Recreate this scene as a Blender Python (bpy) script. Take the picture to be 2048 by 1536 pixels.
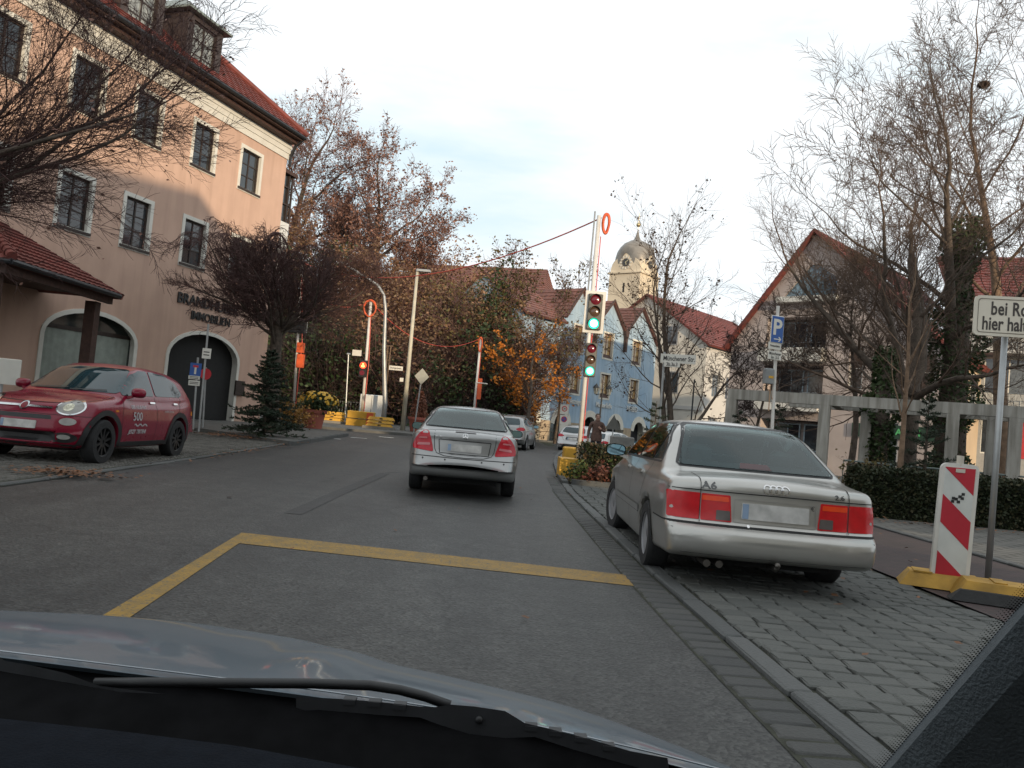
import bpy, bmesh, math, random
import numpy as np
from mathutils import Vector, Matrix
from mathutils.bvhtree import BVHTree
from mathutils.geometry import delaunay_2d_cdt
for o in list(bpy.data.objects): bpy.data.objects.remove(o)
SC = bpy.context.scene
C = SC.collection
R = math.radians
# ---------------------------------------------------------------- camera
FPX, PITCH, ROLL, CAMH = 1600.0, R(2.73), R(5.2), 1.22
cam = bpy.data.objects.new('camera', bpy.data.cameras.new('camera'))
C.objects.link(cam)
CAMM = Matrix.Rotation(math.pi/2+PITCH, 3, 'X') @ Matrix.Rotation(ROLL, 3, 'Z')
cam.matrix_world = Matrix.Translation((0, 0, CAMH)) @ CAMM.to_4x4()
cam.data.sensor_width = 36.0
cam.data.lens = 36.0*FPX/2048
cam.data.clip_start = 0.03
cam.data.clip_end = 3000
SC.camera = cam
# ---------------------------------------------------------------- sky
SUN_AZ, SUN_EL = R(150), R(9.5)          # azimuth clockwise from +Y: behind the camera, to the right
w = bpy.data.worlds.new('World'); SC.world = w; w.use_nodes = True
nt = w.node_tree; nt.nodes.clear()
out = nt.nodes.new('ShaderNodeOutputWorld'); bg = nt.nodes.new('ShaderNodeBackground')
sky = nt.nodes.new('ShaderNodeTexSky'); sky.sky_type = 'NISHITA'; sky.sun_disc = False
sky.sun_elevation = SUN_EL; sky.sun_rotation = SUN_AZ; sky.air_density = 1.0; sky.dust_density = 2.0; sky.ozone_density = 1.5
tc = nt.nodes.new('ShaderNodeTexCoord'); mp = nt.nodes.new('ShaderNodeMapping')
mp.inputs['Scale'].default_value = (1.0, 1.6, 4.0); mp.inputs['Rotation'].default_value = (0.1, 0.25, 0.5)
nz = nt.nodes.new('ShaderNodeTexNoise'); nz.inputs['Scale'].default_value = 1.5; nz.inputs['Detail'].default_value = 6; nz.inputs['Roughness'].default_value = .55
cr = nt.nodes.new('ShaderNodeValToRGB'); cr.color_ramp.elements[0].position = .33; cr.color_ramp.elements[0].color = (.80, .80, .80, 1)
cr.color_ramp.elements[1].position = .55; cr.color_ramp.elements[1].color = (.98, .98, .98, 1)
mx = nt.nodes.new('ShaderNodeMix'); mx.data_type = 'RGBA'
nt.links.new(tc.outputs['Generated'], mp.inputs['Vector']); nt.links.new(mp.outputs['Vector'], nz.inputs['Vector'])
nt.links.new(nz.outputs['Fac'], cr.inputs['Fac']); nt.links.new(cr.outputs['Color'], mx.inputs['Factor'])
nt.links.new(sky.outputs['Color'], mx.inputs['A']); cc = nt.nodes.new('ShaderNodeValToRGB'); cc.color_ramp.elements[0].position = .36; cc.color_ramp.elements[0].color = (.80, .95, 1.0, 1); cc.color_ramp.elements[1].position = .52; cc.color_ramp.elements[1].color = (.985, 1.0, 1.0, 1)   # thin bright cloud over pale blue
mu = nt.nodes.new('ShaderNodeMix'); mu.data_type = 'RGBA'; mu.blend_type = 'MULTIPLY'; mu.inputs['Factor'].default_value = 1; mu.inputs['B'].default_value = (10.9, 11.2, 11.5, 1); nt.links.new(nz.outputs['Fac'], cc.inputs['Fac']); nt.links.new(cc.outputs['Color'], mu.inputs['A']); nt.links.new(mu.outputs['Result'], mx.inputs['B'])
nt.links.new(mx.outputs['Result'], bg.inputs['Color']); bg.inputs['Strength'].default_value = .1
nt.links.new(bg.outputs['Background'], out.inputs['Surface'])
sl = bpy.data.lights.new('sun', 'SUN'); sl.energy = 3.8; sl.angle = R(.6); sl.color = (1.0, .79, .54)
so = bpy.data.objects.new('sun', sl); C.objects.link(so)
SDIR = Vector((math.sin(SUN_AZ)*math.cos(SUN_EL), math.cos(SUN_AZ)*math.cos(SUN_EL), math.sin(SUN_EL)))
so.rotation_euler = SDIR.to_track_quat('Z', 'Y').to_euler()
vs = SC.view_settings; vs.view_transform = 'Standard'; vs.look = 'None'; vs.exposure = 0.0; vs.gamma = 1; vs.use_curve_mapping = False
SC.render.engine = 'CYCLES'
# ---------------------------------------------------------------- helpers
def ray(px, py): return CAMM @ Vector(((px-1024)/FPX, -(py-768)/FPX, -1.0))
def tz(y, x=2.0):                            # the left side of the street rises gently ahead
    return .012*min(max(0, y-14), 40)*min(1, max(0, (1-x)/5))
def gt(px, py, off=0):                       # pixel -> point on the ground
    d = ray(px, py); lo, hi = .5, 400
    for _ in range(50):
        m = (lo+hi)/2
        if CAMH+m*d.z-tz(m*d.y, m*d.x)-off > 0: lo = m
        else: hi = m
    return Vector((0, 0, CAMH))+d*lo
def dep(px, py, Y):                          # pixel -> point at depth Y
    d = ray(px, py); return Vector((0, 0, CAMH))+d*(Y/d.y)
MATS = {}
def mat(name, col, rough=.6, metal=0., var=.12, vs=6., bump=0., bs=60., spec=.5, coat=0., emit=0., col2=None, alpha=None, trans=0., noise_detail=5):
    if name in MATS: return MATS[name]
    m = bpy.data.materials.new(name); m.use_nodes = True; t = m.node_tree; n = t.nodes; b = n['Principled BSDF']
    b.inputs['Roughness'].default_value = rough; b.inputs['Metallic'].default_value = metal
    b.inputs['Specular IOR Level'].default_value = spec
    if coat: b.inputs['Coat Weight'].default_value = coat; b.inputs['Coat Roughness'].default_value = .06
    c = tuple(col)+(1,)
    tcn = n.new('ShaderNodeTexCoord')
    if var or col2:
        nz = n.new('ShaderNodeTexNoise'); nz.inputs['Scale'].default_value = vs; nz.inputs['Detail'].default_value = noise_detail
        t.links.new(tcn.outputs['Object'], nz.inputs['Vector'])
        r = n.new('ShaderNodeValToRGB'); r.color_ramp.elements[0].position = .32; r.color_ramp.elements[1].position = .68
        if col2: r.color_ramp.elements[0].color = c; r.color_ramp.elements[1].color = tuple(col2)+(1,)
        else:
            r.color_ramp.elements[0].color = tuple(x*(1-var) for x in col)+(1,); r.color_ramp.elements[1].color = tuple(min(1, x*(1+var)) for x in col)+(1,)
        t.links.new(nz.outputs['Fac'], r.inputs['Fac']); t.links.new(r.outputs['Color'], b.inputs['Base Color'])
    else: b.inputs['Base Color'].default_value = c
    if bump:
        nb = n.new('ShaderNodeTexNoise'); nb.inputs['Scale'].default_value = bs; nb.inputs['Detail'].default_value = 4
        t.links.new(tcn.outputs['Object'], nb.inputs['Vector'])
        bp = n.new('ShaderNodeBump'); bp.inputs['Strength'].default_value = bump; bp.inputs['Distance'].default_value = .02
        t.links.new(nb.outputs['Fac'], bp.inputs['Height']); t.links.new(bp.outputs['Normal'], b.inputs['Normal'])
    if emit: b.inputs['Emission Color'].default_value = c; b.inputs['Emission Strength'].default_value = emit
    if trans: b.inputs['Transmission Weight'].default_value = trans
    MATS[name] = m; return m
def tag(o, label=None, cat=None, group=None, kind=None):
    if label: o['label'] = label
    if cat: o['category'] = cat
    if group: o['group'] = group
    if kind: o['kind'] = kind
    return o
def empty(name, loc, rz=0, label=None, cat=None, group=None):
    o = bpy.data.objects.new(name, None); C.objects.link(o); o.location = loc; o.rotation_euler = (0, 0, rz); o.empty_display_size = .1
    return tag(o, label, cat, group)
def link(name, me, m=None, parent=None, smooth=False):
    o = bpy.data.objects.new(name, me); C.objects.link(o)
    if m is not None and not me.materials: me.materials.append(m)
    if parent: o.parent = parent
    if smooth: me.polygons.foreach_set('use_smooth', [True]*len(me.polygons))
    return o
def copy_tree(o, parent=None):
    c = o.copy(); C.objects.link(c); c.parent = parent
    for ch in o.children: copy_tree(ch, c)
    return c
class MB:
    def __init__(s): s.v = []; s.f = []; s.mi = []
    def add(s, vs, fs, mi=0):
        n = len(s.v); s.v += [tuple(p) for p in vs]; s.f += [tuple(i+n for i in f) for f in fs]; s.mi += [mi]*len(fs); return s
    def box(s, x0, x1, y0, y1, z0, z1, M=None, mi=0):
        p = [Vector((x, y, z)) for z in (z0, z1) for y in (y0, y1) for x in (x0, x1)]
        if M is not None: p = [M @ q for q in p]
        return s.add(p, [(0, 2, 3, 1), (4, 5, 7, 6), (0, 1, 5, 4), (2, 6, 7, 3), (0, 4, 6, 2), (1, 3, 7, 5)], mi)
    def bbox(s, x0, x1, y0, y1, z0, z1, b, M=None, mi=0):          # box with bevelled vertical and top edges
        vs = []
        for z, i in ((z0, 0), (z1-b, 0), (z1, b)):
            X0, X1, Y0, Y1 = x0+i, x1-i, y0+i, y1-i; k = b*.8
            vs += [(X0+k, Y0, z), (X1-k, Y0, z), (X1, Y0+k, z), (X1, Y1-k, z), (X1-k, Y1, z), (X0+k, Y1, z), (X0, Y1-k, z), (X0, Y0+k, z)]
        if M is not None: vs = [M @ Vector(q) for q in vs]
        fs = [(j*8+i, j*8+(i+1) % 8, j*8+8+(i+1) % 8, j*8+8+i) for j in range(2) for i in range(8)]+[tuple(range(16, 24))]
        return s.add(vs, fs, mi)
    def prism(s, poly, h0, h1, M=None, mi=0):                       # 2D polygon (x,y) extruded along z from h0 to h1
        n = len(poly); p = [Vector((a, b, h0)) for a, b in poly]+[Vector((a, b, h1)) for a, b in poly]
        if M is not None: p = [M @ q for q in p]
        return s.add(p, [tuple(range(n-1, -1, -1)), tuple(range(n, 2*n))]+[(i, (i+1) % n, n+(i+1) % n, n+i) for i in range(n)], mi)
    def tube(s, pts, rad, sides=6, cap=True, mi=0):
        pts = [Vector(p) for p in pts]; n = len(pts)
        if not hasattr(rad, '__len__'): rad = [rad]*n
        vs = []; prev = None
        for i, p in enumerate(pts):
            d = (pts[min(i+1, n-1)]-pts[max(i-1, 0)])
            d = d.normalized() if d.length > 1e-9 else Vector((0, 0, 1))
            if prev is None:
                a = d.orthogonal().normalized()
            else:
                a = prev-d*prev.dot(d); a = a.normalized() if a.length > 1e-6 else d.orthogonal().normalized()
            prev = a; b = d.cross(a)
            for k in range(sides):
                t = 2*math.pi*k/sides; vs.append(p+(a*math.cos(t)+b*math.sin(t))*rad[i])
        fs = [(i*sides+k, i*sides+(k+1) % sides, (i+1)*sides+(k+1) % sides, (i+1)*sides+k) for i in range(n-1) for k in range(sides)]
        if cap: fs += [tuple(range(sides-1, -1, -1)), tuple((n-1)*sides+k for k in range(sides))]
        return s.add(vs, fs, mi)
    def lathe(s, prof, n=24, M=None, mi=0, axis='z'):               # prof: (r,z)
        vs = []
        for r, z in prof:
            for k in range(n):
                t = 2*math.pi*k/n; c, q = r*math.cos(t), r*math.sin(t)
                vs.append(Vector((c, q, z)) if axis == 'z' else Vector((c, z, q)) if axis == 'y' else Vector((z, c, q)))
        if M is not None: vs = [M @ q for q in vs]
        fs = [(i*n+k, i*n+(k+1) % n, (i+1)*n+(k+1) % n, (i+1)*n+k) for i in range(len(prof)-1) for k in range(n)]
        return s.add(vs, fs, mi)
    def mesh(s, name):
        me = bpy.data.meshes.new(name); me.from_pydata(s.v, [], s.f); me.validate(); return me
    def build(s, name, m=None, parent=None, smooth=False, fix=True):
        me = s.mesh(name)
        if fix and len(s.f) < 60000:
            b = bmesh.new(); b.from_mesh(me); bmesh.ops.recalc_face_normals(b, faces=b.faces); b.to_mesh(me); b.free()
        ms = m if isinstance(m, (list, tuple)) else [m]
        for q in ms: me.materials.append(q)
        if len(ms) > 1 and len(me.polygons) == len(s.mi): me.polygons.foreach_set('material_index', s.mi)
        o = link(name, me, None, parent)
        if smooth:
            me.polygons.foreach_set('use_smooth', [True]*len(me.polygons))
            if smooth != True: me.set_sharp_from_angle(angle=R(smooth))
        return o
def npmesh(name, V, Fq, m=None, parent=None, smooth=False):          # numpy verts (n,3) and faces (k, 3 or 4)
    me = bpy.data.meshes.new(name); V = np.asarray(V, np.float32); Fq = np.asarray(Fq, np.int32); k = Fq.shape[1]
    me.vertices.add(len(V)); me.vertices.foreach_set('co', V.ravel())
    me.loops.add(Fq.size); me.loops.foreach_set('vertex_index', Fq.ravel())
    me.polygons.add(len(Fq)); me.polygons.foreach_set('loop_start', np.arange(0, Fq.size, k, dtype=np.int32))
    me.update(calc_edges=True); me.validate()
    if m is not None: me.materials.append(m)
    return link(name, me, None, parent, smooth)
def text_mesh(txt, size, ext=0., bold=0., align='CENTER', sx=1., spacing=1.):
    cu = bpy.data.curves.new('t', 'FONT'); cu.body = txt; cu.size = size; cu.extrude = ext; cu.offset = bold; cu.align_x = align; cu.align_y = 'CENTER'; cu.space_character = spacing; cu.resolution_u = 3
    o = bpy.data.objects.new('t', cu); C.objects.link(o)
    dg = bpy.context.evaluated_depsgraph_get(); me = bpy.data.meshes.new_from_object(o.evaluated_get(dg)); bpy.data.objects.remove(o); bpy.data.curves.remove(cu)
    if sx != 1: me.transform(Matrix.Scale(sx, 4, (1, 0, 0)))
    me.materials.clear(); return me
def text_obj(name, txt, size, m, parent, M, ext=.004, bold=0., align='CENTER', sx=1., spacing=1.):
    me = text_mesh(txt, size, ext, bold, align, sx, spacing); me.transform(M); return link(name, me, m, parent)
def frame_M(o, ex, ey, ez):                                         # matrix with the given columns
    return Matrix(((ex[0], ey[0], ez[0], o[0]), (ex[1], ey[1], ez[1], o[1]), (ex[2], ey[2], ez[2], o[2]), (0, 0, 0, 1)))
RNG = random.Random(7)
# ---------------------------------------------------------------- cars: solid field -> mesh, lamps/panes/seams laid on by ray
def smax(a, b, k):
    h = np.maximum(k-np.abs(a-b), 0)/k; return np.maximum(a, b)+h*h*k*.25
def smin(a, b, k): return -smax(-a, -b, k)
def curve(pts, sig=.04):
    xs = np.array([p[0] for p in pts], float); ys = np.array([p[1] for p in pts], float)
    g = np.arange(xs[0]-.6, xs[-1]+.6, .01); v = np.interp(g, xs, ys)
    if sig > 0:
        n = int(3*sig/.01)+1; kk = np.exp(-.5*(np.arange(-n, n+1)*.01/sig)**2); kk /= kk.sum()
        v = np.convolve(np.pad(v, n, mode='edge'), kk, 'valid')
    return lambda x: np.interp(x, g, v)
def surface_nets(f, lo, hi, h):
    ax = [np.arange(lo[i], hi[i]+h, h) for i in range(3)]
    X, Y, Z = np.meshgrid(*ax, indexing='ij'); v = f(X, Y, Z); s = v < 0
    nx, ny, nz = v.shape
    acc = np.zeros((nx-1, ny-1, nz-1, 3)); cnt = np.zeros((nx-1, ny-1, nz-1))
    def sl(d): return tuple(slice(d[i], d[i]+(nx, ny, nz)[i]-1) for i in range(3))
    for a in range(3):
        o1, o2 = [i for i in range(3) if i != a]
        for p in (0, 1):
            for q in (0, 1):
                d0 = [0, 0, 0]; d0[o1] = p; d0[o2] = q; d1 = list(d0); d1[a] = 1
                v0, v1 = v[sl(d0)], v[sl(d1)]; c = (v0 < 0) != (v1 < 0)
                t = np.where(c, v0/np.where(c, v0-v1, 1), 0)
                for i in range(3): acc[..., i] += np.where(c, d0[i]+(t if i == a else 0), 0)
                cnt += c
    act = cnt > 0; idx = -np.ones(act.shape, int); idx[act] = np.arange(act.sum())
    cell = np.argwhere(act); V = (cell+acc[act]/cnt[act][:, None])*h+np.array(lo)
    Q = []
    for a in range(3):
        o1, o2 = [(1, 2), (2, 0), (0, 1)][a]
        d0 = [slice(None)]*3; d1 = [slice(None)]*3; d0[a] = slice(0, -1); d1[a] = slice(1, None)
        c = s[tuple(d0)] != s[tuple(d1)]; w = np.argwhere(c)
        ok = (w[:, o1] > 0) & (w[:, o2] > 0) & (w[:, o1] < act.shape[o1]) & (w[:, o2] < act.shape[o2]); w = w[ok]
        flip = s[tuple(w.T)]
        def g(i, j):
            u = w.copy(); u[:, o1] -= i; u[:, o2] -= j; return idx[tuple(u.T)]
        q = np.stack([g(1, 1), g(0, 1), g(0, 0), g(1, 0)], 1); q[~flip] = q[~flip][:, ::-1]; Q.append(q)
    return V, np.concatenate(Q)
def relax(f, V, it=3, e=.004):
    for k in range(it+1):
        x, y, z = V.T
        g = np.stack([f(x+e, y, z)-f(x-e, y, z), f(x, y+e, z)-f(x, y-e, z), f(x, y, z+e)-f(x, y, z-e)], 1)/(2*e)
        n2 = np.maximum((g*g).sum(1), .05)
        if k == it: break
        st = (f(x, y, z)/n2)[:, None]*g; ln = np.linalg.norm(st, axis=1)[:, None]; st *= np.minimum(1, .02/np.maximum(ln, 1e-9)); V = V-st
    return V, g/np.sqrt(n2)[:, None]
def car_field(p):
    deck, roof = curve(p['deck'], .05), curve(p['roof'], .07)
    sec = curve(p['sec'], .03); plan = curve(p['plan'], .15); xr = curve(p['rear'], .022); xf = curve(p['front'], .03); zb = curve(p['bot'], .04)
    gw = curve(p['gsec'], .03); W = p['W']; bowr, bowf = p['bow']
    def f(x, y, z):
        ay = np.abs(y); wl = W*sec(z)*plan(x)
        side = (ay-wl)*.97
        dk = deck(x)-p.get('crown', .05)*(ay/W)**2; sl = (deck(x+.02)-deck(x-.02))/.04
        top = (z-dk)/np.sqrt(1+sl*sl)
        u = ay/W
        re = xr(z)+bowr*u**3-x; fr = x-(xf(z)-bowf*u**2.6)
        b = smax(side, top, p.get('kt', .07)); b = smax(b, np.maximum(zb(x)-z, -1), .05); b = smax(b, re*.9, .09); b = smax(b, fr*.85, .12)
        rz = roof(x)-p.get('rcrown', .045)*(ay/(W*.7))**2; rs = (roof(x+.02)-roof(x-.02))/.04
        gs = (ay-W*gw(z)*plan(x))*.95
        gr = smax(smax(gs, (z-rz)/np.sqrt(1+rs*rs), .10), .45-z, .02)
        b = smin(b, gr, p.get('kg', .035))
        for xw in p['axles']:
            c = np.maximum(np.sqrt((x-xw)**2+(z-p['wr'])**2)-p['arch'], .62*W-ay); b = smax(b, -c, .02)
        for c in p.get('cuts', []): b = smax(b, -c(x, y, z), .02)
        for c in p.get('adds', []): b = smin(b, c(x, y, z), .02)
        return b
    return f
def pip2(poly, x, y):
    r = False
    for i in range(len(poly)):
        a, b = poly[i], poly[i-1]
        if (a[1] > y) != (b[1] > y) and x < (b[0]-a[0])*(y-a[1])/(b[1]-a[1])+a[0]: r = not r
    return r
def inset(poly, d):
    cx = sum(p[0] for p in poly)/len(poly); cy = sum(p[1] for p in poly)/len(poly); w = max(abs(p[0]-cx) for p in poly); h = max(abs(p[1]-cy) for p in poly)
    return [(cx+(p[0]-cx)*(1-d/w), cy+(p[1]-cy)*(1-d/h)) for p in poly]
class Car:
    def __init__(s, name, p, loc, rz, label, cat, paint, h=.024, split=None, group=None, holes=()):
        s.p = p; s.root = empty(name, loc, rz, label, cat, group)
        f = car_field(p); L = p['L']; W = p['W']
        V, Q = surface_nets(f, (-L/2-.12, -W-.2+.003, .05), (L/2+.12, W+.2, p['H']+.1), h)
        V, N = relax(f, V)
        s.bvh = BVHTree.FromPolygons([tuple(q) for q in V], [tuple(q) for q in Q])
        cen = V[Q].mean(1); fn = np.cross(V[Q[:, 1]]-V[Q[:, 0]], V[Q[:, 2]]-V[Q[:, 0]])
        if (fn*N[Q].mean(1)).sum() < 0: Q = Q[:, ::-1].copy(); fn = -fn
        keep = np.ones(len(Q), bool); nm_ = N[Q].mean(1)
        for axis, sgn, poly in holes:                       # openings behind the panes
            i0, i1, ia = (1, 2, 0) if axis == 'x' else (0, 2, 1)
            for k in np.nonzero((nm_[:, ia]*sgn > .2) & (cen[:, 2] > .8))[0]:
                if keep[k] and pip2(poly, cen[k, i0], cen[k, i1]): keep[k] = False
        Q = Q[keep]; cen = cen[keep]
        parts = split(cen) if split else np.zeros(len(Q), int)
        names = p.get('names', ['body'])
        for k, nm in enumerate(names):
            q = Q[parts == k]
            if not len(q): continue
            u, inv = np.unique(q, return_inverse=True)
            o = npmesh(nm, V[u], inv.reshape(q.shape), paint[k] if isinstance(paint, list) else paint, s.root, True)
            o.data.normals_split_custom_set_from_vertices(N[u].tolist())
            if k == 0: s.body = o
    def cast(s, a, b, axis, sg, off):
        if axis == 'x': o, d = Vector((sg*6, a, b)), Vector((-sg, 0, 0))
        elif axis == 'y': o, d = Vector((a, sg*4, b)), Vector((0, -sg, 0))
        else: o, d = Vector((a, b, 4)), Vector((0, 0, -1))
        h = s.bvh.ray_cast(o, d)
        if h[0] is None:
            h = s.bvh.find_nearest(Vector((sg*s.p['L']/2, a, b)) if axis == 'x' else Vector((a, sg*s.p['W'], b)) if axis == 'y' else Vector((a, b, 1)))
        n = h[1] if h[1].dot(d) < 0 else -h[1]
        return h[0]+n*off, n
    def patch(s, name, poly, axis, sg, m, off=.004, th=.012, g=.05, parent=None, rnd=0., mirror=False):
        poly = [Vector(q) for q in poly]
        if rnd: poly = round_poly(poly, rnd)
        ol = []
        for i, a in enumerate(poly):
            b = poly[(i+1) % len(poly)]; n = max(1, int((b-a).length/g)); ol += [a.lerp(b, k/n) for k in range(n)]
        n = len(ol); x0, x1 = min(q.x for q in ol), max(q.x for q in ol); y0, y1 = min(q.y for q in ol), max(q.y for q in ol)
        def inside(x, y):
            r = False
            for i in range(n):
                a, b = ol[i], ol[i-1]
                if (a.y > y) != (b.y > y) and x < (b.x-a.x)*(y-a.y)/(b.y-a.y)+a.x: r = not r
            return r
        pts = list(ol); x = x0+g*.6
        while x < x1:
            y = y0+g*.6
            while y < y1:
                if inside(x, y) and min((q-Vector((x, y))).length for q in ol) > g*.35: pts.append(Vector((x, y)))
                y += g
            x += g
        vo, eo, fo, _, _, _ = delaunay_2d_cdt(pts, [], [list(range(n))], 1, 1e-6)
        objs = []
        for mir in ((1, -1) if mirror else (1,)):
            vs = []; ns = []
            for q in vo:
                if axis == 'y': a, b, sgn = q.x, q.y, sg*mir
                else: a, b, sgn = q.x*mir, q.y, sg
                P, N = s.cast(a, b, axis, sgn, off); vs.append(P); ns.append(N)
            k = len(vs); rim = {}
            for f in fo:
                for i in range(len(f)):
                    e = (f[i], f[(i+1) % len(f)]); rim[tuple(sorted(e))] = rim.get(tuple(sorted(e)), 0)+1
            allv = vs+[P-N*th for P, N in zip(vs, ns)]
            fs = [tuple(f) for f in fo]+[(a, b, b+k, a+k) for (a, b), c in rim.items() if c == 1]
            mb = MB(); mb.add(allv, fs); objs.append(mb.build(name, m, parent or s.root, 40))
        return objs if mirror else objs[0]
    def strip(s, name, pts, wd, axis, sg, m, off=.003, parent=None, mirror=False, g=.03, closed=False):
        pts = [Vector(q) for q in pts]
        if closed: pts.append(pts[0])
        ol = []
        for a, b in zip(pts[:-1], pts[1:]):
            n = max(1, int((b-a).length/g)); ol += [a.lerp(b, k/n) for k in range(n)]
        ol.append(pts[-1]); objs = []
        for mir in ((1, -1) if mirror else (1,)):
            vs = []
            for i, q in enumerate(ol):
                d = (ol[min(i+1, len(ol)-1)]-ol[max(i-1, 0)]).normalized(); nn = Vector((-d.y, d.x))*wd/2
                for e in (q+nn, q-nn):
                    if axis == 'y': P, N = s.cast(e.x, e.y, axis, sg*mir, off)
                    else: P, N = s.cast(e.x*mir, e.y, axis, sg, off)
                    vs.append(P)
            mb = MB(); mb.add(vs, [(2*i, 2*i+1, 2*i+3, 2*i+2) for i in range(len(ol)-1)]); objs.append(mb.build(name, m, parent or s.root, True, fix=False))
        return objs
    def text(s, name, txt, size, a, b, axis, sg, m, off=.005, flip=False, sx=1., shear=0., bold=0., spacing=1.):
        me = text_mesh(txt, size, 0, bold, 'CENTER', sx, spacing); vs = []
        for v in me.vertices:
            u, t = v.co.x+shear*v.co.y, v.co.y
            P, N = s.cast(a+(-u if flip else u), b+t, axis, sg, off); vs.append(P)
        for v, P in zip(me.vertices, vs): v.co = P
        return link(name, me, m, s.root)
    def wheels(s, tyre, rim, style='alloy', r=None, wd=.2, spokes=7, steer=0.):
        p = s.p; r = r or p['wr']; rr = r*p.get('rimf', .62)
        t = MB(); t.lathe([(rr, -wd*.42), (rr*1.04, -wd/2), (r*.93, -wd/2), (r*.985, -wd*.40), (r, -wd*.28), (r, wd*.28), (r*.985, wd*.40), (r*.93, wd/2), (rr*1.04, wd/2), (rr, wd*.42)], 40, axis='y')
        for gq in (-.12, 0, .12): t.lathe([(r*.99, wd*gq-.004), (r*1.002, wd*gq-.004), (r*1.002, wd*gq+.004), (r*.99, wd*gq+.004)], 40, axis='y')
        tm = t.mesh('wheel'); tm.materials.append(tyre); tm.polygons.foreach_set('use_smooth', [True]*len(tm.polygons)); tm.set_sharp_from_angle(angle=R(35))
        q = MB(); q.lathe([(rr*1.0, -wd*.42), (rr*.97, wd*.1), (rr*.99, wd*.44), (rr*1.03, wd*.46), (rr*1.03, wd*.40)], 40, axis='y')
        q.lathe([(.001, wd*.34), (rr*.22, wd*.34), (rr*.26, wd*.26), (rr*.26, 0)], 20, axis='y')
        if style == 'hubcap':
            q.lathe([(rr*.2, wd*.36), (rr*.55, wd*.42), (rr*.8, wd*.40), (rr*.98, wd*.36)], 40, axis='y')
        for k in range(spokes):
            a = 2*math.pi*k/spokes; Mx = Matrix.Rotation(a, 4, 'Y'); hw = rr*(.10 if style == 'alloy' else .07)
            if style != 'hubcap':
                q.add([Mx @ Vector(v) for v in [(rr*.15, wd*.20, -hw*1.3), (rr*.15, wd*.20, hw*1.3), (rr*.98, wd*.3, hw), (rr*.98, wd*.3, -hw), (rr*.15, wd*.38, -hw), (rr*.15, wd*.38, hw), (rr*.98, wd*.42, hw*.8), (rr*.98, wd*.42, -hw*.8)]], [(0, 1, 2, 3), (7, 6, 5, 4), (0, 4, 5, 1), (1, 5, 6, 2), (2, 6, 7, 3), (3, 7, 4, 0)])
        rm = q.mesh('rim'); rm.materials.append(rim); rm.polygons.foreach_set('use_smooth', [True]*len(rm.polygons)); rm.set_sharp_from_angle(angle=R(30))
        hm = MB().lathe([(.001, wd*.05), (rr*.98, wd*.05)], 24, axis='y').mesh('disc'); hm.materials.append(mat('wheel dark', (.012, .012, .013), .7))
        for xi, xw in enumerate(p['axles']):
            for sd in (1, -1):
                w = link('wheel', tm, None, s.root); w.location = (xw, sd*(p['W']*p.get('track', .985)-wd/2), r)
                w.rotation_euler = (0, RNG.uniform(0, 6), (0 if sd > 0 else math.pi)+(steer if xi == 1 else 0))
                link('rim', rm, None, w); link('brake_disc', hm, None, w)
def round_poly(poly, r, n=4):
    o = []
    for i, p in enumerate(poly):
        a, b = poly[i-1], poly[(i+1) % len(poly)]
        da, db = a-p, b-p; q = min(r, da.length*.45, db.length*.45); A, B = p+da.normalized()*q, p+db.normalized()*q
        for k in range(n+1):
            t = k/n; o.append(A*(1-t)**2+p*2*t*(1-t)+B*t*t)
    return o
def ellipse(cx, cy, rx, ry, n=20, ph=0): return [(cx+rx*math.cos(2*math.pi*k/n+ph), cy+ry*math.sin(2*math.pi*k/n+ph)) for k in range(n)]
def interp_sides(pts): return pts
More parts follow.
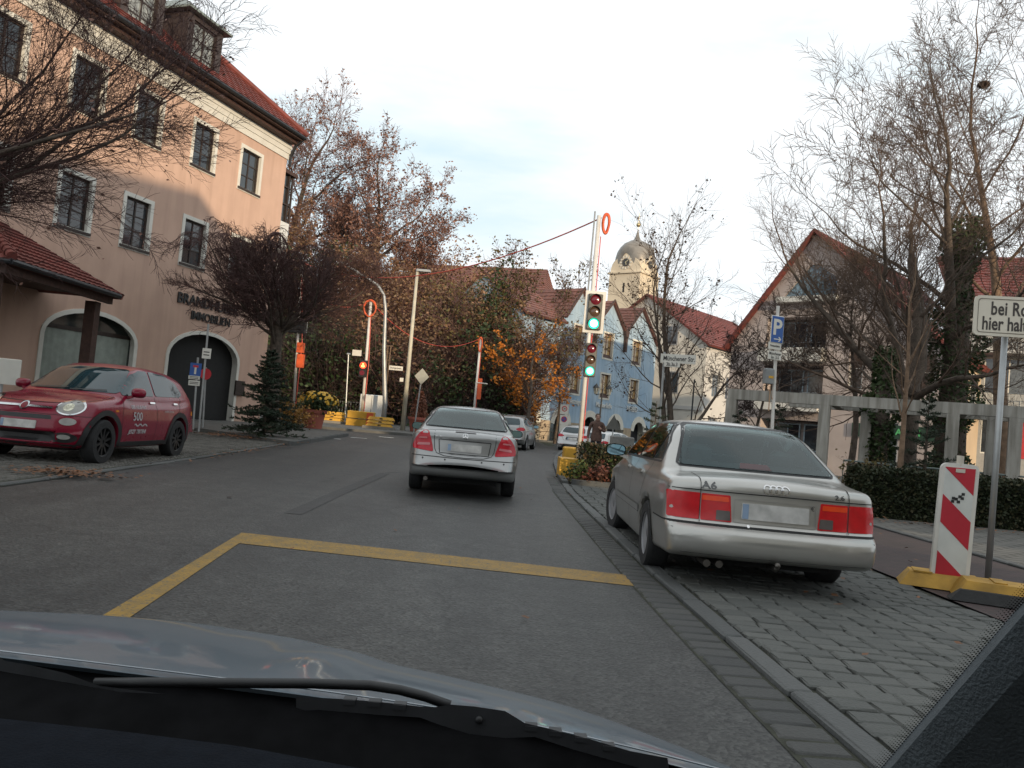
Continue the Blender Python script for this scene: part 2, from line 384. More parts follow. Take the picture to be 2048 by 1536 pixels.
# ---------------------------------------------------------------- ground
def asphalt_mat():
    m = bpy.data.materials.new('asphalt'); m.use_nodes = True; t = m.node_tree; n = t.nodes; b = n['Principled BSDF']; l = t.links
    tcn = n.new('ShaderNodeTexCoord')
    def noise(s, d=5, r=.6):
        q = n.new('ShaderNodeTexNoise'); q.inputs['Scale'].default_value = s; q.inputs['Detail'].default_value = d; q.inputs['Roughness'].default_value = r; l.new(tcn.outputs['Object'], q.inputs['Vector']); return q
    big = noise(.35, 6); mid = noise(4, 6); vo = n.new('ShaderNodeTexVoronoi'); vo.inputs['Scale'].default_value = 58; l.new(tcn.outputs['Object'], vo.inputs['Vector'])
    r1 = n.new('ShaderNodeValToRGB'); e = r1.color_ramp.elements; e[0].position = .3; e[0].color = (.019, .020, .0205, 1); e[1].position = .7; e[1].color = (.037, .038, .0375, 1); l.new(big.outputs['Fac'], r1.inputs['Fac'])
    r2 = n.new('ShaderNodeValToRGB'); e = r2.color_ramp.elements; e[0].position = .3; e[0].color = (.62, .62, .62, 1); e[1].position = .7; e[1].color = (1.25, 1.25, 1.22, 1); l.new(mid.outputs['Fac'], r2.inputs['Fac'])
    r3 = n.new('ShaderNodeValToRGB'); e = r3.color_ramp.elements; e[0].position = .0; e[0].color = (.15, .15, .16, 1); e[1].position = 1; e[1].color = (2.1, 2.06, 2.0, 1); l.new(vo.outputs['Color'], r3.inputs['Fac'])
    def mul(a, c):
        q = n.new('ShaderNodeMix'); q.data_type = 'RGBA'; q.blend_type = 'MULTIPLY'; q.inputs['Factor'].default_value = 1; l.new(a, q.inputs['A']); l.new(c, q.inputs['B']); return q.outputs['Result']
    mpn = n.new('ShaderNodeMapping'); mpn.inputs['Scale'].default_value = (1.3, .07, 1); l.new(tcn.outputs['Object'], mpn.inputs['Vector']); trk = n.new('ShaderNodeTexNoise'); trk.inputs['Scale'].default_value = 1.1; trk.inputs['Detail'].default_value = 5; l.new(mpn.outputs['Vector'], trk.inputs['Vector'])
    r4 = n.new('ShaderNodeValToRGB'); e = r4.color_ramp.elements; e[0].position = .35; e[0].color = (.72, .72, .73, 1); e[1].position = .65; e[1].color = (1.22, 1.21, 1.18, 1); l.new(trk.outputs['Fac'], r4.inputs['Fac'])
    wob = noise(1.2, 4); wm = n.new('ShaderNodeMix'); wm.data_type = 'VECTOR'; wm.inputs['Factor'].default_value = .35; l.new(tcn.outputs['Object'], wm.inputs['A']); l.new(wob.outputs['Color'], wm.inputs['B'])
    ck = n.new('ShaderNodeTexVoronoi'); ck.feature = 'DISTANCE_TO_EDGE'; ck.inputs['Scale'].default_value = .55; l.new(wm.outputs['Result'], ck.inputs['Vector'])
    r5 = n.new('ShaderNodeValToRGB'); e = r5.color_ramp.elements; e[0].position = .0; e[0].color = (.45, .45, .45, 1); e[1].position = .007; e[1].color = (1, 1, 1, 1); l.new(ck.outputs['Distance'], r5.inputs['Fac'])
    l.new(mul(mul(mul(mul(r1.outputs['Color'], r2.outputs['Color']), r3.outputs['Color']), r4.outputs['Color']), r5.outputs['Color']), b.inputs['Base Color'])
    b.inputs['Roughness'].default_value = .58
    bp = n.new('ShaderNodeBump'); bp.inputs['Strength'].default_value = .6; bp.inputs['Distance'].default_value = .006; l.new(vo.outputs['Distance'], bp.inputs['Height']); l.new(bp.outputs['Normal'], b.inputs['Normal'])
    return m
ASPH = asphalt_mat(); PAVL0 = mat('pale paving', (.16, .15, .13), .85, var=.2, vs=3, bump=.4, bs=70)
JOINT = mat('joint soil', (.03, .031, .02), .95, var=.4, vs=8, bump=.4, bs=60)
STONE = mat('granite sett', (.13, .128, .12), .75, var=.3, vs=2.3, bump=.5, bs=45)
def stone_mat(name, a, b_, rough=.75):              # tone differs from stone to stone
    m = mat(name, a, rough, var=.25, vs=25, bump=.45, bs=50); t = m.node_tree; n = t.nodes; b = n['Principled BSDF']
    oi = n.new('ShaderNodeObjectInfo'); r = n.new('ShaderNodeValToRGB'); r.color_ramp.elements[0].color = tuple(a)+(1,); r.color_ramp.elements[1].color = tuple(b_)+(1,)
    t.links.new(oi.outputs['Random'], r.inputs['Fac']); src = b.inputs['Base Color'].links[0].from_socket
    q = n.new('ShaderNodeMix'); q.data_type = 'RGBA'; q.inputs['Factor'].default_value = .65; t.links.new(src, q.inputs['A']); t.links.new(r.outputs['Color'], q.inputs['B']); t.links.new(q.outputs['Result'], b.inputs['Base Color']); return m
COB = stone_mat('cobble stone', (.066, .069, .064), (.11, .111, .101)); GUT = stone_mat('gutter stone', (.040, .041, .040), (.066, .065, .06)); KERB = stone_mat('kerb granite', (.065, .068, .067), (.098, .10, .097))
def ground_poly(name, poly, off, m, g=2.0, th=0., parent=None, kind='structure'):
    poly = [Vector(q[:2]) for q in poly]; ol = []
    for i, a in enumerate(poly):
        b = poly[(i+1) % len(poly)]; k = max(1, int((b-a).length/g)); ol += [a.lerp(b, j/k) for j in range(k)]
    n = len(ol); pts = list(ol); x0, x1 = min(q.x for q in ol), max(q.x for q in ol); y0, y1 = min(q.y for q in ol), max(q.y for q in ol)
    def ins(x, y):
        r = False
        for i in range(n):
            a, b = ol[i], ol[i-1]
            if (a.y > y) != (b.y > y) and x < (b.x-a.x)*(y-a.y)/(b.y-a.y)+a.x: r = not r
        return r
    y = math.ceil(y0/g)*g
    while y < y1:
        x = x0+g/2
        while x < x1:
            if ins(x, y): pts.append(Vector((x, y)))
            x += g
        y += g
    vo, eo, fo, _, _, _ = delaunay_2d_cdt(pts, [], [list(range(n))], 1, 1e-5)
    vs = [(q.x, q.y, tz(q.y, q.x)+off) for q in vo]; fs = [tuple(f) for f in fo]
    if th:
        k = len(vs); rim = {}
        for f in fo:
            for i in range(len(f)):
                e = tuple(sorted((f[i], f[(i+1) % len(f)]))); rim[e] = rim.get(e, 0)+1
        vs += [(x, y, z-th) for x, y, z in vs]; fs += [(a, b, b+k, a+k) for (a, b), c in rim.items() if c == 1]
    mb = MB(); mb.add(vs, fs); o = mb.build(name, m, parent)
    if kind: o['kind'] = kind
    return o
EARTH = mat('earth and grass', (.05, .055, .03), .95, var=.4, vs=.6, bump=.3, bs=8)
xs = [-900, -400, -150, -60, -30, -10, 0, 10, 30, 60, 150, 400, 900]; ys = [-400, -120, -40, 0, 14, 20, 30, 40, 50, 64, 90, 150, 400, 1200]
g_ = MB(); g_.add([(x, y, tz(y, x)-.06) for y in ys for x in xs], [(j*13+i, j*13+i+1, j*13+14+i, j*13+13+i) for j in range(13) for i in range(12)])
tag(g_.build('ground', EARTH), kind='structure')
KX = curve([(-20, 1.75), (0, 1.66), (3.2, 1.53), (4.4, 1.46), (7.07, 1.36), (15, 1.21), (19, 1.25), (25.2, 1.5), (31, 1.9), (38, 2.56), (48, 4.3), (56, 8), (61, 13)], .5)   # kerb line right of the lane
road = ground_poly('road', [(-26, -30), (30, -30), (30, 80), (-26, 80)], 0, ASPH, 3.0)
# tar-sealed patch seams in the asphalt
sm = mat('tar seam', (.026, .026, .026), .65, var=.35, vs=6, bump=.3, bs=80)
for pts, wd in (([gt(585, 1028), gt(680, 985), gt(770, 947)], .10), ([gt(770, 946), gt(830, 944)], .05), ([gt(985, 985), gt(1075, 990)], .04)):
    q = MB()
    for a, b in zip(pts[:-1], pts[1:]):
        d = (b-a).xy.normalized(); nn = Vector((-d.y, d.x))*wd; o_ = Vector((0, 0, .004))
        q.add([a+nn.to_3d()+o_, b+nn.to_3d()+o_, b-nn.to_3d()+o_, a-nn.to_3d()+o_], [(0, 1, 2, 3)])
    q.build('tar_seam', sm, road)
# yellow temporary marking
ym = mat('worn yellow paint', (.29, .165, .02), .65, var=0, col2=(.19, .12, .03), vs=7, bump=.3, bs=90, noise_detail=9)
t = ym.node_tree; n = t.nodes; b = n['Principled BSDF']; nz2 = n.new('ShaderNodeTexNoise'); nz2.inputs['Scale'].default_value = 38; nz2.inputs['Detail'].default_value = 6
tcn = n.new('ShaderNodeTexCoord'); t.links.new(tcn.outputs['Object'], nz2.inputs['Vector']); r = n.new('ShaderNodeValToRGB'); r.color_ramp.elements[0].position = .52; r.color_ramp.elements[1].position = .70
q = n.new('ShaderNodeMix'); q.data_type = 'RGBA'; src = b.inputs['Base Color'].links[0].from_socket; t.links.new(nz2.outputs['Fac'], r.inputs['Fac']); t.links.new(r.outputs['Color'], q.inputs['Factor']); t.links.new(src, q.inputs['A']); q.inputs['B'].default_value = (.08, .075, .06, 1); t.links.new(q.outputs['Result'], b.inputs['Base Color'])
ground_poly('yellow_stop_line', [(-2.16, 6.78), (1.12, 6.48), (1.12, 6.95), (-2.32, 7.32)], .004, ym, 1, parent=road, kind=None)
ground_poly('yellow_lane_line', [(-1.76, 1.0), (-1.58, 1.0), (-2.16, 6.78), (-2.32, 7.32)], .004, ym, 1, parent=road, kind=None)
wp = mat('white road paint', (.62, .62, .6), .6, var=.2, vs=6)
for px in (645, 700, 757): a = gt(px, 876-(px-645)*.02); ground_poly('white_dash', [(a.x, a.y), (a.x+.55, a.y+.12), (a.x+.55, a.y+.37), (a.x, a.y+.25)], .004, wp, 1, parent=road, kind=None)
# gutter and kerb stones
gb = MB(); ky = np.arange(-2, 56, .5)
gb.add([(float(KX(y))+s, y, tz(y)+.003) for y in ky for s in (-.28, .0)], [(2*i, 2*i+1, 2*i+3, 2*i+2) for i in range(len(ky)-1)]); gutter = tag(gb.build('gutter', JOINT), kind='structure')
def stone_meshes(name, sx, sy, h, b, m, n=4):
    r = random.Random(3); o = []
    for k in range(n):
        q = MB(); q.bbox(-sx/2, sx/2, -sy/2, sy/2, -h, h*.0+r.uniform(-.002, .002), b)
        q.v = [(x+r.uniform(-.006, .006), y+r.uniform(-.006, .006), z+(r.uniform(-.004, .004) if z > -h*.5 else 0)) for x, y, z in q.v]
        me = q.mesh(name); me.materials.append(m); o.append(me)
    return o
def lay(name, meshes, items, parent, cap=300):       # items: (dist, x, y, z, rz); nearest are parts, the rest one mesh
    items.sort(key=lambda a: a[0]); r = random.Random(5)
    for d, x, y, z, a in items[:cap]:
        o = link(name, meshes[r.randrange(len(meshes))], None, parent); o.location = (x, y, z); o.rotation_euler = (r.uniform(-.009, .009), r.uniform(-.009, .009), a+r.uniform(-.025, .025))
    if len(items) > cap:
        V = []; F = []; nv = 0
        for d, x, y, z, a in items[cap:]:
            me = meshes[r.randrange(len(meshes))]; c, s = math.cos(a+r.uniform(-.03, .03)), math.sin(a)
            for v in me.vertices: V.append((x+v.co.x*c-v.co.y*s, y+v.co.x*s+v.co.y*c, z+v.co.z))
            F += [tuple(i+nv for i in p.vertices) for p in me.polygons]; nv += len(me.vertices)
        q = MB(); q.add(V, F); o = q.build(name, meshes[0].materials[0], parent, fix=False); o['kind'] = 'stuff'
it = []; y = 1.5
while y < 46:
    s = random.Random(int(y*100)).uniform(.15, .2); a = math.atan2(float(KX(y+.1)-KX(y-.1)), .2)
    it.append((y, float(KX(y))-.14, y, tz(y)+.012, -a)); y += .166
lay('gutter_stone', stone_meshes('gutter_stone', .25, .15, .05, .014, GUT), it, gutter, 220)
kb = MB(); kb.add([(float(KX(y))+s, y, tz(y)+.0) for y in ky for s in (.0, .16)], [(2*i, 2*i+1, 2*i+3, 2*i+2) for i in range(len(ky)-1)]); kerb = tag(kb.build('kerb', JOINT), kind='structure')
y = .5; km = {}
while y < 55:
    a = math.atan2(float(KX(y+.5)-KX(y-.5)), 1.0); top = .035 if y < 17.2 else .11
    if top not in km: km[top] = stone_meshes('kerb_stone', .135, .98, .2, .012, KERB)
    o = link('kerb_stone', km[top][int(y*7) % 4], None, kerb); o.location = (float(KX(y))+.075, y, tz(y)+top); o.rotation_euler = (math.atan(.012) if y > 14 else 0, 0, -a); y += 1.0
# cobbled parking bay
bay = ground_poly('cobbled_bay', [(float(KX(y))+.15, y) for y in (-1, 3, 7, 12, 17.05)]+[(3.98, 17.05), (3.98, -1)], .0045, JOINT, 2.0)
it = []; r_ = random.Random(11); y = 1.6
while y < 17.0:
    x = float(KX(y))+.25+r_.uniform(0, .045); sk = r_.uniform(-.02, .02)
    while x < 3.9:
        it.append((math.hypot(x, y)+(0 if y > 2.6 and y < 7 else 8), x, y+r_.uniform(-.012, .012)+sk*(x-2), .028+r_.uniform(-.0025, .0025)+tz(y), 0)); x += .199+r_.uniform(-.010, .010)
    y += .152
lay('cobble', stone_meshes('cobble', .19, .142, .06, .010, COB, 6), it, bay, 300)
# brown brick cycle path, kerb line and grey paving beyond
def brick_mat(name, a, b_, mort, sc):
    m = bpy.data.materials.new(name); m.use_nodes = True; t = m.node_tree; n = t.nodes; b = n['Principled BSDF']; tcn = n.new('ShaderNodeTexCoord'); br = n.new('ShaderNodeTexBrick')
    br.inputs['Scale'].default_value = sc; br.inputs['Color1'].default_value = a+(1,); br.inputs['Color2'].default_value = b_+(1,); br.inputs['Mortar'].default_value = mort+(1,); br.inputs['Mortar Size'].default_value = .03; br.inputs['Brick Width'].default_value = .5; br.inputs['Row Height'].default_value = .25
    t.links.new(tcn.outputs['Object'], br.inputs['Vector']); nz = n.new('ShaderNodeTexNoise'); nz.inputs['Scale'].default_value = 1.5; nz.inputs['Detail'].default_value = 7; t.links.new(tcn.outputs['Object'], nz.inputs['Vector'])
    q = n.new('ShaderNodeMix'); q.data_type = 'RGBA'; q.blend_type = 'MULTIPLY'; q.inputs['Factor'].default_value = .7; t.links.new(br.outputs['Color'], q.inputs['A']); t.links.new(nz.outputs['Fac'], q.inputs['B']); t.links.new(q.outputs['Result'], b.inputs['Base Color'])
    bp = n.new('ShaderNodeBump'); bp.inputs['Distance'].default_value = .006; bp.inputs['Strength'].default_value = .5; t.links.new(br.outputs['Fac'], bp.inputs['Height']); bp.invert = True; t.links.new(bp.outputs['Normal'], b.inputs['Normal']); b.inputs['Roughness'].default_value = .85; return m
BRICK = brick_mat('brown paver', (.085, .05, .048), (.065, .042, .042), (.05, .04, .035), 2.5); SLAB = brick_mat('grey slab', (.19, .18, .16), (.15, .145, .13), (.07, .065, .055), 1.1)
ground_poly('cycle_path', [(4.0, -2), (6.3, -2), (6.3, 15), (4.0, 15)], .02, BRICK, 2.0)
pk = ground_poly('path_edging', [(6.3, -2), (6.46, -2), (6.46, 15.2), (6.3, 15.2)], .03, JOINT, 2.0)
me_ = stone_meshes('edging_stone', .14, .48, .08, .012, KERB)
for k in range(32): o = link('edging_stone', me_[k % 4], None, pk); o.location = (6.38, 1.0+.5*k*.92, .05)
pav = ground_poly('pavement', [(6.46, -2), (30, -2), (30, 46), (12, 46), (7.6, 36), (4.2, 17.2), (4.2, 15.2), (6.46, 15.2)], .03, SLAB, 2.5)
bed = ground_poly('planting_bed', [(float(KX(y))+.2, y) for y in (17.15, 19, 21, 24)]+[(5.4, 24), (4.2, 17.15)], .07, mat('bed soil', (.05, .042, .028), .95, var=.4, vs=6, bump=.6, bs=30), 1.2, th=.1)
ground_poly('pavement', [(float(KX(y))+.15, y) for y in (24.05, 28, 32, 38, 44, 50, 54)]+[(20, 54), (12, 46.05), (7.65, 36), (5.45, 24.05)], .05, PAVL0, 2.0, th=.1)
bk = tag(MB().box(1.45, 4.2, 17.0, 17.14, -.05, .13).build('bed_kerb', KERB), kind='structure')
# left: cobbled parking strip, flush kerb and raised pavement
LX = curve([(-20, -5.3), (5, -5.55), (9, -5.62), (15.5, -5.83), (21, -5.92), (28, -5.75)], .5)
lb = ground_poly('parking_strip', [(float(LX(y)), y) for y in (2, 6, 10, 14, 18, 22)]+[(-9.2, 23.4), (-14, 24), (-14, 2)], .005, JOINT, 2.0)
V = []; F = []; rr = random.Random(2); y = 6.0; nv = 0
while y < 23.6:
    x = float(LX(min(y, 22)))-.2
    while x > -11.2+max(0, y-14)*.2:
        if y < 22+(-5.9-x)*.42:
            cx, cy, hz = x+rr.uniform(-.01, .01), y+rr.uniform(-.01, .01), tz(y, -8)+.022+rr.uniform(-.006, .006)
            for zz, q in ((hz-.03, .052), (hz, .042)): V += [(cx-q, cy-q, zz), (cx+q, cy-q, zz), (cx+q, cy+q, zz), (cx-q, cy+q, zz)]
            F += [(nv+4, nv+5, nv+6, nv+7)]+[(nv+i, nv+(i+1) % 4, nv+4+(i+1) % 4, nv+4+i) for i in range(4)]; nv += 8
        x -= .118
    y += .118
o = npmesh('sett_paving', V, F, mat('small sett', (.085, .08, .07), .8, var=.35, vs=3.5, bump=.3, bs=60), lb); o['kind'] = 'stuff'
lk = MB(); ky = np.arange(3, 22.5, .5); lk.add([(float(LX(y))+s, y, tz(y, -8)+.006) for y in ky for s in (-.02, .12)], [(2*i, 2*i+1, 2*i+3, 2*i+2) for i in range(len(ky)-1)]); lko = tag(lk.build('parking_kerb', JOINT), kind='structure')
me_ = stone_meshes('kerb_stone', .11, .97, .1, .012, KERB)
for k in range(19): y = 3.4+k; o = link('kerb_stone', me_[k % 4], None, lko); o.location = (float(LX(y))+.05, y, tz(y, -8)+.03); o.rotation_euler = (0, 0, .02)
PAVL = mat('grey asphalt pavement', (.10, .098, .09), .85, var=.2, vs=3, bump=.4, bs=70)
A_ = gt(579, 891); B_ = gt(692, 872)
ground_poly('pavement', [(A_.x, A_.y), (B_.x, B_.y), (B_.x-.35, B_.y+.9), (B_.x-1.4, B_.y+1.6), (-9.0, 31.5), (-12.2, 32), (-24, 20), (-24, 2), (-14, 2), (-14, 24.2), (-9.2, 23.6)], .11, PAVL, 2.0, th=.14)
kq = tag(MB().box(0, .01, 0, .01, -.1, -.09).build('kerb', KERB), kind='structure'); kq.location = (A_.x, A_.y, tz(A_.y, -8))
me_ = stone_meshes('kerb_stone', .13, .98, .2, .012, KERB); dd = (B_-A_).xy; nseg = int(dd.length)
for k in range(nseg):
    q = A_.xy+dd*((k+.5)/nseg); o = link('kerb_stone', me_[k % 4], None, kq); o.location = Vector((q.x+.03, q.y-.02, tz(q.y, -8)+.118))-kq.location; o.rotation_euler = (0, 0, math.atan2(dd.y, dd.x)-math.pi/2)
ground_poly('pavement', [(-26, 33.2), (-6.8, 33.4), (-4.6, 34.4), (-2.9, 35.6), (-1.6, 40), (-.5, 50), (2.2, 58), (14, 73.5), (20, 80), (-26, 80)], .10, PAVL, 2.5, th=.14)
# fallen leaves
def leaves(name, label_kind, spots, m, par=None, sz=.034):
    V = []; F = []; r = random.Random(8); k = 0
    for cx, cy, rx, ry, n, off in spots:
        for _ in range(n):
            x, y = r.gauss(cx, rx*.5), r.gauss(cy, ry*.5); a = r.uniform(0, 6.3); s = sz*r.uniform(.6, 1.4); z = tz(y, x)+off+r.uniform(.004, .03)
            t1, t2 = r.uniform(-.5, .5), r.uniform(-.5, .5)
            for du, dv in ((1, 0), (.2, .6), (-1, 0), (.2, -.6)): V.append((x+s*(du*math.cos(a)-dv*math.sin(a)), y+s*(du*math.sin(a)+dv*math.cos(a)), z+s*(du*t1+dv*t2)*.6+.01))
            F.append((k, k+1, k+2, k+3)); k += 4
    o = npmesh(name, V, F, m); o['kind'] = 'stuff'; return o
LEAFO = mat('brown orange leaf', (.20, .075, .025), .7, var=0, col2=(.09, .045, .022), vs=9)
p1_, p2_, p3_ = gt(130, 952), gt(470, 878), gt(1320, 970)
leaves('fallen_leaves', '', [(p1_.x, p1_.y, .7, .5, 420, .03), (p2_.x, p2_.y, 1.6, .6, 500, .06), (-6.9, 22.6, 1.2, .6, 160, .08), (2.8, 17.3, 1.2, .35, 260, .1), (2.8, 9.0, 1.6, 4, 34, .04), (5, 9, 1.2, 4, 50, .03), (-5.6, 17, .4, 5, 120, .03), (8.0, 14.6, 1.8, .5, 180, .04), (0, 12, 4, 8, 14, .0)], LEAFO)
# ---------------------------------------------------------------- buildings (local x along the facade, y into the house, z up)
def pip(poly, x, y):
    r = False; n = len(poly)
    for i in range(n):
        a, b = poly[i], poly[i-1]
        if (a[1] > y) != (b[1] > y) and x < (b[0]-a[0])*(y-a[1])/(b[1]-a[1])+a[0]: r = not r
    return r
def facade(root, name, outline, holes, m, depth=.15, y0=0., rev=None, revdepths=None):
    pts = []; ed = []
    for lp in [outline]+holes:
        k = len(pts); pts += [Vector(p) for p in lp]; ed += [(k+i, k+(i+1) % len(lp)) for i in range(len(lp))]
    vo, eo, fo, _, _, _ = delaunay_2d_cdt(pts, ed, [], 0, 1e-6)
    fs = []
    for f in fo:
        cx = sum(vo[i].x for i in f)/len(f); cy = sum(vo[i].y for i in f)/len(f)
        if pip(outline, cx, cy) and not any(pip(h, cx, cy) for h in holes): fs.append(tuple(f))
    mb = MB(); mb.add([(v.x, y0, v.y) for v in vo], fs); o = mb.build(name, m, root, fix=False)
    rb = MB()
    for j, h in enumerate(holes):
        n = len(h); d = revdepths[j] if revdepths else depth
        rb = MB(); rb.add([(p[0], y0, p[1]) for p in h]+[(p[0], y0+d, p[1]) for p in h], [(i, (i+1) % n, n+(i+1) % n, n+i) for i in range(n)]); rb.build('reveal', rev or m, root, fix=False)
    return o
def rect(x0, x1, z0, z1): return [(x0, z0), (x1, z0), (x1, z1), (x0, z1)]
def arch(x0, x1, z0, zs, zt, n=14):
    c = (x0+x1)/2; w = (x1-x0)/2; return [(x0, z0), (x1, z0)]+[(c+w*math.cos(math.pi*k/n), zs+(zt-zs)*math.sin(math.pi*k/n)) for k in range(n+1)]
def band(root, name, path, w, y, th, m, closed=False):      # flat moulding of width w following a path on the facade
    mb = MB(); P = [Vector(p) for p in path]; n = len(P); vs = []
    for i, p in enumerate(P):
        a = P[i-1] if (i or closed) else None; b = P[(i+1) % n] if (i < n-1 or closed) else None
        if a is None: d = (b-p).normalized(); nn = Vector((-d.y, d.x)); k = 1
        elif b is None: d = (p-a).normalized(); nn = Vector((-d.y, d.x)); k = 1
        else:
            d1, d2 = (p-a).normalized(), (b-p).normalized(); n1, n2 = Vector((-d1.y, d1.x)), Vector((-d2.y, d2.x)); nn = (n1+n2).normalized(); k = min(2, 1/max(.3, nn.dot(n1)))
        q = p-nn*w*k
        vs += [(p.x, y, p.y), (q.x, y, q.y), (q.x, y-th, q.y), (p.x, y-th, p.y)]
    m_ = n if closed else n-1
    fs = [(i*4+j, i*4+(j+1) % 4, ((i+1) % n)*4+(j+1) % 4, ((i+1) % n)*4+j) for i in range(m_) for j in range(4)]
    mb.add(vs, fs); return mb.build(name, m, root)
WGLASS = mat('window glass', (.025, .03, .036), .06, var=.4, vs=2.0, spec=.9)
WGLASS_D = mat('window glass dark', (.012, .014, .018), .04, var=.3, vs=2, spec=.9); WGLASS_P = mat('pale glass with curtain and painted sky', (.085, .095, .10), .10, var=.5, vs=6, spec=.8); WGLASS_W = mat('curtained glass', (.22, .23, .22), .15, var=.5, vs=5, spec=.8)  # pale panes: curtain tone plus sky reflection painted into the colour
def window(root, x0, x1, z0, z1, y, fm, cols=2, rows=3, fw=.07, mw=.035, gm=None, label=None):
    f = MB(); d = .05
    for a in ((x0, x0+fw, z0, z1), (x1-fw, x1, z0, z1)): f.box(a[0], a[1], y, y+d, a[2], a[3])
    for a in ((x0+fw, x1-fw, z0, z0+fw), (x0+fw, x1-fw, z1-fw, z1)): f.box(a[0], a[1], y+.001, y+d, a[2], a[3])
    cw = (x1-x0-2*fw)/cols; rh = (z1-z0-2*fw)/rows
    for c in range(1, cols): f.box(x0+fw+c*cw-mw*.8, x0+fw+c*cw+mw*.8, y+.004, y+d, z0+fw, z1-fw)
    for r in range(1, rows): f.box(x0+fw, x1-fw, y+.010, y+d-.004, z0+fw+r*rh-mw/2, z0+fw+r*rh+mw/2)
    o = f.build('window', fm, root)
    for c in range(cols):
        for r in range(rows):
            X0, Z0 = x0+fw+c*cw, z0+fw+r*rh; t = RNG.uniform(-.006, .006); u = RNG.uniform(-.006, .006)
            MB().add([(X0, y+.03+t, Z0), (X0+cw, y+.03+u, Z0), (X0+cw, y+.03-t, Z0+rh), (X0, y+.03-u, Z0+rh)], [(0, 1, 2, 3)]).build('pane', gm or RNG.choice((WGLASS, WGLASS, WGLASS_D, WGLASS_P)), o, fix=False)
    return o
def tile_mat(name, a, b_):
    m = bpy.data.materials.new(name); m.use_nodes = True; t = m.node_tree; n = t.nodes; b = n['Principled BSDF']; tcn = n.new('ShaderNodeTexCoord'); vo = n.new('ShaderNodeTexVoronoi'); vo.inputs['Scale'].default_value = 4.5; t.links.new(tcn.outputs['Object'], vo.inputs['Vector'])
    nz = n.new('ShaderNodeTexNoise'); nz.inputs['Scale'].default_value = .7; nz.inputs['Detail'].default_value = 7; t.links.new(tcn.outputs['Object'], nz.inputs['Vector'])
    r = n.new('ShaderNodeValToRGB'); r.color_ramp.elements[0].color = a+(1,); r.color_ramp.elements[1].color = b_+(1,); t.links.new(vo.outputs['Color'], r.inputs['Fac'])
    q = n.new('ShaderNodeMix'); q.data_type = 'RGBA'; q.blend_type = 'MULTIPLY'; q.inputs['Factor'].default_value = .6; t.links.new(r.outputs['Color'], q.inputs['A']); r2 = n.new('ShaderNodeValToRGB'); r2.color_ramp.elements[0].color = (.45, .45, .45, 1); r2.color_ramp.elements[0].position = .3; r2.color_ramp.elements[1].position = .65; t.links.new(nz.outputs['Fac'], r2.inputs['Fac']); t.links.new(r2.outputs['Color'], q.inputs['B']); t.links.new(q.outputs['Result'], b.inputs['Base Color']); b.inputs['Roughness'].default_value = .7; return m
TILE = tile_mat('red roof tile', (.20, .042, .032), (.125, .034, .027)); TILEB = tile_mat('brown roof tile', (.22, .085, .062), (.15, .065, .05))
def tiled_slope(root, A, B, Cc, D, m, course=.33, name='roof', th=.12, wave=.25):   # A,B along the eave, D,C along the ridge; stepped courses with a pan-tile wave
    A, B, Cc, D = (Vector(q) for q in (A, B, Cc, D)); N = max(2, int(((D-A).length+(Cc-B).length)/2/course)); nn = (B-A).cross(D-A).normalized()
    if nn.z < 0: nn = -nn
    K = max(2, int((B-A).length/wave*2)); K = min(K, 90); vs = []; fs = []
    for i in range(N):
        for e, (t, h) in enumerate(((i/N, .045), ((i+1)/N, .0))):
            P, Q = A.lerp(D, t), B.lerp(Cc, t)
            for k in range(K+1): vs.append(P.lerp(Q, k/K)+nn*(h+(.02 if k % 2 else 0)))
        b = i*2*(K+1); fs += [(b+k, b+k+1, b+K+1+k+1, b+K+1+k) for k in range(K)]
        if i: fs += [(b-K-1+k, b-K-1+k+1, b+k+1, b+k) for k in range(K)]
    n0 = len(vs); und = [q-nn*th for q in (A, B, Cc, D)]; vs += und+[A+nn*.045, B+nn*.045, Cc, D]
    fs += [(n0, n0+1, n0+2, n0+3), (n0, n0+1, n0+5, n0+4), (n0+1, n0+2, n0+6, n0+5), (n0+2, n0+3, n0+7, n0+6), (n0+3, n0, n0+4, n0+7)]
    mb = MB(); mb.add(vs, fs); return mb.build(name, m, root, fix=False)
def house(name, P, rz, label, cat='building'): return empty(name, (P[0], P[1], 0), rz, label, cat)
# ---- pink-orange house on the left
def streak(m, amt=.5, sc=(2.2, 2.2, .22)):            # rain streaks and patchy wear on render
    t = m.node_tree; n = t.nodes; b = n['Principled BSDF']; src = b.inputs['Base Color'].links[0].from_socket; tcn = n.new('ShaderNodeTexCoord'); mp_ = n.new('ShaderNodeMapping'); mp_.inputs['Scale'].default_value = sc; nz_ = n.new('ShaderNodeTexNoise'); nz_.inputs['Scale'].default_value = 1.3; nz_.inputs['Detail'].default_value = 9; t.links.new(tcn.outputs['Object'], mp_.inputs['Vector']); t.links.new(mp_.outputs['Vector'], nz_.inputs['Vector'])
    r = n.new('ShaderNodeValToRGB'); r.color_ramp.elements[0].position = .33; r.color_ramp.elements[0].color = (.74, .72, .70, 1); r.color_ramp.elements[1].position = .58; t.links.new(nz_.outputs['Fac'], r.inputs['Fac']); q = n.new('ShaderNodeMix'); q.data_type = 'RGBA'; q.blend_type = 'MULTIPLY'; q.inputs['Factor'].default_value = amt; t.links.new(src, q.inputs['A']); t.links.new(r.outputs['Color'], q.inputs['B']); t.links.new(q.outputs['Result'], b.inputs['Base Color']); return m
PINK = mat('salmon render', (.56, .375, .29), .9, var=.05, vs=1.2, bump=.15, bs=120); WHITE = mat('white trim', (.66, .64, .58), .8, var=.06, vs=3); BROWN = mat('dark brown wood', (.03, .018, .013), .55, var=.3, vs=14); DARKWOOD = mat('dark purlin wood', (.06, .03, .022), .7, var=.3, vs=9)
streak(PINK, .45)
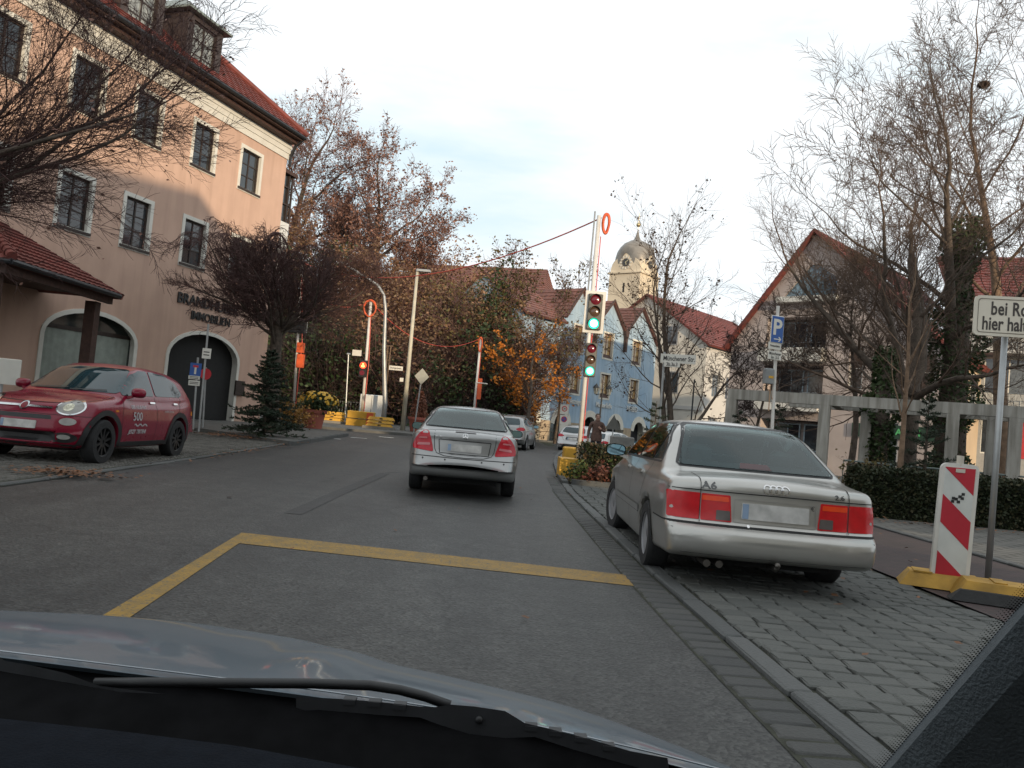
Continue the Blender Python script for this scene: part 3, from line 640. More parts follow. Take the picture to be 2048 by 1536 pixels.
def left_house():
    h = house('rendered_house', (-10.34, 30.45), R(71.5), 'salmon rendered house with white window surrounds and red roof dormers')
    ws = [(-11.4, -10.15), (-8.84, -7.55), (-6.48, -5.22), (-3.9, -2.6), (-1.36, .0)]; holes = []; win = []
    for a, b in ws:
        for z0, z1 in ((5.52, 7.22), (8.92, 10.58)): holes.append(rect(a+.12, b-.12, z0+.08, z1-.1)); win.append((a, b, z0, z1))
    shop = arch(-8.82, -5.26, .3, 2.55, 3.42); door = arch(-3.98, -.12, .3, 2.45, 3.46)
    facade(h, 'wall', [(-16, 0), (1.5, 0), (1.5, 11.9), (-16, 11.9)], holes+[shop, door], PINK, .16, rev=WHITE, revdepths=[.16]*len(holes)+[.3, 1.3])
    for a, b, z0, z1 in win:
        band(h, 'window_surround', rect(a+.13, b-.13, z0+.09, z1-.11), .13, 0, .025, WHITE, closed=True)
        window(h, a+.12, b-.12, z0+.08, z1-.1, .10, BROWN, 2, 3)
        MB().box(a+.02, b-.02, -.07, .12, z0-.0, z0+.07).build('window_sill', BROWN, h)
    # shop window with curtain
    band(h, 'arch_surround', [p for p in shop[2:]], -.13, 0, .03, WHITE); band(h, 'arch_surround', [(-8.82, 2.55), (-8.82, .3)], -.13, 0, .03, WHITE); band(h, 'arch_surround', [(-5.26, .3), (-5.26, 2.55)], -.13, 0, .03, WHITE)
    sw = MB().box(-8.82, -5.26, .24, .30, 2.72, 2.84).box(-8.82, -5.26, .24, .30, .3, .5).box(-7.1, -7.02, .245, .295, .5, 2.72).build('shop_window', BROWN, h)
    MB().add([(p[0], .27, p[1]) for p in shop], [tuple(range(len(shop)))]).build('pane', mat('shop glass', (.03, .036, .034), .04, var=.3, vs=1, spec=.8, trans=.0), sw, fix=False).hide_render = False
    cu = MB(); n = 90; vs = []
    for k in range(n+1):
        x = -8.7+3.35*k/n; vs += [(x, .258+.006*math.sin(k*1.15)+.004*math.sin(k*.37), .5), (x, .258+.006*math.sin(k*1.15), 2.72 if True else 3)]
    cu.add(vs, [(2*k, 2*k+1, 2*k+3, 2*k+2) for k in range(n)]); cu.build('curtain', mat('pale curtain', (.27, .30, .265), .85, var=.15, vs=4), h, True, fix=False)
    # recessed entrance
    band(h, 'arch_surround', [p for p in door[2:]], -.13, 0, .03, WHITE); band(h, 'arch_surround', [(-3.98, 2.45), (-3.98, .3)], -.13, 0, .03, WHITE); band(h, 'arch_surround', [(-.12, .3), (-.12, 2.45)], -.13, 0, .03, WHITE)
    dr = MB().box(-3.98, -.12, 1.30, 1.4, 0, 3.5).build('entrance_door', mat('door green black', (.012, .017, .016), .25, var=.3, vs=3, spec=.7), h)
    df = MB()
    for x in (-3.0, -1.95, -.95): df.box(x-.04, x+.04, 1.26, 1.299, .3, 2.7)
    df.box(-3.9, -.2, 1.255, 1.298, 2.5, 2.6).box(-3.9, -.2, 1.254, 1.297, .3, .42).box(-3.9, -.2, 1.253, 1.296, 1.2, 1.28); df.build('door_frame', mat('grey door frame', (.26, .27, .26), .5), dr)
    MB().box(-.30, .22, -.10, -.03, 1.30, 1.85).build('letter_box', BROWN, h); MB().box(-3.98, -.12, -.05, 1.3, .22, .30).build('door_step', mat('step stone', (.2, .19, .18), .8), h)
    # cornice, soffit, gutter
    for z0, z1, d in ((10.95, 11.18, .045), (11.18, 11.38, .075), (11.38, 11.56, .105)): MB().box(-16, 1.5+d, -d, .05, z0, z1-.002).build('cornice', WHITE, h)
    MB().box(-16.2, 1.55, -.62, .4, 11.70, 11.80).build('soffit', DARKWOOD, h); MB().box(-16, 1.52, -.40, -.02, 11.56, 11.70).build('fascia', DARKWOOD, h)
    q = MB(); q.tube([(-16.2, -.68, 11.83), (1.6, -.68, 11.83)], .085, 10); q.tube([(1.55, -.66, 11.8), (1.55, -.3, 11.5), (1.58, -.1, 11.1), (1.60, -.08, 10.7)], .06, 8); q.build('gutter_pipe', mat('gutter dark', (.03, .032, .036), .45, .4), h)
    # roof: front slope and hip on the right
    tiled_slope(h, (-16.4, -.72, 11.86), (1.6, -.72, 11.86), (-4.7, 6.2, 17.8), (-16.4, 6.2, 17.8), TILE); tiled_slope(h, (1.6, -.72, 11.86), (1.6, 12, 11.86), (-4.7, 7, 17.8), (-4.7, 6.2, 17.8), TILE)
    q = MB(); q.tube([(1.65, -.75, 11.95), (-4.7, 6.2, 17.92)], .12, 8); q.build('hip_ridge', TILE, h)
    MB().box(-16, 1.5, .32, 12, 0, 11.7).build('house_core', mat('dark inside', (.02, .02, .02), .9), h)
    MB().add([(1.5, 0, 0), (1.5, 12, 0), (1.5, 12, 11.9), (1.5, 0, 11.9)], [(0, 1, 2, 3)]).build('side_wall', PINK, h, fix=False)
    # glazed bay on the side wall
    b = MB().box(1.503, 2.25, .12, 2.3, 6.2, 8.5).build('bay', mat('white bay', (.62, .63, .62), .7, var=.05), h); MB().box(1.503, 2.4, .02, 2.5, 10.45, 10.6).build('bay_roof', DARKWOOD, h)
    MB().box(1.503, 2.18, .19, 2.25, 8.5, 10.45).build('bay_glass', WGLASS, h); q = MB()
    for y in (.12, 1.2, 2.2): q.box(2.19, 2.27, y, y+.06, 8.5, 10.45)
    for x in (1.52, 1.95): q.box(x, x+.06, .11, .185, 8.5, 10.45)
    for z in (9.2, 9.9): q.box(1.52, 2.26, .115, .18, z, z+.05)
    q.build('bay_frame', BROWN, h)
    # dormers
    SL = mat('dormer cladding', (.05, .035, .032), .6, var=.3, vs=6); CU = mat('grey copper', (.19, .22, .20), .5, .2, var=.2, vs=2)
    for c in (-4.0, -6.75, -9.5, -12.25):
        d = MB(); x0, x1 = c-.85, c+.85; zb, zt, yf = 11.75, 13.85, -.2
        d.box(x0, x0+.28, yf, 3.2, zb, zt).box(x1-.28, x1, yf, 3.2, zb, zt).box(x0+.28, x1-.28, yf+.002, 3.2, zt-.25, zt).box(x0+.28, x1-.28, yf+.003, 3.2, zb, zb+.22); dm = d.build('dormer', SL, h)
        window(dm, x0+.28, x1-.28, zb+.22, zt-.25, yf+.06, BROWN, 2, 3, gm=WGLASS_W)
        e = .22; MB().add([(x0-e, yf-e, zt), (x1+e, yf-e, zt), (x1+e, 3.4, zt), (x0-e, 3.4, zt), (c, yf+1.0, zt+.85), (c, 3.6, zt+.85), (x0-e, yf-e, zt-.07), (x1+e, yf-e, zt-.07), (x1+e, 3.4, zt-.07), (x0-e, 3.4, zt-.07)], [(0, 1, 4), (1, 2, 5, 4), (3, 0, 4, 5), (6, 7, 1, 0), (7, 8, 2, 1), (9, 6, 0, 3), (6, 7, 8, 9)]).build('dormer_roof', CU, dm)
    BL = mat('black letters', (.012, .012, .012), .5, var=0)
    for tx, x, z, s, sx in (('BRANDHUBER', -2.15, 4.40, .50, 1.0), ('IMMOBILIEN', -1.98, 3.91, .42, .92)):
        o = text_obj('sign_lettering', tx, s, BL, h, frame_M((x, -.03, z), (1, 0, 0), (0, 0, 1), (0, -1, 0)), .02, .008 if s > .45 else .003, sx=sx)
    return h
left_house()
# ---- tiled canopy on posts at the left edge
def canopy():
    h = house('tiled_canopy', (-11.1, 17.2), R(0), 'red tiled canopy on dark wooden posts beside the red car', 'canopy'); h.location.z = tz(17, -9)+.0
    W2 = 8.0; D = 4.6; e = 3.62; rise = 1.55; ra = 2.3
    n = MB(); n.box(-W2, .02, -.06, .12, e-.22, e-.02).box(-.10, .02, .12, D, e-.22, e-.02).build('beam', DARKWOOD, h)
    n = MB(); n.tube([(-W2, -.2, e+.02), (.22, -.2, e+.02)], .07, 8); n.tube([(.2, -.22, e+.02), (.2, D, e+.02)], .07, 8); n.build('gutter_pipe', mat('gutter dark', (.03, .032, .036), .45, .4), h)
    for x, y in ((-.35, .12), (-.35, 4.3), (-5.2, .12)):
        p = MB(); p.box(x-.14, x+.14, y-.14, y+.14, 0, e-.22); p.box(x-.2, x+.2, y-.2, y+.2, 0, .3); p.build('post', DARKWOOD, h)
    MB().add([(-W2, 0, e), (.05, 0, e), (.05, D, e), (-W2, D, e)], [(0, 1, 2, 3)]).build('ceiling_board', DARKWOOD, h)
    tiled_slope(h, (.2, -.2, e+.05), (.2, D+.2, e+.05), (-ra, D-ra, e+rise), (-ra, ra, e+rise), TILE, .3); tiled_slope(h, (-W2, D+.2, e+.05), (.2, D+.2, e+.05), (-ra, D-ra, e+rise), (-W2, D-ra, e+rise), TILE, .3)
    base = MB().add([(-W2, -.2, e+.02), (.2, -.2, e+.02), (-ra, ra, e+rise-.03), (-W2, ra, e+rise-.03)], [(0, 1, 2, 3)]).build('roof', TILE, h, fix=False)
    t = MB(); k = 6; vs = []
    for yy, zz in ((0, .025), (.34, .0)):
        for i in range(k+1): vs.append((-.1+.2*i/k, yy, zz+.028*math.sin(math.pi*i/k)))
    t.add(vs+[(-.1, 0, -.01), (.1, 0, -.01)], [(i, i+1, k+1+i+1, k+1+i) for i in range(k)]+[tuple([k+1+k+1, k+1+k+2]+list(range(k, -1, -1)))])
    tm = t.mesh('tile'); tm.materials.append(TILE); dv = Vector((0, ra+.2, rise-.03)); L = dv.length; rows = int(L/.29)
    ang = math.atan2(rise-.03, ra+.2); cnt = 0
    for j in range(rows+1):
        s = j*.29; fr = s/L
        x = .12-fr*(ra+.2)-.02
        while x > -6.2 and cnt < 290:
            o = link('tile', tm, None, base); o.location = (x, -.2+dv.y*fr-.02, e+.05+dv.z*fr); o.rotation_euler = (ang, 0, 0); cnt += 1; x -= .205
    q = MB(); n_ = 14
    for i in range(n_):
        a = Vector((.22, -.22, e+.12)).lerp(Vector((-ra, ra, e+rise+.06)), i/n_); b = Vector((.22, -.22, e+.12)).lerp(Vector((-ra, ra, e+rise+.06)), (i+1.1)/n_); q.tube([a, b], [.115, .085], 8)
    q.build('hip_ridge', TILE, h)
canopy()
# ---- blue arcade building
def wall_mat_patchy(name, a, b_): return mat(name, a, .92, var=0, col2=b_, vs=.45, bump=.15, bs=60, noise_detail=8)
BLUE = wall_mat_patchy('blue render', (.26, .37, .48), (.39, .49, .57)); CREAM = mat('cream stucco', (.60, .57, .49), .85, var=.08, vs=2); SAND = mat('sandstone pillar', (.36, .28, .19), .85, var=.2, vs=1.5)
streak(BLUE, .6)
def blue_house():
    h = house('blue_arcade_house', (2.88, 60.72), R(90-38.6), 'pale blue house with three pointed gables and a cream arcade')
    k = 1.513; zz = lambda z: 1.22+(z-1.22)*k
    holes = []; wins = []
    for a, b in ((1.75, 2.62), (4.68, 5.62), (7.85, 8.8)):
        for z0, z1 in ((3.02, 4.32), (5.22, 6.58)): holes.append(rect(a*k, b*k, zz(z0), zz(z1))); wins.append((a*k, b*k, zz(z0), zz(z1)))
    ars = []; pil = []
    xs_ = [-12.6, -8.4, -4.2, -.2, 3.85, 8.0, 12.0, 16.0]
    for a, b in zip(xs_[:-1], xs_[1:]): ars.append(arch(a+.65, b-.65, -.2, 1.45, 2.75))
    lw = rect(-9.9, -8.4, 3.6, 5.85)
    outl = [(-13, -.2), (16.1, -.2), (16.1, 9.4), (12.85, 12.35), (10.3, 9.75), (7.87, 12.1), (5.45, 9.7), (3.22, 12.3), (1.1, 9.7), (1.1, 9.2), (-4, 9.2), (-4, 6.2), (-13, 6.2)]
    facade(h, 'wall', outl, holes+ars+[lw], BLUE, .3, rev=CREAM, revdepths=[.35]*len(holes)+[.8]*len(ars)+[.3])
    for a, b, z0, z1 in wins:
        band(h, 'window_surround', rect(a, b, z0, z1), .14, 0, .03, CREAM, closed=True); window(h, a, b, z0, z1, .2, mat('warm brown frame', (.20, .085, .035), .6), 2, 3, gm=mat('painted gold reflection', (.34, .22, .09), .08, var=.6, vs=3, spec=1.0))  # warm reflections are painted into the gold pane colour
        MB().add([(a, -.02, z0), (b, -.02, z0), (b, .3, z0+.42), (a, .3, z0+.42), (a, .3, z0), (b, .3, z0)], [(0, 1, 2, 3), (0, 1, 5, 4), (0, 3, 4), (1, 2, 5)]).build('sloping_sill', DARKWOOD, h)
    window(h, -9.9, -8.4, 3.6, 5.85, .2, DARKWOOD, 2, 2); band(h, 'window_surround', lw, .16, 0, .03, CREAM, closed=True)
    for a_, x0, x1 in zip(ars, xs_[:-1], xs_[1:]):
        band(h, 'arch_band', a_[2:], -.5, 0, .05, CREAM)
    for x in xs_: MB().box(x-.64, x+.64, -.06, .75, -.2, 1.62).build('pillar', SAND, h)
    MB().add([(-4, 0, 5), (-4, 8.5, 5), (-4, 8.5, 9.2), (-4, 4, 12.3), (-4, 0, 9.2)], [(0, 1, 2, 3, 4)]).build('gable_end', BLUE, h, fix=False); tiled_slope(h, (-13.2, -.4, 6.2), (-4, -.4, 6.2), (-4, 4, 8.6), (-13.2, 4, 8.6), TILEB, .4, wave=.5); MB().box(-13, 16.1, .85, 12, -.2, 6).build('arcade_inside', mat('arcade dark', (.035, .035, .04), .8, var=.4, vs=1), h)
    for x in (-2.4, 1.6, 5.8): MB().box(x-.9, x+.9, .78, .845, .1, 2.3).build('shop_window', mat('arcade glass', (.05, .06, .055), .08, var=.5, vs=2, spec=.9), h)
    for x0, xp, x1, z0, zp, z1 in ((1.1, 3.22, 5.45, 9.7, 12.3, 9.7), (5.45, 7.87, 10.3, 9.7, 12.1, 9.75), (10.3, 12.85, 16.1, 9.75, 12.35, 9.4)):
        tiled_slope(h, (x0, -.25, z0+.02), (x0, 11, z0+.02), (xp, 11, zp+.05), (xp, -.25, zp+.05), TILEB, .4, wave=.5); tiled_slope(h, (x1, -.25, z1+.02), (x1, 11, z1+.02), (xp, 11, zp+.05), (xp, -.25, zp+.05), TILEB, .4, wave=.5)
        q = MB()
        for X, Z in ((x0, z0), (x1, z1)): q.add([(X, -.3, Z-.05), (xp, -.3, zp-.03), (xp, -.3, zp+.18), (X, -.3, Z+.18), (X, -.2, Z-.05), (xp, -.2, zp-.03), (xp, -.2, zp+.18), (X, -.2, Z+.18)], [(0, 1, 2, 3), (4, 5, 6, 7), (0, 1, 5, 4), (3, 2, 6, 7)])
        q.build('verge_board', DARKWOOD, h)
    for x in (5.45, 10.3): MB().add([(x-.35, -.32, 9.9), (x+.35, -.32, 9.9), (x+.14, -.32, 9.3), (x-.14, -.32, 9.3), (x-.35, -.05, 9.9), (x+.35, -.05, 9.9), (x+.14, -.05, 9.3), (x-.14, -.05, 9.3)], [(0, 1, 2, 3), (4, 5, 6, 7), (0, 3, 7, 4), (1, 2, 6, 5), (2, 3, 7, 6)]).box(x-.13, x+.13, -.3, -.06, 8.1, 9.3).build('rain_hopper', DARKWOOD, h)
    tiled_slope(h, (-4.2, -.45, 9.2), (1.1, -.45, 9.2), (1.1, 4, 12.4), (-4.2, 4, 12.4), TILEB, .4, wave=.5); tiled_slope(h, (-4.2, 9, 9.2), (1.1, 9, 9.2), (1.1, 4, 12.4), (-4.2, 4, 12.4), TILEB, .4, wave=.5)
    MB().add([(1.1, 0, 9.2), (1.1, 9, 9.2), (1.1, 4, 12.35)], [(0, 1, 2)]).build('gable_end', BLUE, h, fix=False); MB().add([(16.1, 0, -.2), (16.1, 12, -.2), (16.1, 12, 9.4), (16.1, 0, 9.4)], [(0, 1, 2, 3)]).build('side_wall', BLUE, h, fix=False)
    WL = mat('white letters', (.6, .6, .57), .6, var=0)
    for tx, x, sz, sx in (('Dachauer Anzeiger', 2.6, .62, .8), ('Merkurlädle', 7.85, .62, .82), ('HABiD', 12.55, .66, .95)):
        text_obj('shop_lettering', tx, sz, WL, h, frame_M((x, -.05, zz(2.60)), (1, 0, 0), (0, 0, 1), (0, -1, 0)), .03, .004, sx=sx)
    return h
blue_house()
# ---- house with the big red roof behind the hillside trees
def plain_house(name, P, rz, L, D, eave, ridge, wm, rm, label, wins=(), gable=True, hip=0., fm=None):
    h = house(name, P, rz, label); hl = [rect(*w) for w in wins]
    facade(h, 'wall', [(0, -.3), (L, -.3), (L, eave), (0, eave)], hl, wm, .15)
    for w in wins: window(h, *w, .1, fm or WHITE, 2, 2)
    MB().add([(0, 0, -.3), (0, D, -.3), (0, D, eave), (0, D/2, ridge if hip == 0 else eave), (0, 0, eave)], [(0, 1, 2, 3, 4)]).build('side_wall', wm, h, fix=False)
    MB().add([(L, 0, -.3), (L, D, -.3), (L, D, eave), (L, D/2, ridge if hip == 0 else eave), (L, 0, eave)], [(0, 1, 2, 3, 4)]).build('side_wall', wm, h, fix=False)
    MB().add([(0, D, -.3), (L, D, -.3), (L, D, eave), (0, D, eave)], [(0, 1, 2, 3)]).build('back_wall', wm, h, fix=False); MB().box(.2, L-.2, .2, D-.2, -.3, eave-.2).build('house_core', mat('dark inside', (.02, .02, .02), .9), h)
    o = .35; tiled_slope(h, (-o, -o, eave-.1), (L+o, -o, eave-.1), (L+o-hip, D/2, ridge), (-o+hip, D/2, ridge), rm, .4, wave=.5); tiled_slope(h, (-o, D+o, eave-.1), (L+o, D+o, eave-.1), (L+o-hip, D/2, ridge), (-o+hip, D/2, ridge), rm, .4, wave=.5)
    if hip: tiled_slope(h, (L+o, -o, eave-.1), (L+o, D+o, eave-.1), (L+o-hip, D/2+.01, ridge), (L+o-hip, D/2, ridge), rm, .4, wave=.5); tiled_slope(h, (-o, -o, eave-.1), (-o, D+o, eave-.1), (-o+hip, D/2+.01, ridge), (-o+hip, D/2, ridge), rm, .4, wave=.5)
    return h
q0 = dep(735, 800, 84); plain_house('red_roofed_house', (q0.x, q0.y), R(-14), 17.5, 16, 11.5, 18.4, mat('dim plaster', (.42, .38, .32), .9), TILEB, 'large house with steep orange-red roof behind the hillside trees', hip=1.6)
# ---- white gabled house right of the blue one
def white_house():
    K = dep(1400, 870, 78); h = house('white_gabled_house', (K.x, K.y), R(48), 'white gabled house with red roof right of the blue one'); h.scale = (1.26, 1.26, 1.26); L, D = 15, 11.4; WH = mat('off white plaster', (.60, .56, .49), .9, var=.07, vs=1)
    ws = [(1.3, 2.5, 4.4, 6.2), (3.6, 4.8, 4.4, 6.2), (5.9, 7.1, 4.4, 6.2), (8.3, 9.5, 4.4, 6.2), (1.3, 2.5, 1.2, 2.8), (4.2, 5.4, 1.2, 2.8)]
    facade(h, 'wall', [(0, -.3), (L, -.3), (L, 8.5), (0, 8.5)], [rect(*w) for w in ws], mat('grey white plaster', (.50, .48, .45), .9, var=.06, vs=1), .15); GF = mat('grey frame', (.3, .3, .3), .6)
    for w in ws: window(h, *w, .1, GF, 2, 2)
    g = empty('gable_front', (0, 0, 0)); g.parent = h; g.rotation_euler = (0, 0, R(90)); gw = [(3.0, 4.3, 7.6, 9.2), (3.2, 5.2, 4.2, 6.0)]
    # local frame of the gable: x runs back-left along the front (0..D), its outside is -y after the turn, so mirror with scale
    pts = lambda P: [(0, p[0], p[1]) for p in P]
    bpy.data.objects.remove(g)
    hb = MB(); hb.add(pts([(0, -.3), (D, -.3), (D, 8.5), (D/2, 12.45), (0, 8.5)]), [(0, 1, 2, 3, 4)]); hb.build('gable_wall', WH, h, fix=False)
    for y0, y1, z0, z1 in ((2.6, 3.7, 8.3, 9.9), (2.2, 3.6, 4.4, 6.2), (4.6, 5.8, 4.4, 6.2)):
        w = MB().box(-.05, -.003, y0, y1, z0, z1).build('window', GF, h)
        for a, b in ((y0+.1, (y0+y1)/2-.04), ((y0+y1)/2+.04, y1-.1)): MB().box(-.062, -.051, a, b, z0+.1, z1-.1).build('pane', WGLASS, w)
    MB().box(-.08, -.004, .0, D, 3.2, 3.5).build('string_course', mat('grey white plaster', (.5, .48, .45)), h)
    MB().add([(L, 0, -.3), (L, D, -.3), (L, D, 8.5), (L, D/2, 12.45), (L, 0, 8.5)], [(0, 1, 2, 3, 4)]).build('side_wall', WH, h, fix=False); MB().box(.2, L-.2, .2, D-.2, -.3, 8.3).build('house_core', mat('dark inside', (.02, .02, .02), .9), h)
    tiled_slope(h, (-.3, -.4, 8.3), (L+.3, -.4, 8.3), (L+.3, D/2, 12.55), (-.3, D/2, 12.55), TILE, .4, wave=.5); tiled_slope(h, (-.3, D+.4, 8.3), (L+.3, D+.4, 8.3), (L+.3, D/2, 12.55), (-.3, D/2, 12.55), TILE, .4, wave=.5)
white_house()
q0 = dep(1400, 870, 108); plain_house('far_red_roofed_house', (q0.x, q0.y), R(-4), 24, 12, 13.0, 17.6, mat('dim plaster', (.42, .38, .32), .9), TILE, 'far house showing only a red roof above the white one')
# ---- grey-pink apartment house with balconies behind the pergola
def apartment():
    ap = dep(1634, 462, 42); a = R(-45); h = house('apartment_house', (ap.x, ap.y), a, 'grey-pink apartment house with stacked balconies behind the pergola'); GP = mat('grey pink render', (.41, .35, .325), .92, var=.08, vs=1.0, bump=.1, bs=60); Z = ap.z
    bal = [(-2.4, .9, 1.0, 2.7), (-2.4, .9, 3.9, 5.6), (-2.4, .9, 6.5, 8.2)]; tri = [(-1.6, 9.3), (1.3, 9.3), (1.3, 10.2), (.2, 11.0), (-.2, 11.0)]
    tall = [(4.0, 4.8, 4.4, 6.6), (2.2, 2.9, 4.4, 6.6), (4.0, 4.8, .6, 2.9), (5.6, 6.3, 4.4, 6.3)]
    facade(h, 'wall', [(-4.5, -.2), (7.2, -.2), (7.2, 6.2), (0, Z-.1), (-4.5, 7.0)], [rect(*b) for b in bal]+[tri]+[rect(*w) for w in tall], GP, .2, revdepths=[1.2]*3+[.25]+[.15]*4)
    WP = mat('white parapet', (.58, .57, .53), .8, var=.1, vs=1.2); 
    for x0, x1, z0, z1 in bal:
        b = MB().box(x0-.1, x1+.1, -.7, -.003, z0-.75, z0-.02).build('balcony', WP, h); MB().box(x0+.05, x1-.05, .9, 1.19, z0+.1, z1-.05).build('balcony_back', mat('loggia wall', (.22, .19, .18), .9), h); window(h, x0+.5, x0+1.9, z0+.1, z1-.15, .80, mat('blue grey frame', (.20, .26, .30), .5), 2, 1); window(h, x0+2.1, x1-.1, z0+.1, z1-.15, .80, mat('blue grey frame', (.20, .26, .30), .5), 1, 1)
        r = MB(); r.tube([(x0-.05, -.66, z0+.22), (x1+.05, -.66, z0+.22)], .025, 6)
        for i in range(7): X = x0+(x1-x0)*i/6; r.tube([(X, -.66, z0-.02), (X, -.66, z0+.22)], .014, 5)
        r.build('balcony_rail', mat('rail metal', (.25, .27, .28), .4, .6), b)
    MB().add([(p[0], .12, p[1]) for p in tri], [tuple(range(5))]).build('attic_window', mat('attic glass', (.10, .17, .22), .05, var=.3, vs=2, spec=1.), h, fix=False); MB().box(-1.8, 1.5, -.5, -.003, 8.95, 9.25).build('attic_balcony', WP, h)
    for w in tall: window(h, *w, .08, WHITE, 1, 2)
    BK = 13.5; MB().add([(-4.5, 0, -.2), (-4.5, BK, -.2), (-4.5, BK, 7), (-4.5, 0, 7)], [(0, 1, 2, 3)]).build('side_wall', GP, h, fix=False)
    sw = [(2.0, 3.0, 3.6, 5.6), (5.2, 6.2, 3.6, 5.6), (8.4, 9.4, 3.6, 5.6)]
    MB().add([(7.2, 0, -.2), (7.2, BK, -.2), (7.2, BK, 6.2), (7.2, 0, 6.2)], [(0, 1, 2, 3)]).build('side_wall', mat('ochre render', (.46, .36, .25), .9, var=.07, vs=1), h, fix=False)
    for y0, y1, z0, z1 in sw:
        w = MB().box(7.203, 7.25, y0, y1, z0, z1).build('window', WHITE, h); MB().box(7.251, 7.262, y0+.08, y1-.08, z0+.08, z1-.08).build('pane', WGLASS, w)
    MB().box(-4.3, 7.0, 1.25, BK-.2, -.2, 6).build('house_core', mat('dark inside', (.02, .02, .02), .9), h)
    tiled_slope(h, (7.6, -.4, 5.85), (7.6, BK, 5.85), (0, BK, Z+.06), (0, -.4, Z+.06), TILE, .36, wave=.4); tiled_slope(h, (-4.85, -.4, 6.5), (-4.85, BK, 6.5), (0, BK, Z+.06), (0, -.4, Z+.06), TILE, .36, wave=.4)
    sl = Vector((7.6, 0, 5.85-Z)).normalized(); nrm = Vector((-sl.z, 0, sl.x))
    for y, t0 in ((1.6, 3.0), (3.6, 4.6), (5.4, 6.4), (1.8, 6.6), (7.5, 4.2)):
        M = frame_M(Vector((0, y, Z))+sl*t0+nrm*.1, tuple(sl), (0, 1, 0), tuple(nrm)); s = MB().box(0, 1.35, 0, .95, 0, .1, M).build('skylight', mat('grey metal', (.25, .26, .27), .4, .7), h); MB().box(.1, 1.25, .1, .85, .101, .112, M).build('pane', mat('sky glass', (.06, .08, .1), .03, spec=1.), s)
    sg = MB().box(2.6, 6.8, -.12, -.003, 2.1, 2.75).build('shop_sign', mat('green sign', (.02, .05, .03), .5), h); text_obj('sign_lettering', 'LESE LADEN', .42, mat('green letters', (.10, .45, .16), .5, var=0), h, frame_M((4.7, -.14, 2.42), (1, 0, 0), (0, 0, 1), (0, -1, 0)), .01, .01)
apartment()
q0 = dep(1905, 900, 40)
def grey_block():
    h = house('grey_block', (q0.x, q0.y), R(-20), 'grey block with a red panel and balconies at the right edge'); ws = [(1.2, 3.4, 4.8, 6.6), (1.2, 3.4, 1.8, 3.6), (4.4, 5.6, 4.8, 6.6)]
    facade(h, 'wall', [(0, -.2), (8, -.2), (8, 9.2), (0, 9.2)], [rect(*w) for w in ws], mat('grey render', (.30, .30, .29), .9, var=.1), .3)
    for w in ws: window(h, *w, .2, WHITE, 2, 1)
    for z in (4.0, 6.9): b = MB().box(.6, 4.2, -1.1, -.003, z-.2, z-.02).build('balcony', mat('balcony concrete', (.42, .42, .41), .85, var=.1), h); r = MB(); [r.tube([(.65+.24*i, -1.05, z-.02), (.65+.24*i, -1.05, z+.75)], .014, 5) for i in range(15)]; r.tube([(.6, -1.05, z+.75), (4.2, -1.05, z+.75)], .025, 6); r.build('balcony_rail', mat('rail metal', (.25, .27, .28), .4, .6), b)
    MB().box(2.2, 4.0, -.05, -.004, 1.7, 3.7).build('red_panel', mat('red panel', (.42, .02, .025), .5), h); MB().box(8.0, 20, 2, 12, -.2, 9.0).build('ochre_wing', mat('ochre render', (.46, .36, .25), .9, var=.07, vs=1), h); MB().box(.3, 7.8, .35, 9, -.2, 9.1).build('house_core', mat('dark inside', (.02, .02, .02), .9), h)
    tiled_slope(h, (-.5, -.5, 9.1), (20, -.5, 9.1), (20, 6, 13), (-.5, 6, 13), TILE, .4, wave=.5)
grey_block()
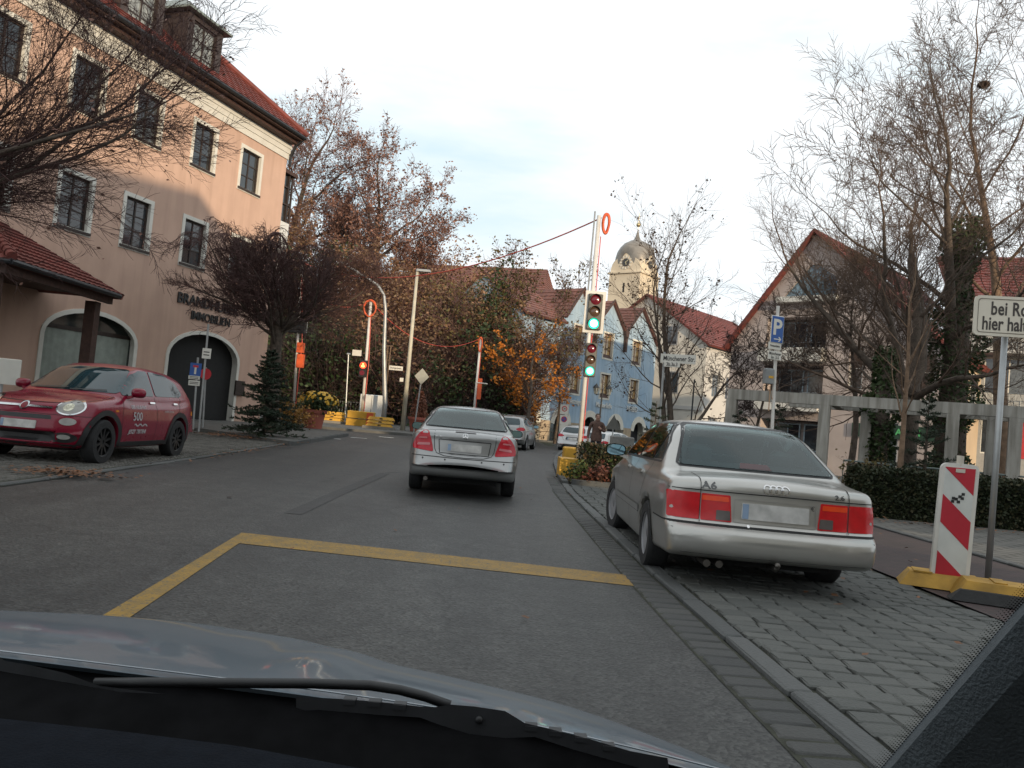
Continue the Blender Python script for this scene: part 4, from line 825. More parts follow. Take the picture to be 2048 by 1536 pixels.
# ---- church tower
def church():
    c = dep(1256, 700, 112); h = house('church_tower', (c.x, c.y), R(-40), 'cream church tower with clock faces and bulbous dark dome', 'church tower'); ST = mat('warm tower plaster', (.62, .53, .40), .9, var=.1, vs=.5); DM = mat('weathered dome', (.22, .20, .175), .45, .4, var=.25, vs=.8); w = 2.5
    MB().box(-w, w, -w, w, 0, 23.2).build('shaft', ST, h); MB().box(-w-.22, w+.22, -w-.22, w+.22, 23.2, 23.4).build('cornice', ST, h)
    prof = [(x, 23.4+z) for x, z in [(-2.45, 0), (2.45, 0), (2.4, .6), (2.1, 1.3), (1.75, 1.75), (1.2, 2.1), (.7, 2.5), (0, 3.2), (-.7, 2.5), (-1.2, 2.1), (-1.75, 1.75), (-2.1, 1.3), (-2.4, .6)]]
    for r in range(2):
        M = Matrix.Rotation(R(90*r), 4, 'Z') @ Matrix(((1, 0, 0, 0), (0, 0, 1, 0), (0, 1, 0, 0), (0, 0, 0, 1))); MB().prism(prof, -2.42, 2.42, M).build('belfry_gable', ST, h)
    N = 64; d = MB(); rings = [(2.62, 24.1, 2.0), (2.68, 24.9, 1.75), (2.72, 25.7, 1.3), (2.66, 26.5, .75), (2.4, 27.2, .3), (1.9, 27.75, .1), (1.2, 28.15, 0), (.55, 28.45, 0), (.32, 28.9, 0), (.18, 29.4, 0), (.05, 30.0, 0)]; vs = []
    for r, z, a in rings:
        for k in range(N):
            t = 2*math.pi*k/N; sq = (abs(math.cos(t))**4+abs(math.sin(t))**4)**(-1/4); sq = 1+(sq-1)*min(1, max(0, (27.2-z)/2.5))*.9; cz = math.cos(4*t); vs.append((r*sq*math.cos(t)*.95, r*sq*math.sin(t)*.95, z+a*(cz*.5+.5)**1.3))
    d.add(vs, [(i*N+k, i*N+(k+1) % N, (i+1)*N+(k+1) % N, (i+1)*N+k) for i in range(len(rings)-1) for k in range(N)]); d.build('dome', DM, h, True)
    GD = mat('gilt', (.6, .5, .3), .3, .8); b = MB(); b.lathe([(.001, 30.3), (.25, 30.42), (.34, 30.65), (.25, 30.9), (.001, 31.0)], 16); b.build('ball', GD, h, True); b = MB(); b.tube([(0, 0, 29.8), (0, 0, 32.4)], .04, 6); b.tube([(-.35, 0, 31.8), (.35, 0, 31.8)], .04, 6); b.build('cross', GD, h)
    CF = mat('clock face', (.04, .04, .04), .5); WN = mat('clock white', (.62, .58, .5), .7); cz_ = 24.75
    for r in range(4):
        M = Matrix.Rotation(R(90*r), 4, 'Z') @ Matrix.Translation((0, -2.42, cz_))
        f = MB(); f.lathe([(.001, -.10), (.55, -.10), (.55, .1)], 28, M, axis='y'); o = f.build('clock', CF, h)
        for i in range(12): g = MB(); g.box(-.10, .10, -.09, .05, .66, .98, M @ Matrix.Rotation(R(30*i), 4, 'Y')); g.build('numeral', WN, o)
        g = MB(); g.box(-.04, .04, -.13, -.105, -.1, .5, M @ Matrix.Rotation(R(50), 4, 'Y')); g.build('clock_hand', GD, o); g = MB(); g.box(-.05, .05, -.128, -.106, -.1, .36, M @ Matrix.Rotation(R(160), 4, 'Y')); g.build('clock_hand', GD, o)
        MB().box(-.14, .14, -.1, .2, -4.2, -2.9, M).build('slit_window', mat('dark inside', (.02, .02, .02), .9), h)
church()
# ---- unseen houses added behind the camera, shaped to shade the near street
for nm, P, L, D, e, rdg, lab in (('shade_house', (4.8, -8), 8.2, 22, 12.5, 14.9, 'unseen tall plastered house behind the viewpoint, shaped to shade the near street'), ('shade_wing', (13.05, -8.4), 3.3, 18, 9.2, 10.4, 'unseen lower plastered wing behind the viewpoint, added to widen the shade'), ('right_shade_house', (22.0, -8), 22, 5, 11.0, 14.0, 'unseen broad plastered house behind the viewpoint, added to shade the right side')):
    h = house(nm, P, 0, lab); wm = mat('cream render', (.5, .45, .36), .9, var=.06)
    MB().box(0, L, -D, 0, 0, e).build('wall', wm, h); f = MB(); f.prism([(-.3, e), (L+.3, e), (L/2, rdg)], -.3, D+.3, Matrix(((1, 0, 0, 0), (0, 0, -1, 0), (0, 1, 0, 0), (0, 0, 0, 1)))); f.build('roof', TILE, h)
    for k in range(int(L//3)):
        for z in (1.2, 4.4, 7.0): o = MB().box(.8+3*k, 2.0+3*k, .003, .05, z, z+1.8).build('window', WHITE, h); MB().box(.9+3*k, 1.9+3*k, .051, .06, z+.1, z+1.7).build('pane', WGLASS, o)
# ---------------------------------------------------------------- hill and vegetation
def hill_z(x, y):
    u = (y-44-.25*max(0, x+6))/26; v = (-x-1.0)/9
    s = max(0, min(1, u)); t = max(0, min(1, v)); s = s*s*(3-2*s); t = t*t*(3-2*t)
    return tz(y, x)+10.5*s*t
hb = MB(); nx_, ny_ = 46, 40
vs = [(-75+1.75*i, 40+1.9*j, hill_z(-75+1.75*i, 40+1.9*j)-.03+.25*math.sin(i*1.7+j)*(1 if hill_z(-75+1.75*i, 40+1.9*j) > .9 else 0)) for j in range(ny_) for i in range(nx_)]
hb.add(vs, [(j*nx_+i, j*nx_+i+1, (j+1)*nx_+i+1, (j+1)*nx_+i) for j in range(ny_-1) for i in range(nx_-1)])
tag(hb.build('hill', mat('leaf litter', (.055, .042, .024), .95, var=.5, vs=.8, bump=.8, bs=4), None, True, fix=False), kind='structure')
class Spec:
    def __init__(s, **k): s.__dict__.update(k)
def rv(r): return Vector((r.gauss(0, 1), r.gauss(0, 1), r.gauss(0, 1)))
def grow(r, out, p, d, L, rad, lvl, S):
    n = S.seg[lvl]; pts = [p.copy()]; ds = [d.copy()]
    for i in range(n):
        d = (d+rv(r)*S.wob[lvl]+Vector((0, 0, S.up[lvl]))).normalized()
        if S.flat and lvl >= 1 and S.flat(p): d = (d+Vector((0, 0, -.35))).normalized()
        p = p+d*(L/n); pts.append(p.copy()); ds.append(d.copy())
    rt = rad*S.tip[lvl]; out.append((pts, [rad+(rt-rad)*i/n for i in range(n+1)], lvl))
    if lvl+1 >= len(S.seg): return
    grow(r, out, pts[-1], ds[-1], L*S.lr[lvl]*.75, rt, lvl+1, S); k = S.n[lvl]; az = r.uniform(0, 6.28)
    for c in range(k):
        t = S.t0[lvl]+(1-S.t0[lvl])*(c+r.uniform(.2, .9))/k; t = min(t, 1.); f = t*n; i = min(int(f), n-1); q = pts[i].lerp(pts[i+1], f-i); dd = ds[i+1]
        az += 2.4+r.uniform(-.5, .5); o = dd.orthogonal().normalized(); o = Matrix.Rotation(az, 3, dd) @ o
        an = S.ang[lvl]*r.uniform(.7, 1.25); cd = (dd*math.cos(an)+o*math.sin(an)).normalized()
        grow(r, out, q, cd, L*S.lr[lvl]*r.uniform(.65, 1.2)*(1.15-.45*t), max(S.rmin, (rad+(rt-rad)*t)*S.rr[lvl]*r.uniform(.7, 1)), lvl+1, S)
def tubes(branches, sides):
    V = []; F = []; n = 0
    for pts, rad, lv in branches:
        sd = sides if isinstance(sides, int) else sides[min(lv, len(sides)-1)]; prev = None; m = len(pts)
        for i, p in enumerate(pts):
            d = (pts[min(i+1, m-1)]-pts[max(0, i-1)]).normalized(); a = d.orthogonal() if prev is None else prev-d*prev.dot(d)
            a = a.normalized() if a.length > 1e-6 else d.orthogonal().normalized(); prev = a; b = d.cross(a); q = rad[i]
            for k in range(sd):
                t = 6.2832*k/sd; c, s = math.cos(t)*q, math.sin(t)*q; V.append((p.x+a.x*c+b.x*s, p.y+a.y*c+b.y*s, p.z+a.z*c+b.z*s))
        for i in range(m-1):
            for k in range(sd):
                F.append((n+i*sd+k, n+i*sd+(k+1) % sd, n+(i+1)*sd+(k+1) % sd, n+(i+1)*sd+k))
        n += m*sd
    return V, F
NPR = np.random.default_rng(4)
def leaf_quads(cen, size, asp=.6, up=0.):
    n = len(cen); cen = np.asarray(cen, float); d = NPR.normal(size=(n, 3)); d[:, 2] *= .7; d /= np.linalg.norm(d, axis=1)[:, None]; e = NPR.normal(size=(n, 3)); e[:, 2] += up; e -= (e*d).sum(1)[:, None]*d; e /= np.linalg.norm(e, axis=1)[:, None]; s = size*NPR.uniform(.6, 1.4, (n, 1)); nrm = np.cross(d, e)*.18*s
    V = np.stack([cen-d*s, cen+e*s*asp+nrm, cen+d*s, cen-e*s*asp+nrm], 1).reshape(-1, 3); F = np.arange(4*n).reshape(n, 4); return V, F
def leaf_mat(name, a, b_, tr=.25):
    m = mat(name, a, .6, var=0, col2=b_, vs=2.2, spec=.3); return m
def tree(name, base, label, S, H, rad, seed, bark, twig, leaves=None, d0=(0, 0, 1), group=None, extra=None, cat='tree', tsplit=1, lean=None):
    r = random.Random(seed); root = empty(name, base, 0, label, cat, group); out = []
    grow(r, out, Vector((0, 0, -.15)), Vector(d0).normalized(), H, rad, 0, S)
    if extra:
        for (p, d, L, rd, lv) in extra: grow(r, out, Vector(p), Vector(d).normalized(), L, rd, lv, S)
    V, F = tubes([b for b in out if b[2] <= tsplit], (9, 6, 5)); npmesh('trunk', V, F, bark, root, True)
    tw = [b for b in out if b[2] > tsplit]; V, F = tubes(tw, (5, 5, 4, 3, 3)); npmesh('crown', V, F, twig, root)
    if leaves:
        cnt, size, m, lv, clump = leaves; cand = [p for pts, _, l in out if l >= lv for p in pts[1:]]
        cen = []
        while len(cen) < cnt:
            p = cand[r.randrange(len(cand))]
            for _ in range(clump): cen.append((p.x+r.gauss(0, size*1.5), p.y+r.gauss(0, size*1.5), p.z+r.gauss(0, size*1.5)-size))
        V, F = leaf_quads(cen, size); npmesh('leaves', V, F, m, root)
    root['_out'] = 0; del root['_out']
    return root, out
BARK = mat('grey brown bark', (.085, .065, .05), .9, var=.35, vs=7, bump=.9, bs=22); BARKL = mat('tan bark', (.17, .11, .07), .9, var=.3, vs=6, bump=.6, bs=25); TWIG = mat('twig', (.105, .07, .05), .9, var=.2, vs=3); TWIGD = mat('dark twig', (.045, .028, .024), .9, var=.25, vs=3); TWIGM = mat('maple twig', (.075, .038, .034), .9, var=.25, vs=3); TWIGR = mat('reddish twig', (.16, .085, .07), .9, var=.3, vs=1.5)
LPINK = leaf_mat('withered pink brown leaf', (.26, .135, .105), (.18, .10, .07)); LOL = leaf_mat('olive leaf', (.10, .10, .035), (.14, .085, .035)); LIVY = leaf_mat('ivy leaf', (.022, .045, .016), (.05, .07, .024)); LORA = leaf_mat('orange leaf', (.60, .22, .025), (.45, .14, .02)); LDK = leaf_mat('dark seed cluster', (.04, .028, .02), (.07, .045, .03)); LBR = leaf_mat('brown scrub leaf', (.13, .075, .045), (.085, .06, .03)); LBR2 = leaf_mat('russet scrub leaf', (.27, .155, .095), (.15, .10, .05)); LBOX = leaf_mat('hedge leaf', (.014, .022, .008), (.028, .034, .014)); LBOX2 = leaf_mat('paler hedge leaf', (.035, .04, .016), (.055, .045, .02)); NEED = leaf_mat('spruce needle', (.012, .026, .014), (.025, .04, .02))  # the second, paler hedge leaf is mixed in at random
nofl = None
# big bare trees on the right
SB = Spec(seg=(7, 7, 6, 5, 3), wob=(.05, .16, .16, .16, .18), up=(.03, .06, .06, .06, .03), tip=(.45, .22, .25, .35, .5), n=(8, 8, 8, 8), t0=(.34, .22, .18, .15), ang=(.85, .75, .7, .6), lr=(.78, .56, .52, .5), rr=(.6, .5, .5, .5), rmin=.0045, flat=None)
P = dep(1812, 930, 21.5); tree('bare_tree', (P.x, P.y, .05), 'bare forked tree with dark trunk just behind the hedge', SB, 5.2, .27, 21, BARK, TWIG, d0=(.03, 0, 1), group='bare trees behind the pergola', extra=[((0, 0, 2.6), (-.9, -.1, .55), 5.0, .13, 1), ((0, 0, 2.9), (-.55, .1, .9), 5.0, .12, 1), ((.02, 0, 3.0), (.6, .1, .9), 4.8, .13, 1), ((0, 0, 2.4), (-1, 0, .12), 3.6, .09, 2)])
SB2 = Spec(seg=(8, 7, 6, 5, 3), wob=(.05, .17, .19, .2, .2), up=(.02, .045, .05, .05, .03), tip=(.22, .2, .25, .35, .5), n=(11, 8, 8, 7), t0=(.40, .2, .15, .15), ang=(.82, .75, .72, .65), lr=(.52, .56, .53, .5), rr=(.5, .5, .5, .5), rmin=.0085, flat=None)
P = dep(1905, 930, 24); R2, o2 = tree('bare_tree', (P.x, P.y, .05), 'tall bare tree whose trunk is wrapped in dark ivy', SB2, 9.4, .30, 33, BARK, TWIG, d0=(-.03, 0, 1), group='bare trees behind the pergola')
P = dep(2010, 930, 27); R3_, o3 = tree('bare_tree', (P.x, P.y, .05), 'tallest bare tree at the right edge carrying the crow nests', SB2, 12.9, .28, 44, BARKL, TWIG, d0=(.0, 0, 1), group='bare trees behind the pergola')
P3 = Vector((P.x, P.y, .05))
P = dep(1700, 930, 26); tree('bare_tree', (P.x, P.y, .05), 'slender bare tree in front of the balconies', SB2, 6.0, .13, 55, BARK, TWIG, d0=(-.05, 0, 1), group='bare trees behind the pergola')
P = dep(1490, 900, 27); tree('bare_tree', (P.x, P.y, .05), 'small dark bare tree beside the pergola end', SB2, 4.2, .08, 57, BARK, TWIGD, d0=(.1, 0, 1), group='bare trees behind the pergola')
# crow nests
nests = []
for k, (px, py) in enumerate(((2012, 152), (2042, 192))):
    q = dep(px, py, 27); q = min((P3+p_ for pts_, _, l_ in o3 if l_ in (1, 2) for p_ in pts_[1:] if all((P3+p_-w_).length > .8 for w_ in nests)), key=lambda v: (v.x-q.x)**2+(v.z-q.z)**2+.15*(v.y-q.y)**2); nests.append(q); r = random.Random(k); n = MB()
    for _ in range(120):
        a = r.uniform(0, 6.28); e = r.uniform(-.9, .4); c = Vector((math.cos(a)*.17*math.cos(e), math.sin(a)*.17*math.cos(e), .13*math.sin(e))); t = Vector((-math.sin(a), math.cos(a), r.uniform(-.4, .4)))*r.uniform(.08, .16); n.tube([c-t, c+t*.2+rv(r)*.02, c+t], .009, 3, cap=False)
    n.lathe([(.001, -.12), (.11, -.08), (.15, 0), (.13, .06), (.001, .02)], 10)
    o = n.build('crow_nest', TWIGD); o.location = q; tag(o, ('upper' if k == 0 else 'lower')+' dark crow nest in the tree at the right edge', 'nest')
# young tree in the hedge
SY = Spec(seg=(8, 6, 5, 3), wob=(.02, .12, .15, .15), up=(.02, .08, .08, .05), tip=(.4, .3, .4, .5), n=(14, 7, 5), t0=(.42, .2, .15), ang=(.75, .6, .6), lr=(.42, .5, .45), rr=(.45, .5, .5), rmin=.003, flat=None)
P = dep(1797, 1000, 16.6); tree('young_tree', (P.x, P.y, .03), 'young tree with straight tan stem rising from the hedge', SY, 4.6, .068, 8, BARKL, TWIG, d0=(.0, 0, 1))
# twin-stemmed tree by the street-name sign
ST_ = Spec(seg=(7, 6, 5, 4), wob=(.05, .12, .15, .16), up=(.03, .06, .07, .05), tip=(.3, .3, .4, .5), n=(13, 9, 6), t0=(.28, .15, .15), ang=(.8, .65, .6), lr=(.5, .5, .45), rr=(.45, .5, .5), rmin=.005, flat=None)
P = dep(1348, 880, 26); tree('twin_stem_tree', (P.x, P.y, .05), 'twin-stemmed bare tree with dark seed clusters by the street-name sign', ST_, 7.0, .125, 12, BARK, TWIG, leaves=(1500, .045, LDK, 3, 5), d0=(.0, 0, 1), extra=[((-.18, 0, 0), (-.08, 0, 1), 5.6, .10, 0), ((.1, 0, .9), (.75, .1, .65), 4.4, .07, 1)])
# globe maple on the left pavement
def fl(c, rz): return lambda p: p.z > c
SG = Spec(seg=(4, 6, 6, 5, 3), wob=(.03, .14, .16, .16, .18), up=(.0, .05, .03, .03, .02), tip=(.85, .4, .35, .4, .5), n=(11, 12, 10, 7), t0=(.8, .15, .1, .1), ang=(.8, .5, .5, .5), lr=(1.25, .5, .48, .45), rr=(.3, .45, .5, .55), rmin=.0062, flat=fl(5.4, 0))
P = gt(540, 866, .1); tree('globe_maple', P, 'bare ball-headed maple in front of the salmon house entrance', SG, 3.3, .20, 5, BARK, TWIGM, leaves=(1500, .03, LPINK, 3, 2), d0=(.05, 0, 1), extra=[((0.05, 0, 3.15), (math.cos(a), math.sin(a), .62), 2.8, .06, 1) for a in (0, .8, 1.6, 2.5, 3.0, 3.5, 4.3, 5.0, 5.6)])
PG = P
SG2 = Spec(seg=(4, 7, 6, 5, 3), wob=(.03, .12, .15, .16, .18), up=(.0, .03, .02, .02, .0), tip=(.85, .2, .3, .4, .5), n=(2, 16, 12, 7), t0=(.85, .12, .08, .1), ang=(.8, .6, .55, .5), lr=(1.6, .42, .45, .42), rr=(.3, .42, .5, .5), rmin=.0035, flat=fl(6.6, 0))
tree('globe_maple', (-9.3, 10.6, .05), 'near bare maple with dense drooping twigs at the upper left', SG2, 2.7, .22, 17, BARK, TWIGM, leaves=(900, .03, LPINK, 3, 2), d0=(.05, 0, 1), extra=[((0, 0, 2.5), d, L, .058, 1) for d, L in (((1.0, .1, .62), 4.9), ((1, .0, .85), 5.0), ((.9, .5, .75), 4.8), ((.8, -.1, 1.1), 5.2), ((.6, .1, 1.3), 5.2), ((1, .45, .5), 4.6), ((.8, .3, 1.0), 5.2), ((.35, .2, 1.4), 5.2), ((.7, .7, .9), 4.6))])
# spruces: whorled boughs with needle blades
def spruce(base, H, Rb, seed, label, bough=26, name='spruce', sparse=1., group=None, nw=.008):
    r = random.Random(seed); root = empty(name, base, 0, label, 'conifer', group); t = MB(); t.tube([(0, 0, -.1), (0, 0, H*.5), (0, 0, H)], [.05*H/2.5, .03*H/2.5, .006], 7); t.build('trunk', BARK, root)
    br = []; cen = []; V = []; F = []
    nb = int(bough*sparse)
    for k in range(nb):
        f = (k+.5)/nb; z = H*(.03+.94*f); a = k*2.4+r.uniform(-.3, .3); L = Rb*(1-f)**.85*r.uniform(.75, 1.1)+.08; d = Vector((math.cos(a), math.sin(a), r.uniform(.15, .55) if f > .5 else r.uniform(-.2, .35))); p = Vector((0, 0, z)); pts = [p.copy()]
        for i in range(5): d = (d+Vector((0, 0, .06 if i > 2 else -.06))+rv(r)*.05).normalized(); p = p+d*L/5; pts.append(p.copy())
        br.append((pts, [.012, .01, .008, .006, .004, .003], 2)); 
        for i in range(1, 6):
            for s in (-1, 1, r.choice((-1, 1))):
                sd = Vector((-d.y, d.x, 0)).normalized()*s; ll = L*r.uniform(.32, .6)*(1-.13*i); q = pts[i]; e = q+(sd*r.uniform(.5, 1)+d*.6+Vector((0, 0, r.uniform(-.3, .25)))).normalized()*ll; br.append(([q, q.lerp(e, .5)+Vector((0, 0, -.02)), e], [.005, .004, .002], 3))
    for pts, _, l in br:
        for a, b in zip(pts[:-1], pts[1:]):
            m = max(3, int((b-a).length/.014)); dd = (b-a).normalized()
            for j in range(m):
                c = a.lerp(b, (j+r.random())/m); o = dd.orthogonal().normalized(); o = Matrix.Rotation(r.uniform(0, 6.28), 3, dd) @ o; e = (o*.8+dd*.6).normalized()*r.uniform(.03, .055); w = dd.cross(o).normalized()*nw; n = len(V)
                V += [c-w, c+w, c+e+w*.4, c+e-w*.4]; F.append((n, n+1, n+2, n+3))
    W_, G_ = tubes(br, 3); npmesh('boughs', W_, G_, BARK, root); npmesh('needles', [tuple(v) for v in V], F, NEED, root); return root
P = gt(528, 872, .1); spruce((P.x, P.y-.1, P.z), 2.5, 1.0, 1, 'dark cut spruce tied to the maple trunk on the left pavement', 90, nw=.014)
P = gt(1310, 930); spruce((3.45, 18.9, .08), 1.95, .75, 2, 'thin young spruce behind the parked saloon roof by the street-name pole', 34, sparse=.7)
q = dep(1560, 800, 17.6); spruce((q.x, q.y, .05), 2.15, .8, 3, 'small spruce at the foot of the parking sign', 36, sparse=.8)
q = dep(1482, 800, 18.4); spruce((q.x, q.y, .05), 1.95, .6, 4, 'small spruce in front of the pergola end post', 30, sparse=.8)
q = dep(1852, 900, 17.4); spruce((q.x, q.y, .05), 2.6, .9, 6, 'spruce in front of the middle pergola posts', 46)
# ivy
def ivy(px0, px1, py0, py1, Y, label, n, seed, cxo=0.):
    a, b = dep(px0, py0, Y), dep(px1, py1, Y); r = np.random.default_rng(seed); z = r.uniform(0, 1, n); top = max(a.z, b.z); cx = (a.x+b.x)/2+cxo; hw = abs(b.x-a.x)/2
    rr = hw*(1-.35*z)*np.sqrt(r.uniform(.35, 1, n))*(1+.3*np.sin(z*11+seed)+.25*np.sin(z*23)); t = r.uniform(0, 6.28, n); V, F = leaf_quads(np.stack([rr*np.cos(t), rr*np.sin(t), z*top], 1), .055, .75)
    o = empty('ivy_clad_trunk', (cx, Y, 0), 0, label, 'ivy'); m = MB(); m.tube([(0, 0, -.1), (0, 0, top*.95)], [hw*.55, hw*.3], 9); m.build('trunk', BARK, o, True); npmesh('leaves', V, F, LIVY, o); return o
ivy(1735, 1795, 690, 930, 20.5, 'short trunk thickly covered in ivy in front of the shop sign', 2600, 1); ivy(1862, 1945, 430, 930, 23.6, 'tall trunk sleeved in dark ivy right of the middle', 8000, 2, .15)
# clipped hedges
def hedge(name, x0, x1, y0, y1, z1, label, n, m1, m2, seed):
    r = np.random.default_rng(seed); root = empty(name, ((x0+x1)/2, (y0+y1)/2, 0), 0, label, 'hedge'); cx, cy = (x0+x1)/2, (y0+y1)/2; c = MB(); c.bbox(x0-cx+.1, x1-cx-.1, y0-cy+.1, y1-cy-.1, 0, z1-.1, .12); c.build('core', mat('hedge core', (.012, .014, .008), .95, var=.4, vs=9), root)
    k = int(n*.5); U = r.uniform(0, 1, (n, 3)); P = np.empty((n, 3)); P[:, 0] = x0-cx+U[:, 0]*(x1-x0); P[:, 1] = y0-cy+U[:, 1]*(y1-y0); P[:, 2] = U[:, 2]*z1
    P[:k, 1] = y0-cy+np.abs(r.normal(0, .05, k)); P[k:int(n*.85), 2] = z1-np.abs(r.normal(0, .05, int(n*.85)-k)); e = int(n*.85); P[e:, 0] = np.where(r.uniform(0, 1, n-e) < .5, x0-cx, x1-cx)+r.normal(0, .04, n-e); P[:, 2] += .05*np.sin(P[:, 0]*5)*np.sin(P[:, 1]*7+1); P += r.normal(0, .02, P.shape)
    V, F = leaf_quads(P, .034, .6); s = r.uniform(0, 1, len(F)) < .8; npmesh('leaves', V, F[s], m1, root); npmesh('leaves', V, F[~s], m2, root)
    br = []; rr = random.Random(seed)
    for _ in range(int((x1-x0)*28)):
        p = Vector((rr.uniform(x0-cx, x1-cx), rr.uniform(y0-cy, y1-cy), z1-.1)); br.append(([p, p+Vector((rr.gauss(0, .03), rr.gauss(0, .03), rr.uniform(.1, .22)))], [.003, .0015], 3))
    V, F = tubes(br, 3); npmesh('shoots', V, F, TWIG, root); return root
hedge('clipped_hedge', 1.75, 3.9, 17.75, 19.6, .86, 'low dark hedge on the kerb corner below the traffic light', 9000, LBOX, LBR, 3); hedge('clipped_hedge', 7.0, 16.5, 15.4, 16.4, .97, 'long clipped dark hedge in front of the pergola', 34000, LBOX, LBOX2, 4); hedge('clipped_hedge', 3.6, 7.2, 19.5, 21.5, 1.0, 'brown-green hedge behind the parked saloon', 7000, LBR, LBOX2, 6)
# low shrubs at the kerb corner
def shrub(name, P, R_, Hh, n, m, label, seed, twigs=60, sz=.045, tm=None, group=None, cat='shrub'):
    r = random.Random(seed); root = empty(name, P, 0, label, cat, group); br = []; cen = []
    for k in range(twigs):
        a = r.uniform(0, 6.28); e = r.uniform(.25, 1.3); d = Vector((math.cos(a)*math.cos(e), math.sin(a)*math.cos(e), math.sin(e))); L = r.uniform(.6, 1.05); p = Vector((r.gauss(0, R_*.15), r.gauss(0, R_*.15), 0)); pts = [p]
        for i in range(4): d = (d+rv(r)*.15).normalized(); p = p+Vector((d.x*R_, d.y*R_, d.z*Hh))*L/4; pts.append(p)
        br.append((pts, [.012*R_+.002, .009*R_+.002, .006*R_+.001, .004*R_+.001, .002], 3))
        for i in (2, 3, 4):
            for _ in range(2): e2 = pts[i]+Vector((r.gauss(0, R_*.16), r.gauss(0, R_*.16), abs(r.gauss(.05, Hh*.12)))); br.append(([pts[i], e2], [.004*R_+.001, .002], 3)); cen.append(e2)
            cen.append(pts[i])
    V, F = tubes(br, 3); npmesh('stems', V, F, tm or TWIG, root)
    if n:
        C_ = [cen[r.randrange(len(cen))]+rv(r)*R_*.09 for _ in range(n)]; V, F = leaf_quads([tuple(c) for c in C_], sz); npmesh('leaves', V, F, m, root)
    return root
GRN = leaf_mat('green perennial', (.035, .065, .018), (.06, .08, .02)); REDB_ = leaf_mat('red brown shrub', (.12, .035, .025), (.08, .04, .025))
for k, (x, y, m, lb) in enumerate(((1.62, 17.45, GRN, 'leafy green perennial at the very kerb corner'), (2.05, 17.4, REDB_, 'red-brown low shrub in the kerb corner bed'), (2.5, 17.45, GRN, 'second leafy green perennial in front of the low hedge'), (3.1, 17.5, LBR, 'brown low shrub in front of the low hedge near the parked saloon'))): shrub('low_shrub', (x, y, .07), .33, .42, 420, m, lb, 20+k, 40, .04, group='plants in the kerb corner bed')
# hillside: scrub as one mass, then the trees one can tell apart
def scrub(name, spots, m, sz, seed, twm):
    r = np.random.default_rng(seed); rr = random.Random(seed); C_ = []; br = []
    for x, y, rx, rz, n in spots:
        z0 = hill_z(x, y); d = r.normal(size=(n, 3)); d /= np.linalg.norm(d, axis=1)[:, None]; q = d*np.array([rx, rx*.8, rz])*(r.uniform(.25, 1, (n, 1))**.45)*(1+.35*np.sin(d[:, :1]*5+x)*np.cos(d[:, 2:]*6+y)); q[:, 2] = q[:, 2]+rz*.8; C_.append(q+np.array([x, y, z0]))
        for _ in range(int(n/5)):
            a = rr.uniform(0, 6.28); e = rr.uniform(.1, 1.4); L = rr.uniform(.5, 1.15); p = Vector((x+rr.gauss(0, rx*.3), y+rr.gauss(0, rx*.3), z0+rr.uniform(.2, rz))); dd = Vector((math.cos(a)*math.cos(e), math.sin(a)*math.cos(e)*.7-.2, math.sin(e))); pts = [p]
            for i in range(4): dd = (dd+rv(rr)*.2).normalized(); p = p+dd*rx*L*.3; pts.append(p)
            br.append((pts, [.026, .02, .015, .011, .007], 3))
    if m is not None: V, F = leaf_quads(np.concatenate(C_), sz); tag(npmesh(name, V, F, m), kind='stuff')
    V, F = tubes(br, 3); tag(npmesh(name+'_twigs', V, F, twm), kind='stuff')
def hp(px, Y): q = dep(px, 800, Y); return q.x, q.y
sp = []
for px, Y, rx, rz, n in ((610, 47, 3.0, 3.2, 2600), (660, 47, 2.6, 3.6, 2600), (600, 52, 3.2, 5.0, 2600), (705, 50, 2.6, 3.0, 2000), (770, 47, 2.4, 2.6, 2000), (930, 50, 2.0, 4.6, 2200), (955, 47, 1.8, 4.2, 2000), (860, 46, 2.0, 2.4, 1700), (990, 52, 2.0, 5.0, 1800), (560, 47, 2.6, 3.0, 1500), (1010, 49, 1.4, 2.4, 900), (830, 50, 2.4, 2.6, 1500), (950, 50, 1.6, 6.4, 1700), (985, 50, 1.2, 6.6, 1300)): x, y = hp(px, Y); sp.append((x, y, rx, rz, n))
scrub('ivy_scrub', [(x, y, a, b, int(n*.6)) for x, y, a, b, n in sp], LIVY, .12, 3, TWIGD)
sp = []
for px, Y, rx, rz, n in ((640, 53, 3.2, 4.6, 1700), (720, 54, 3.2, 4.6, 1900), (790, 52, 3.0, 4.2, 1900), (850, 52, 3.0, 4.0, 1700), (900, 49, 2.4, 4.0, 1400), (760, 49, 2.4, 3.6, 1400), (690, 49, 2.4, 3.4, 1200), (1010, 51, 2.2, 4.2, 1300), (1040, 54, 2.0, 4.2, 1200), (820, 47, 2.0, 3.4, 1000), (930, 51, 2.6, 6.0, 1800), (975, 53, 2.4, 6.2, 1800), (1030, 52, 2.0, 5.4, 1300), (890, 53, 2.6, 5.6, 1500)): x, y = hp(px, Y); sp.append((x, y, rx, rz, n))
scrub('brown_scrub', [(x, y-.8, a*1.05, b*1.1, int(n*1.15)) for x, y, a, b, n in sp], LBR2, .10, 5, TWIGR)
SH = Spec(seg=(6, 7, 6, 5, 3), wob=(.06, .16, .18, .18, .2), up=(.03, .06, .05, .04, .03), tip=(.4, .22, .25, .35, .5), n=(8, 8, 8, 6), t0=(.35, .25, .2, .15), ang=(.8, .75, .7, .65), lr=(.9, .55, .5, .5), rr=(.6, .5, .5, .5), rmin=.015, flat=None)
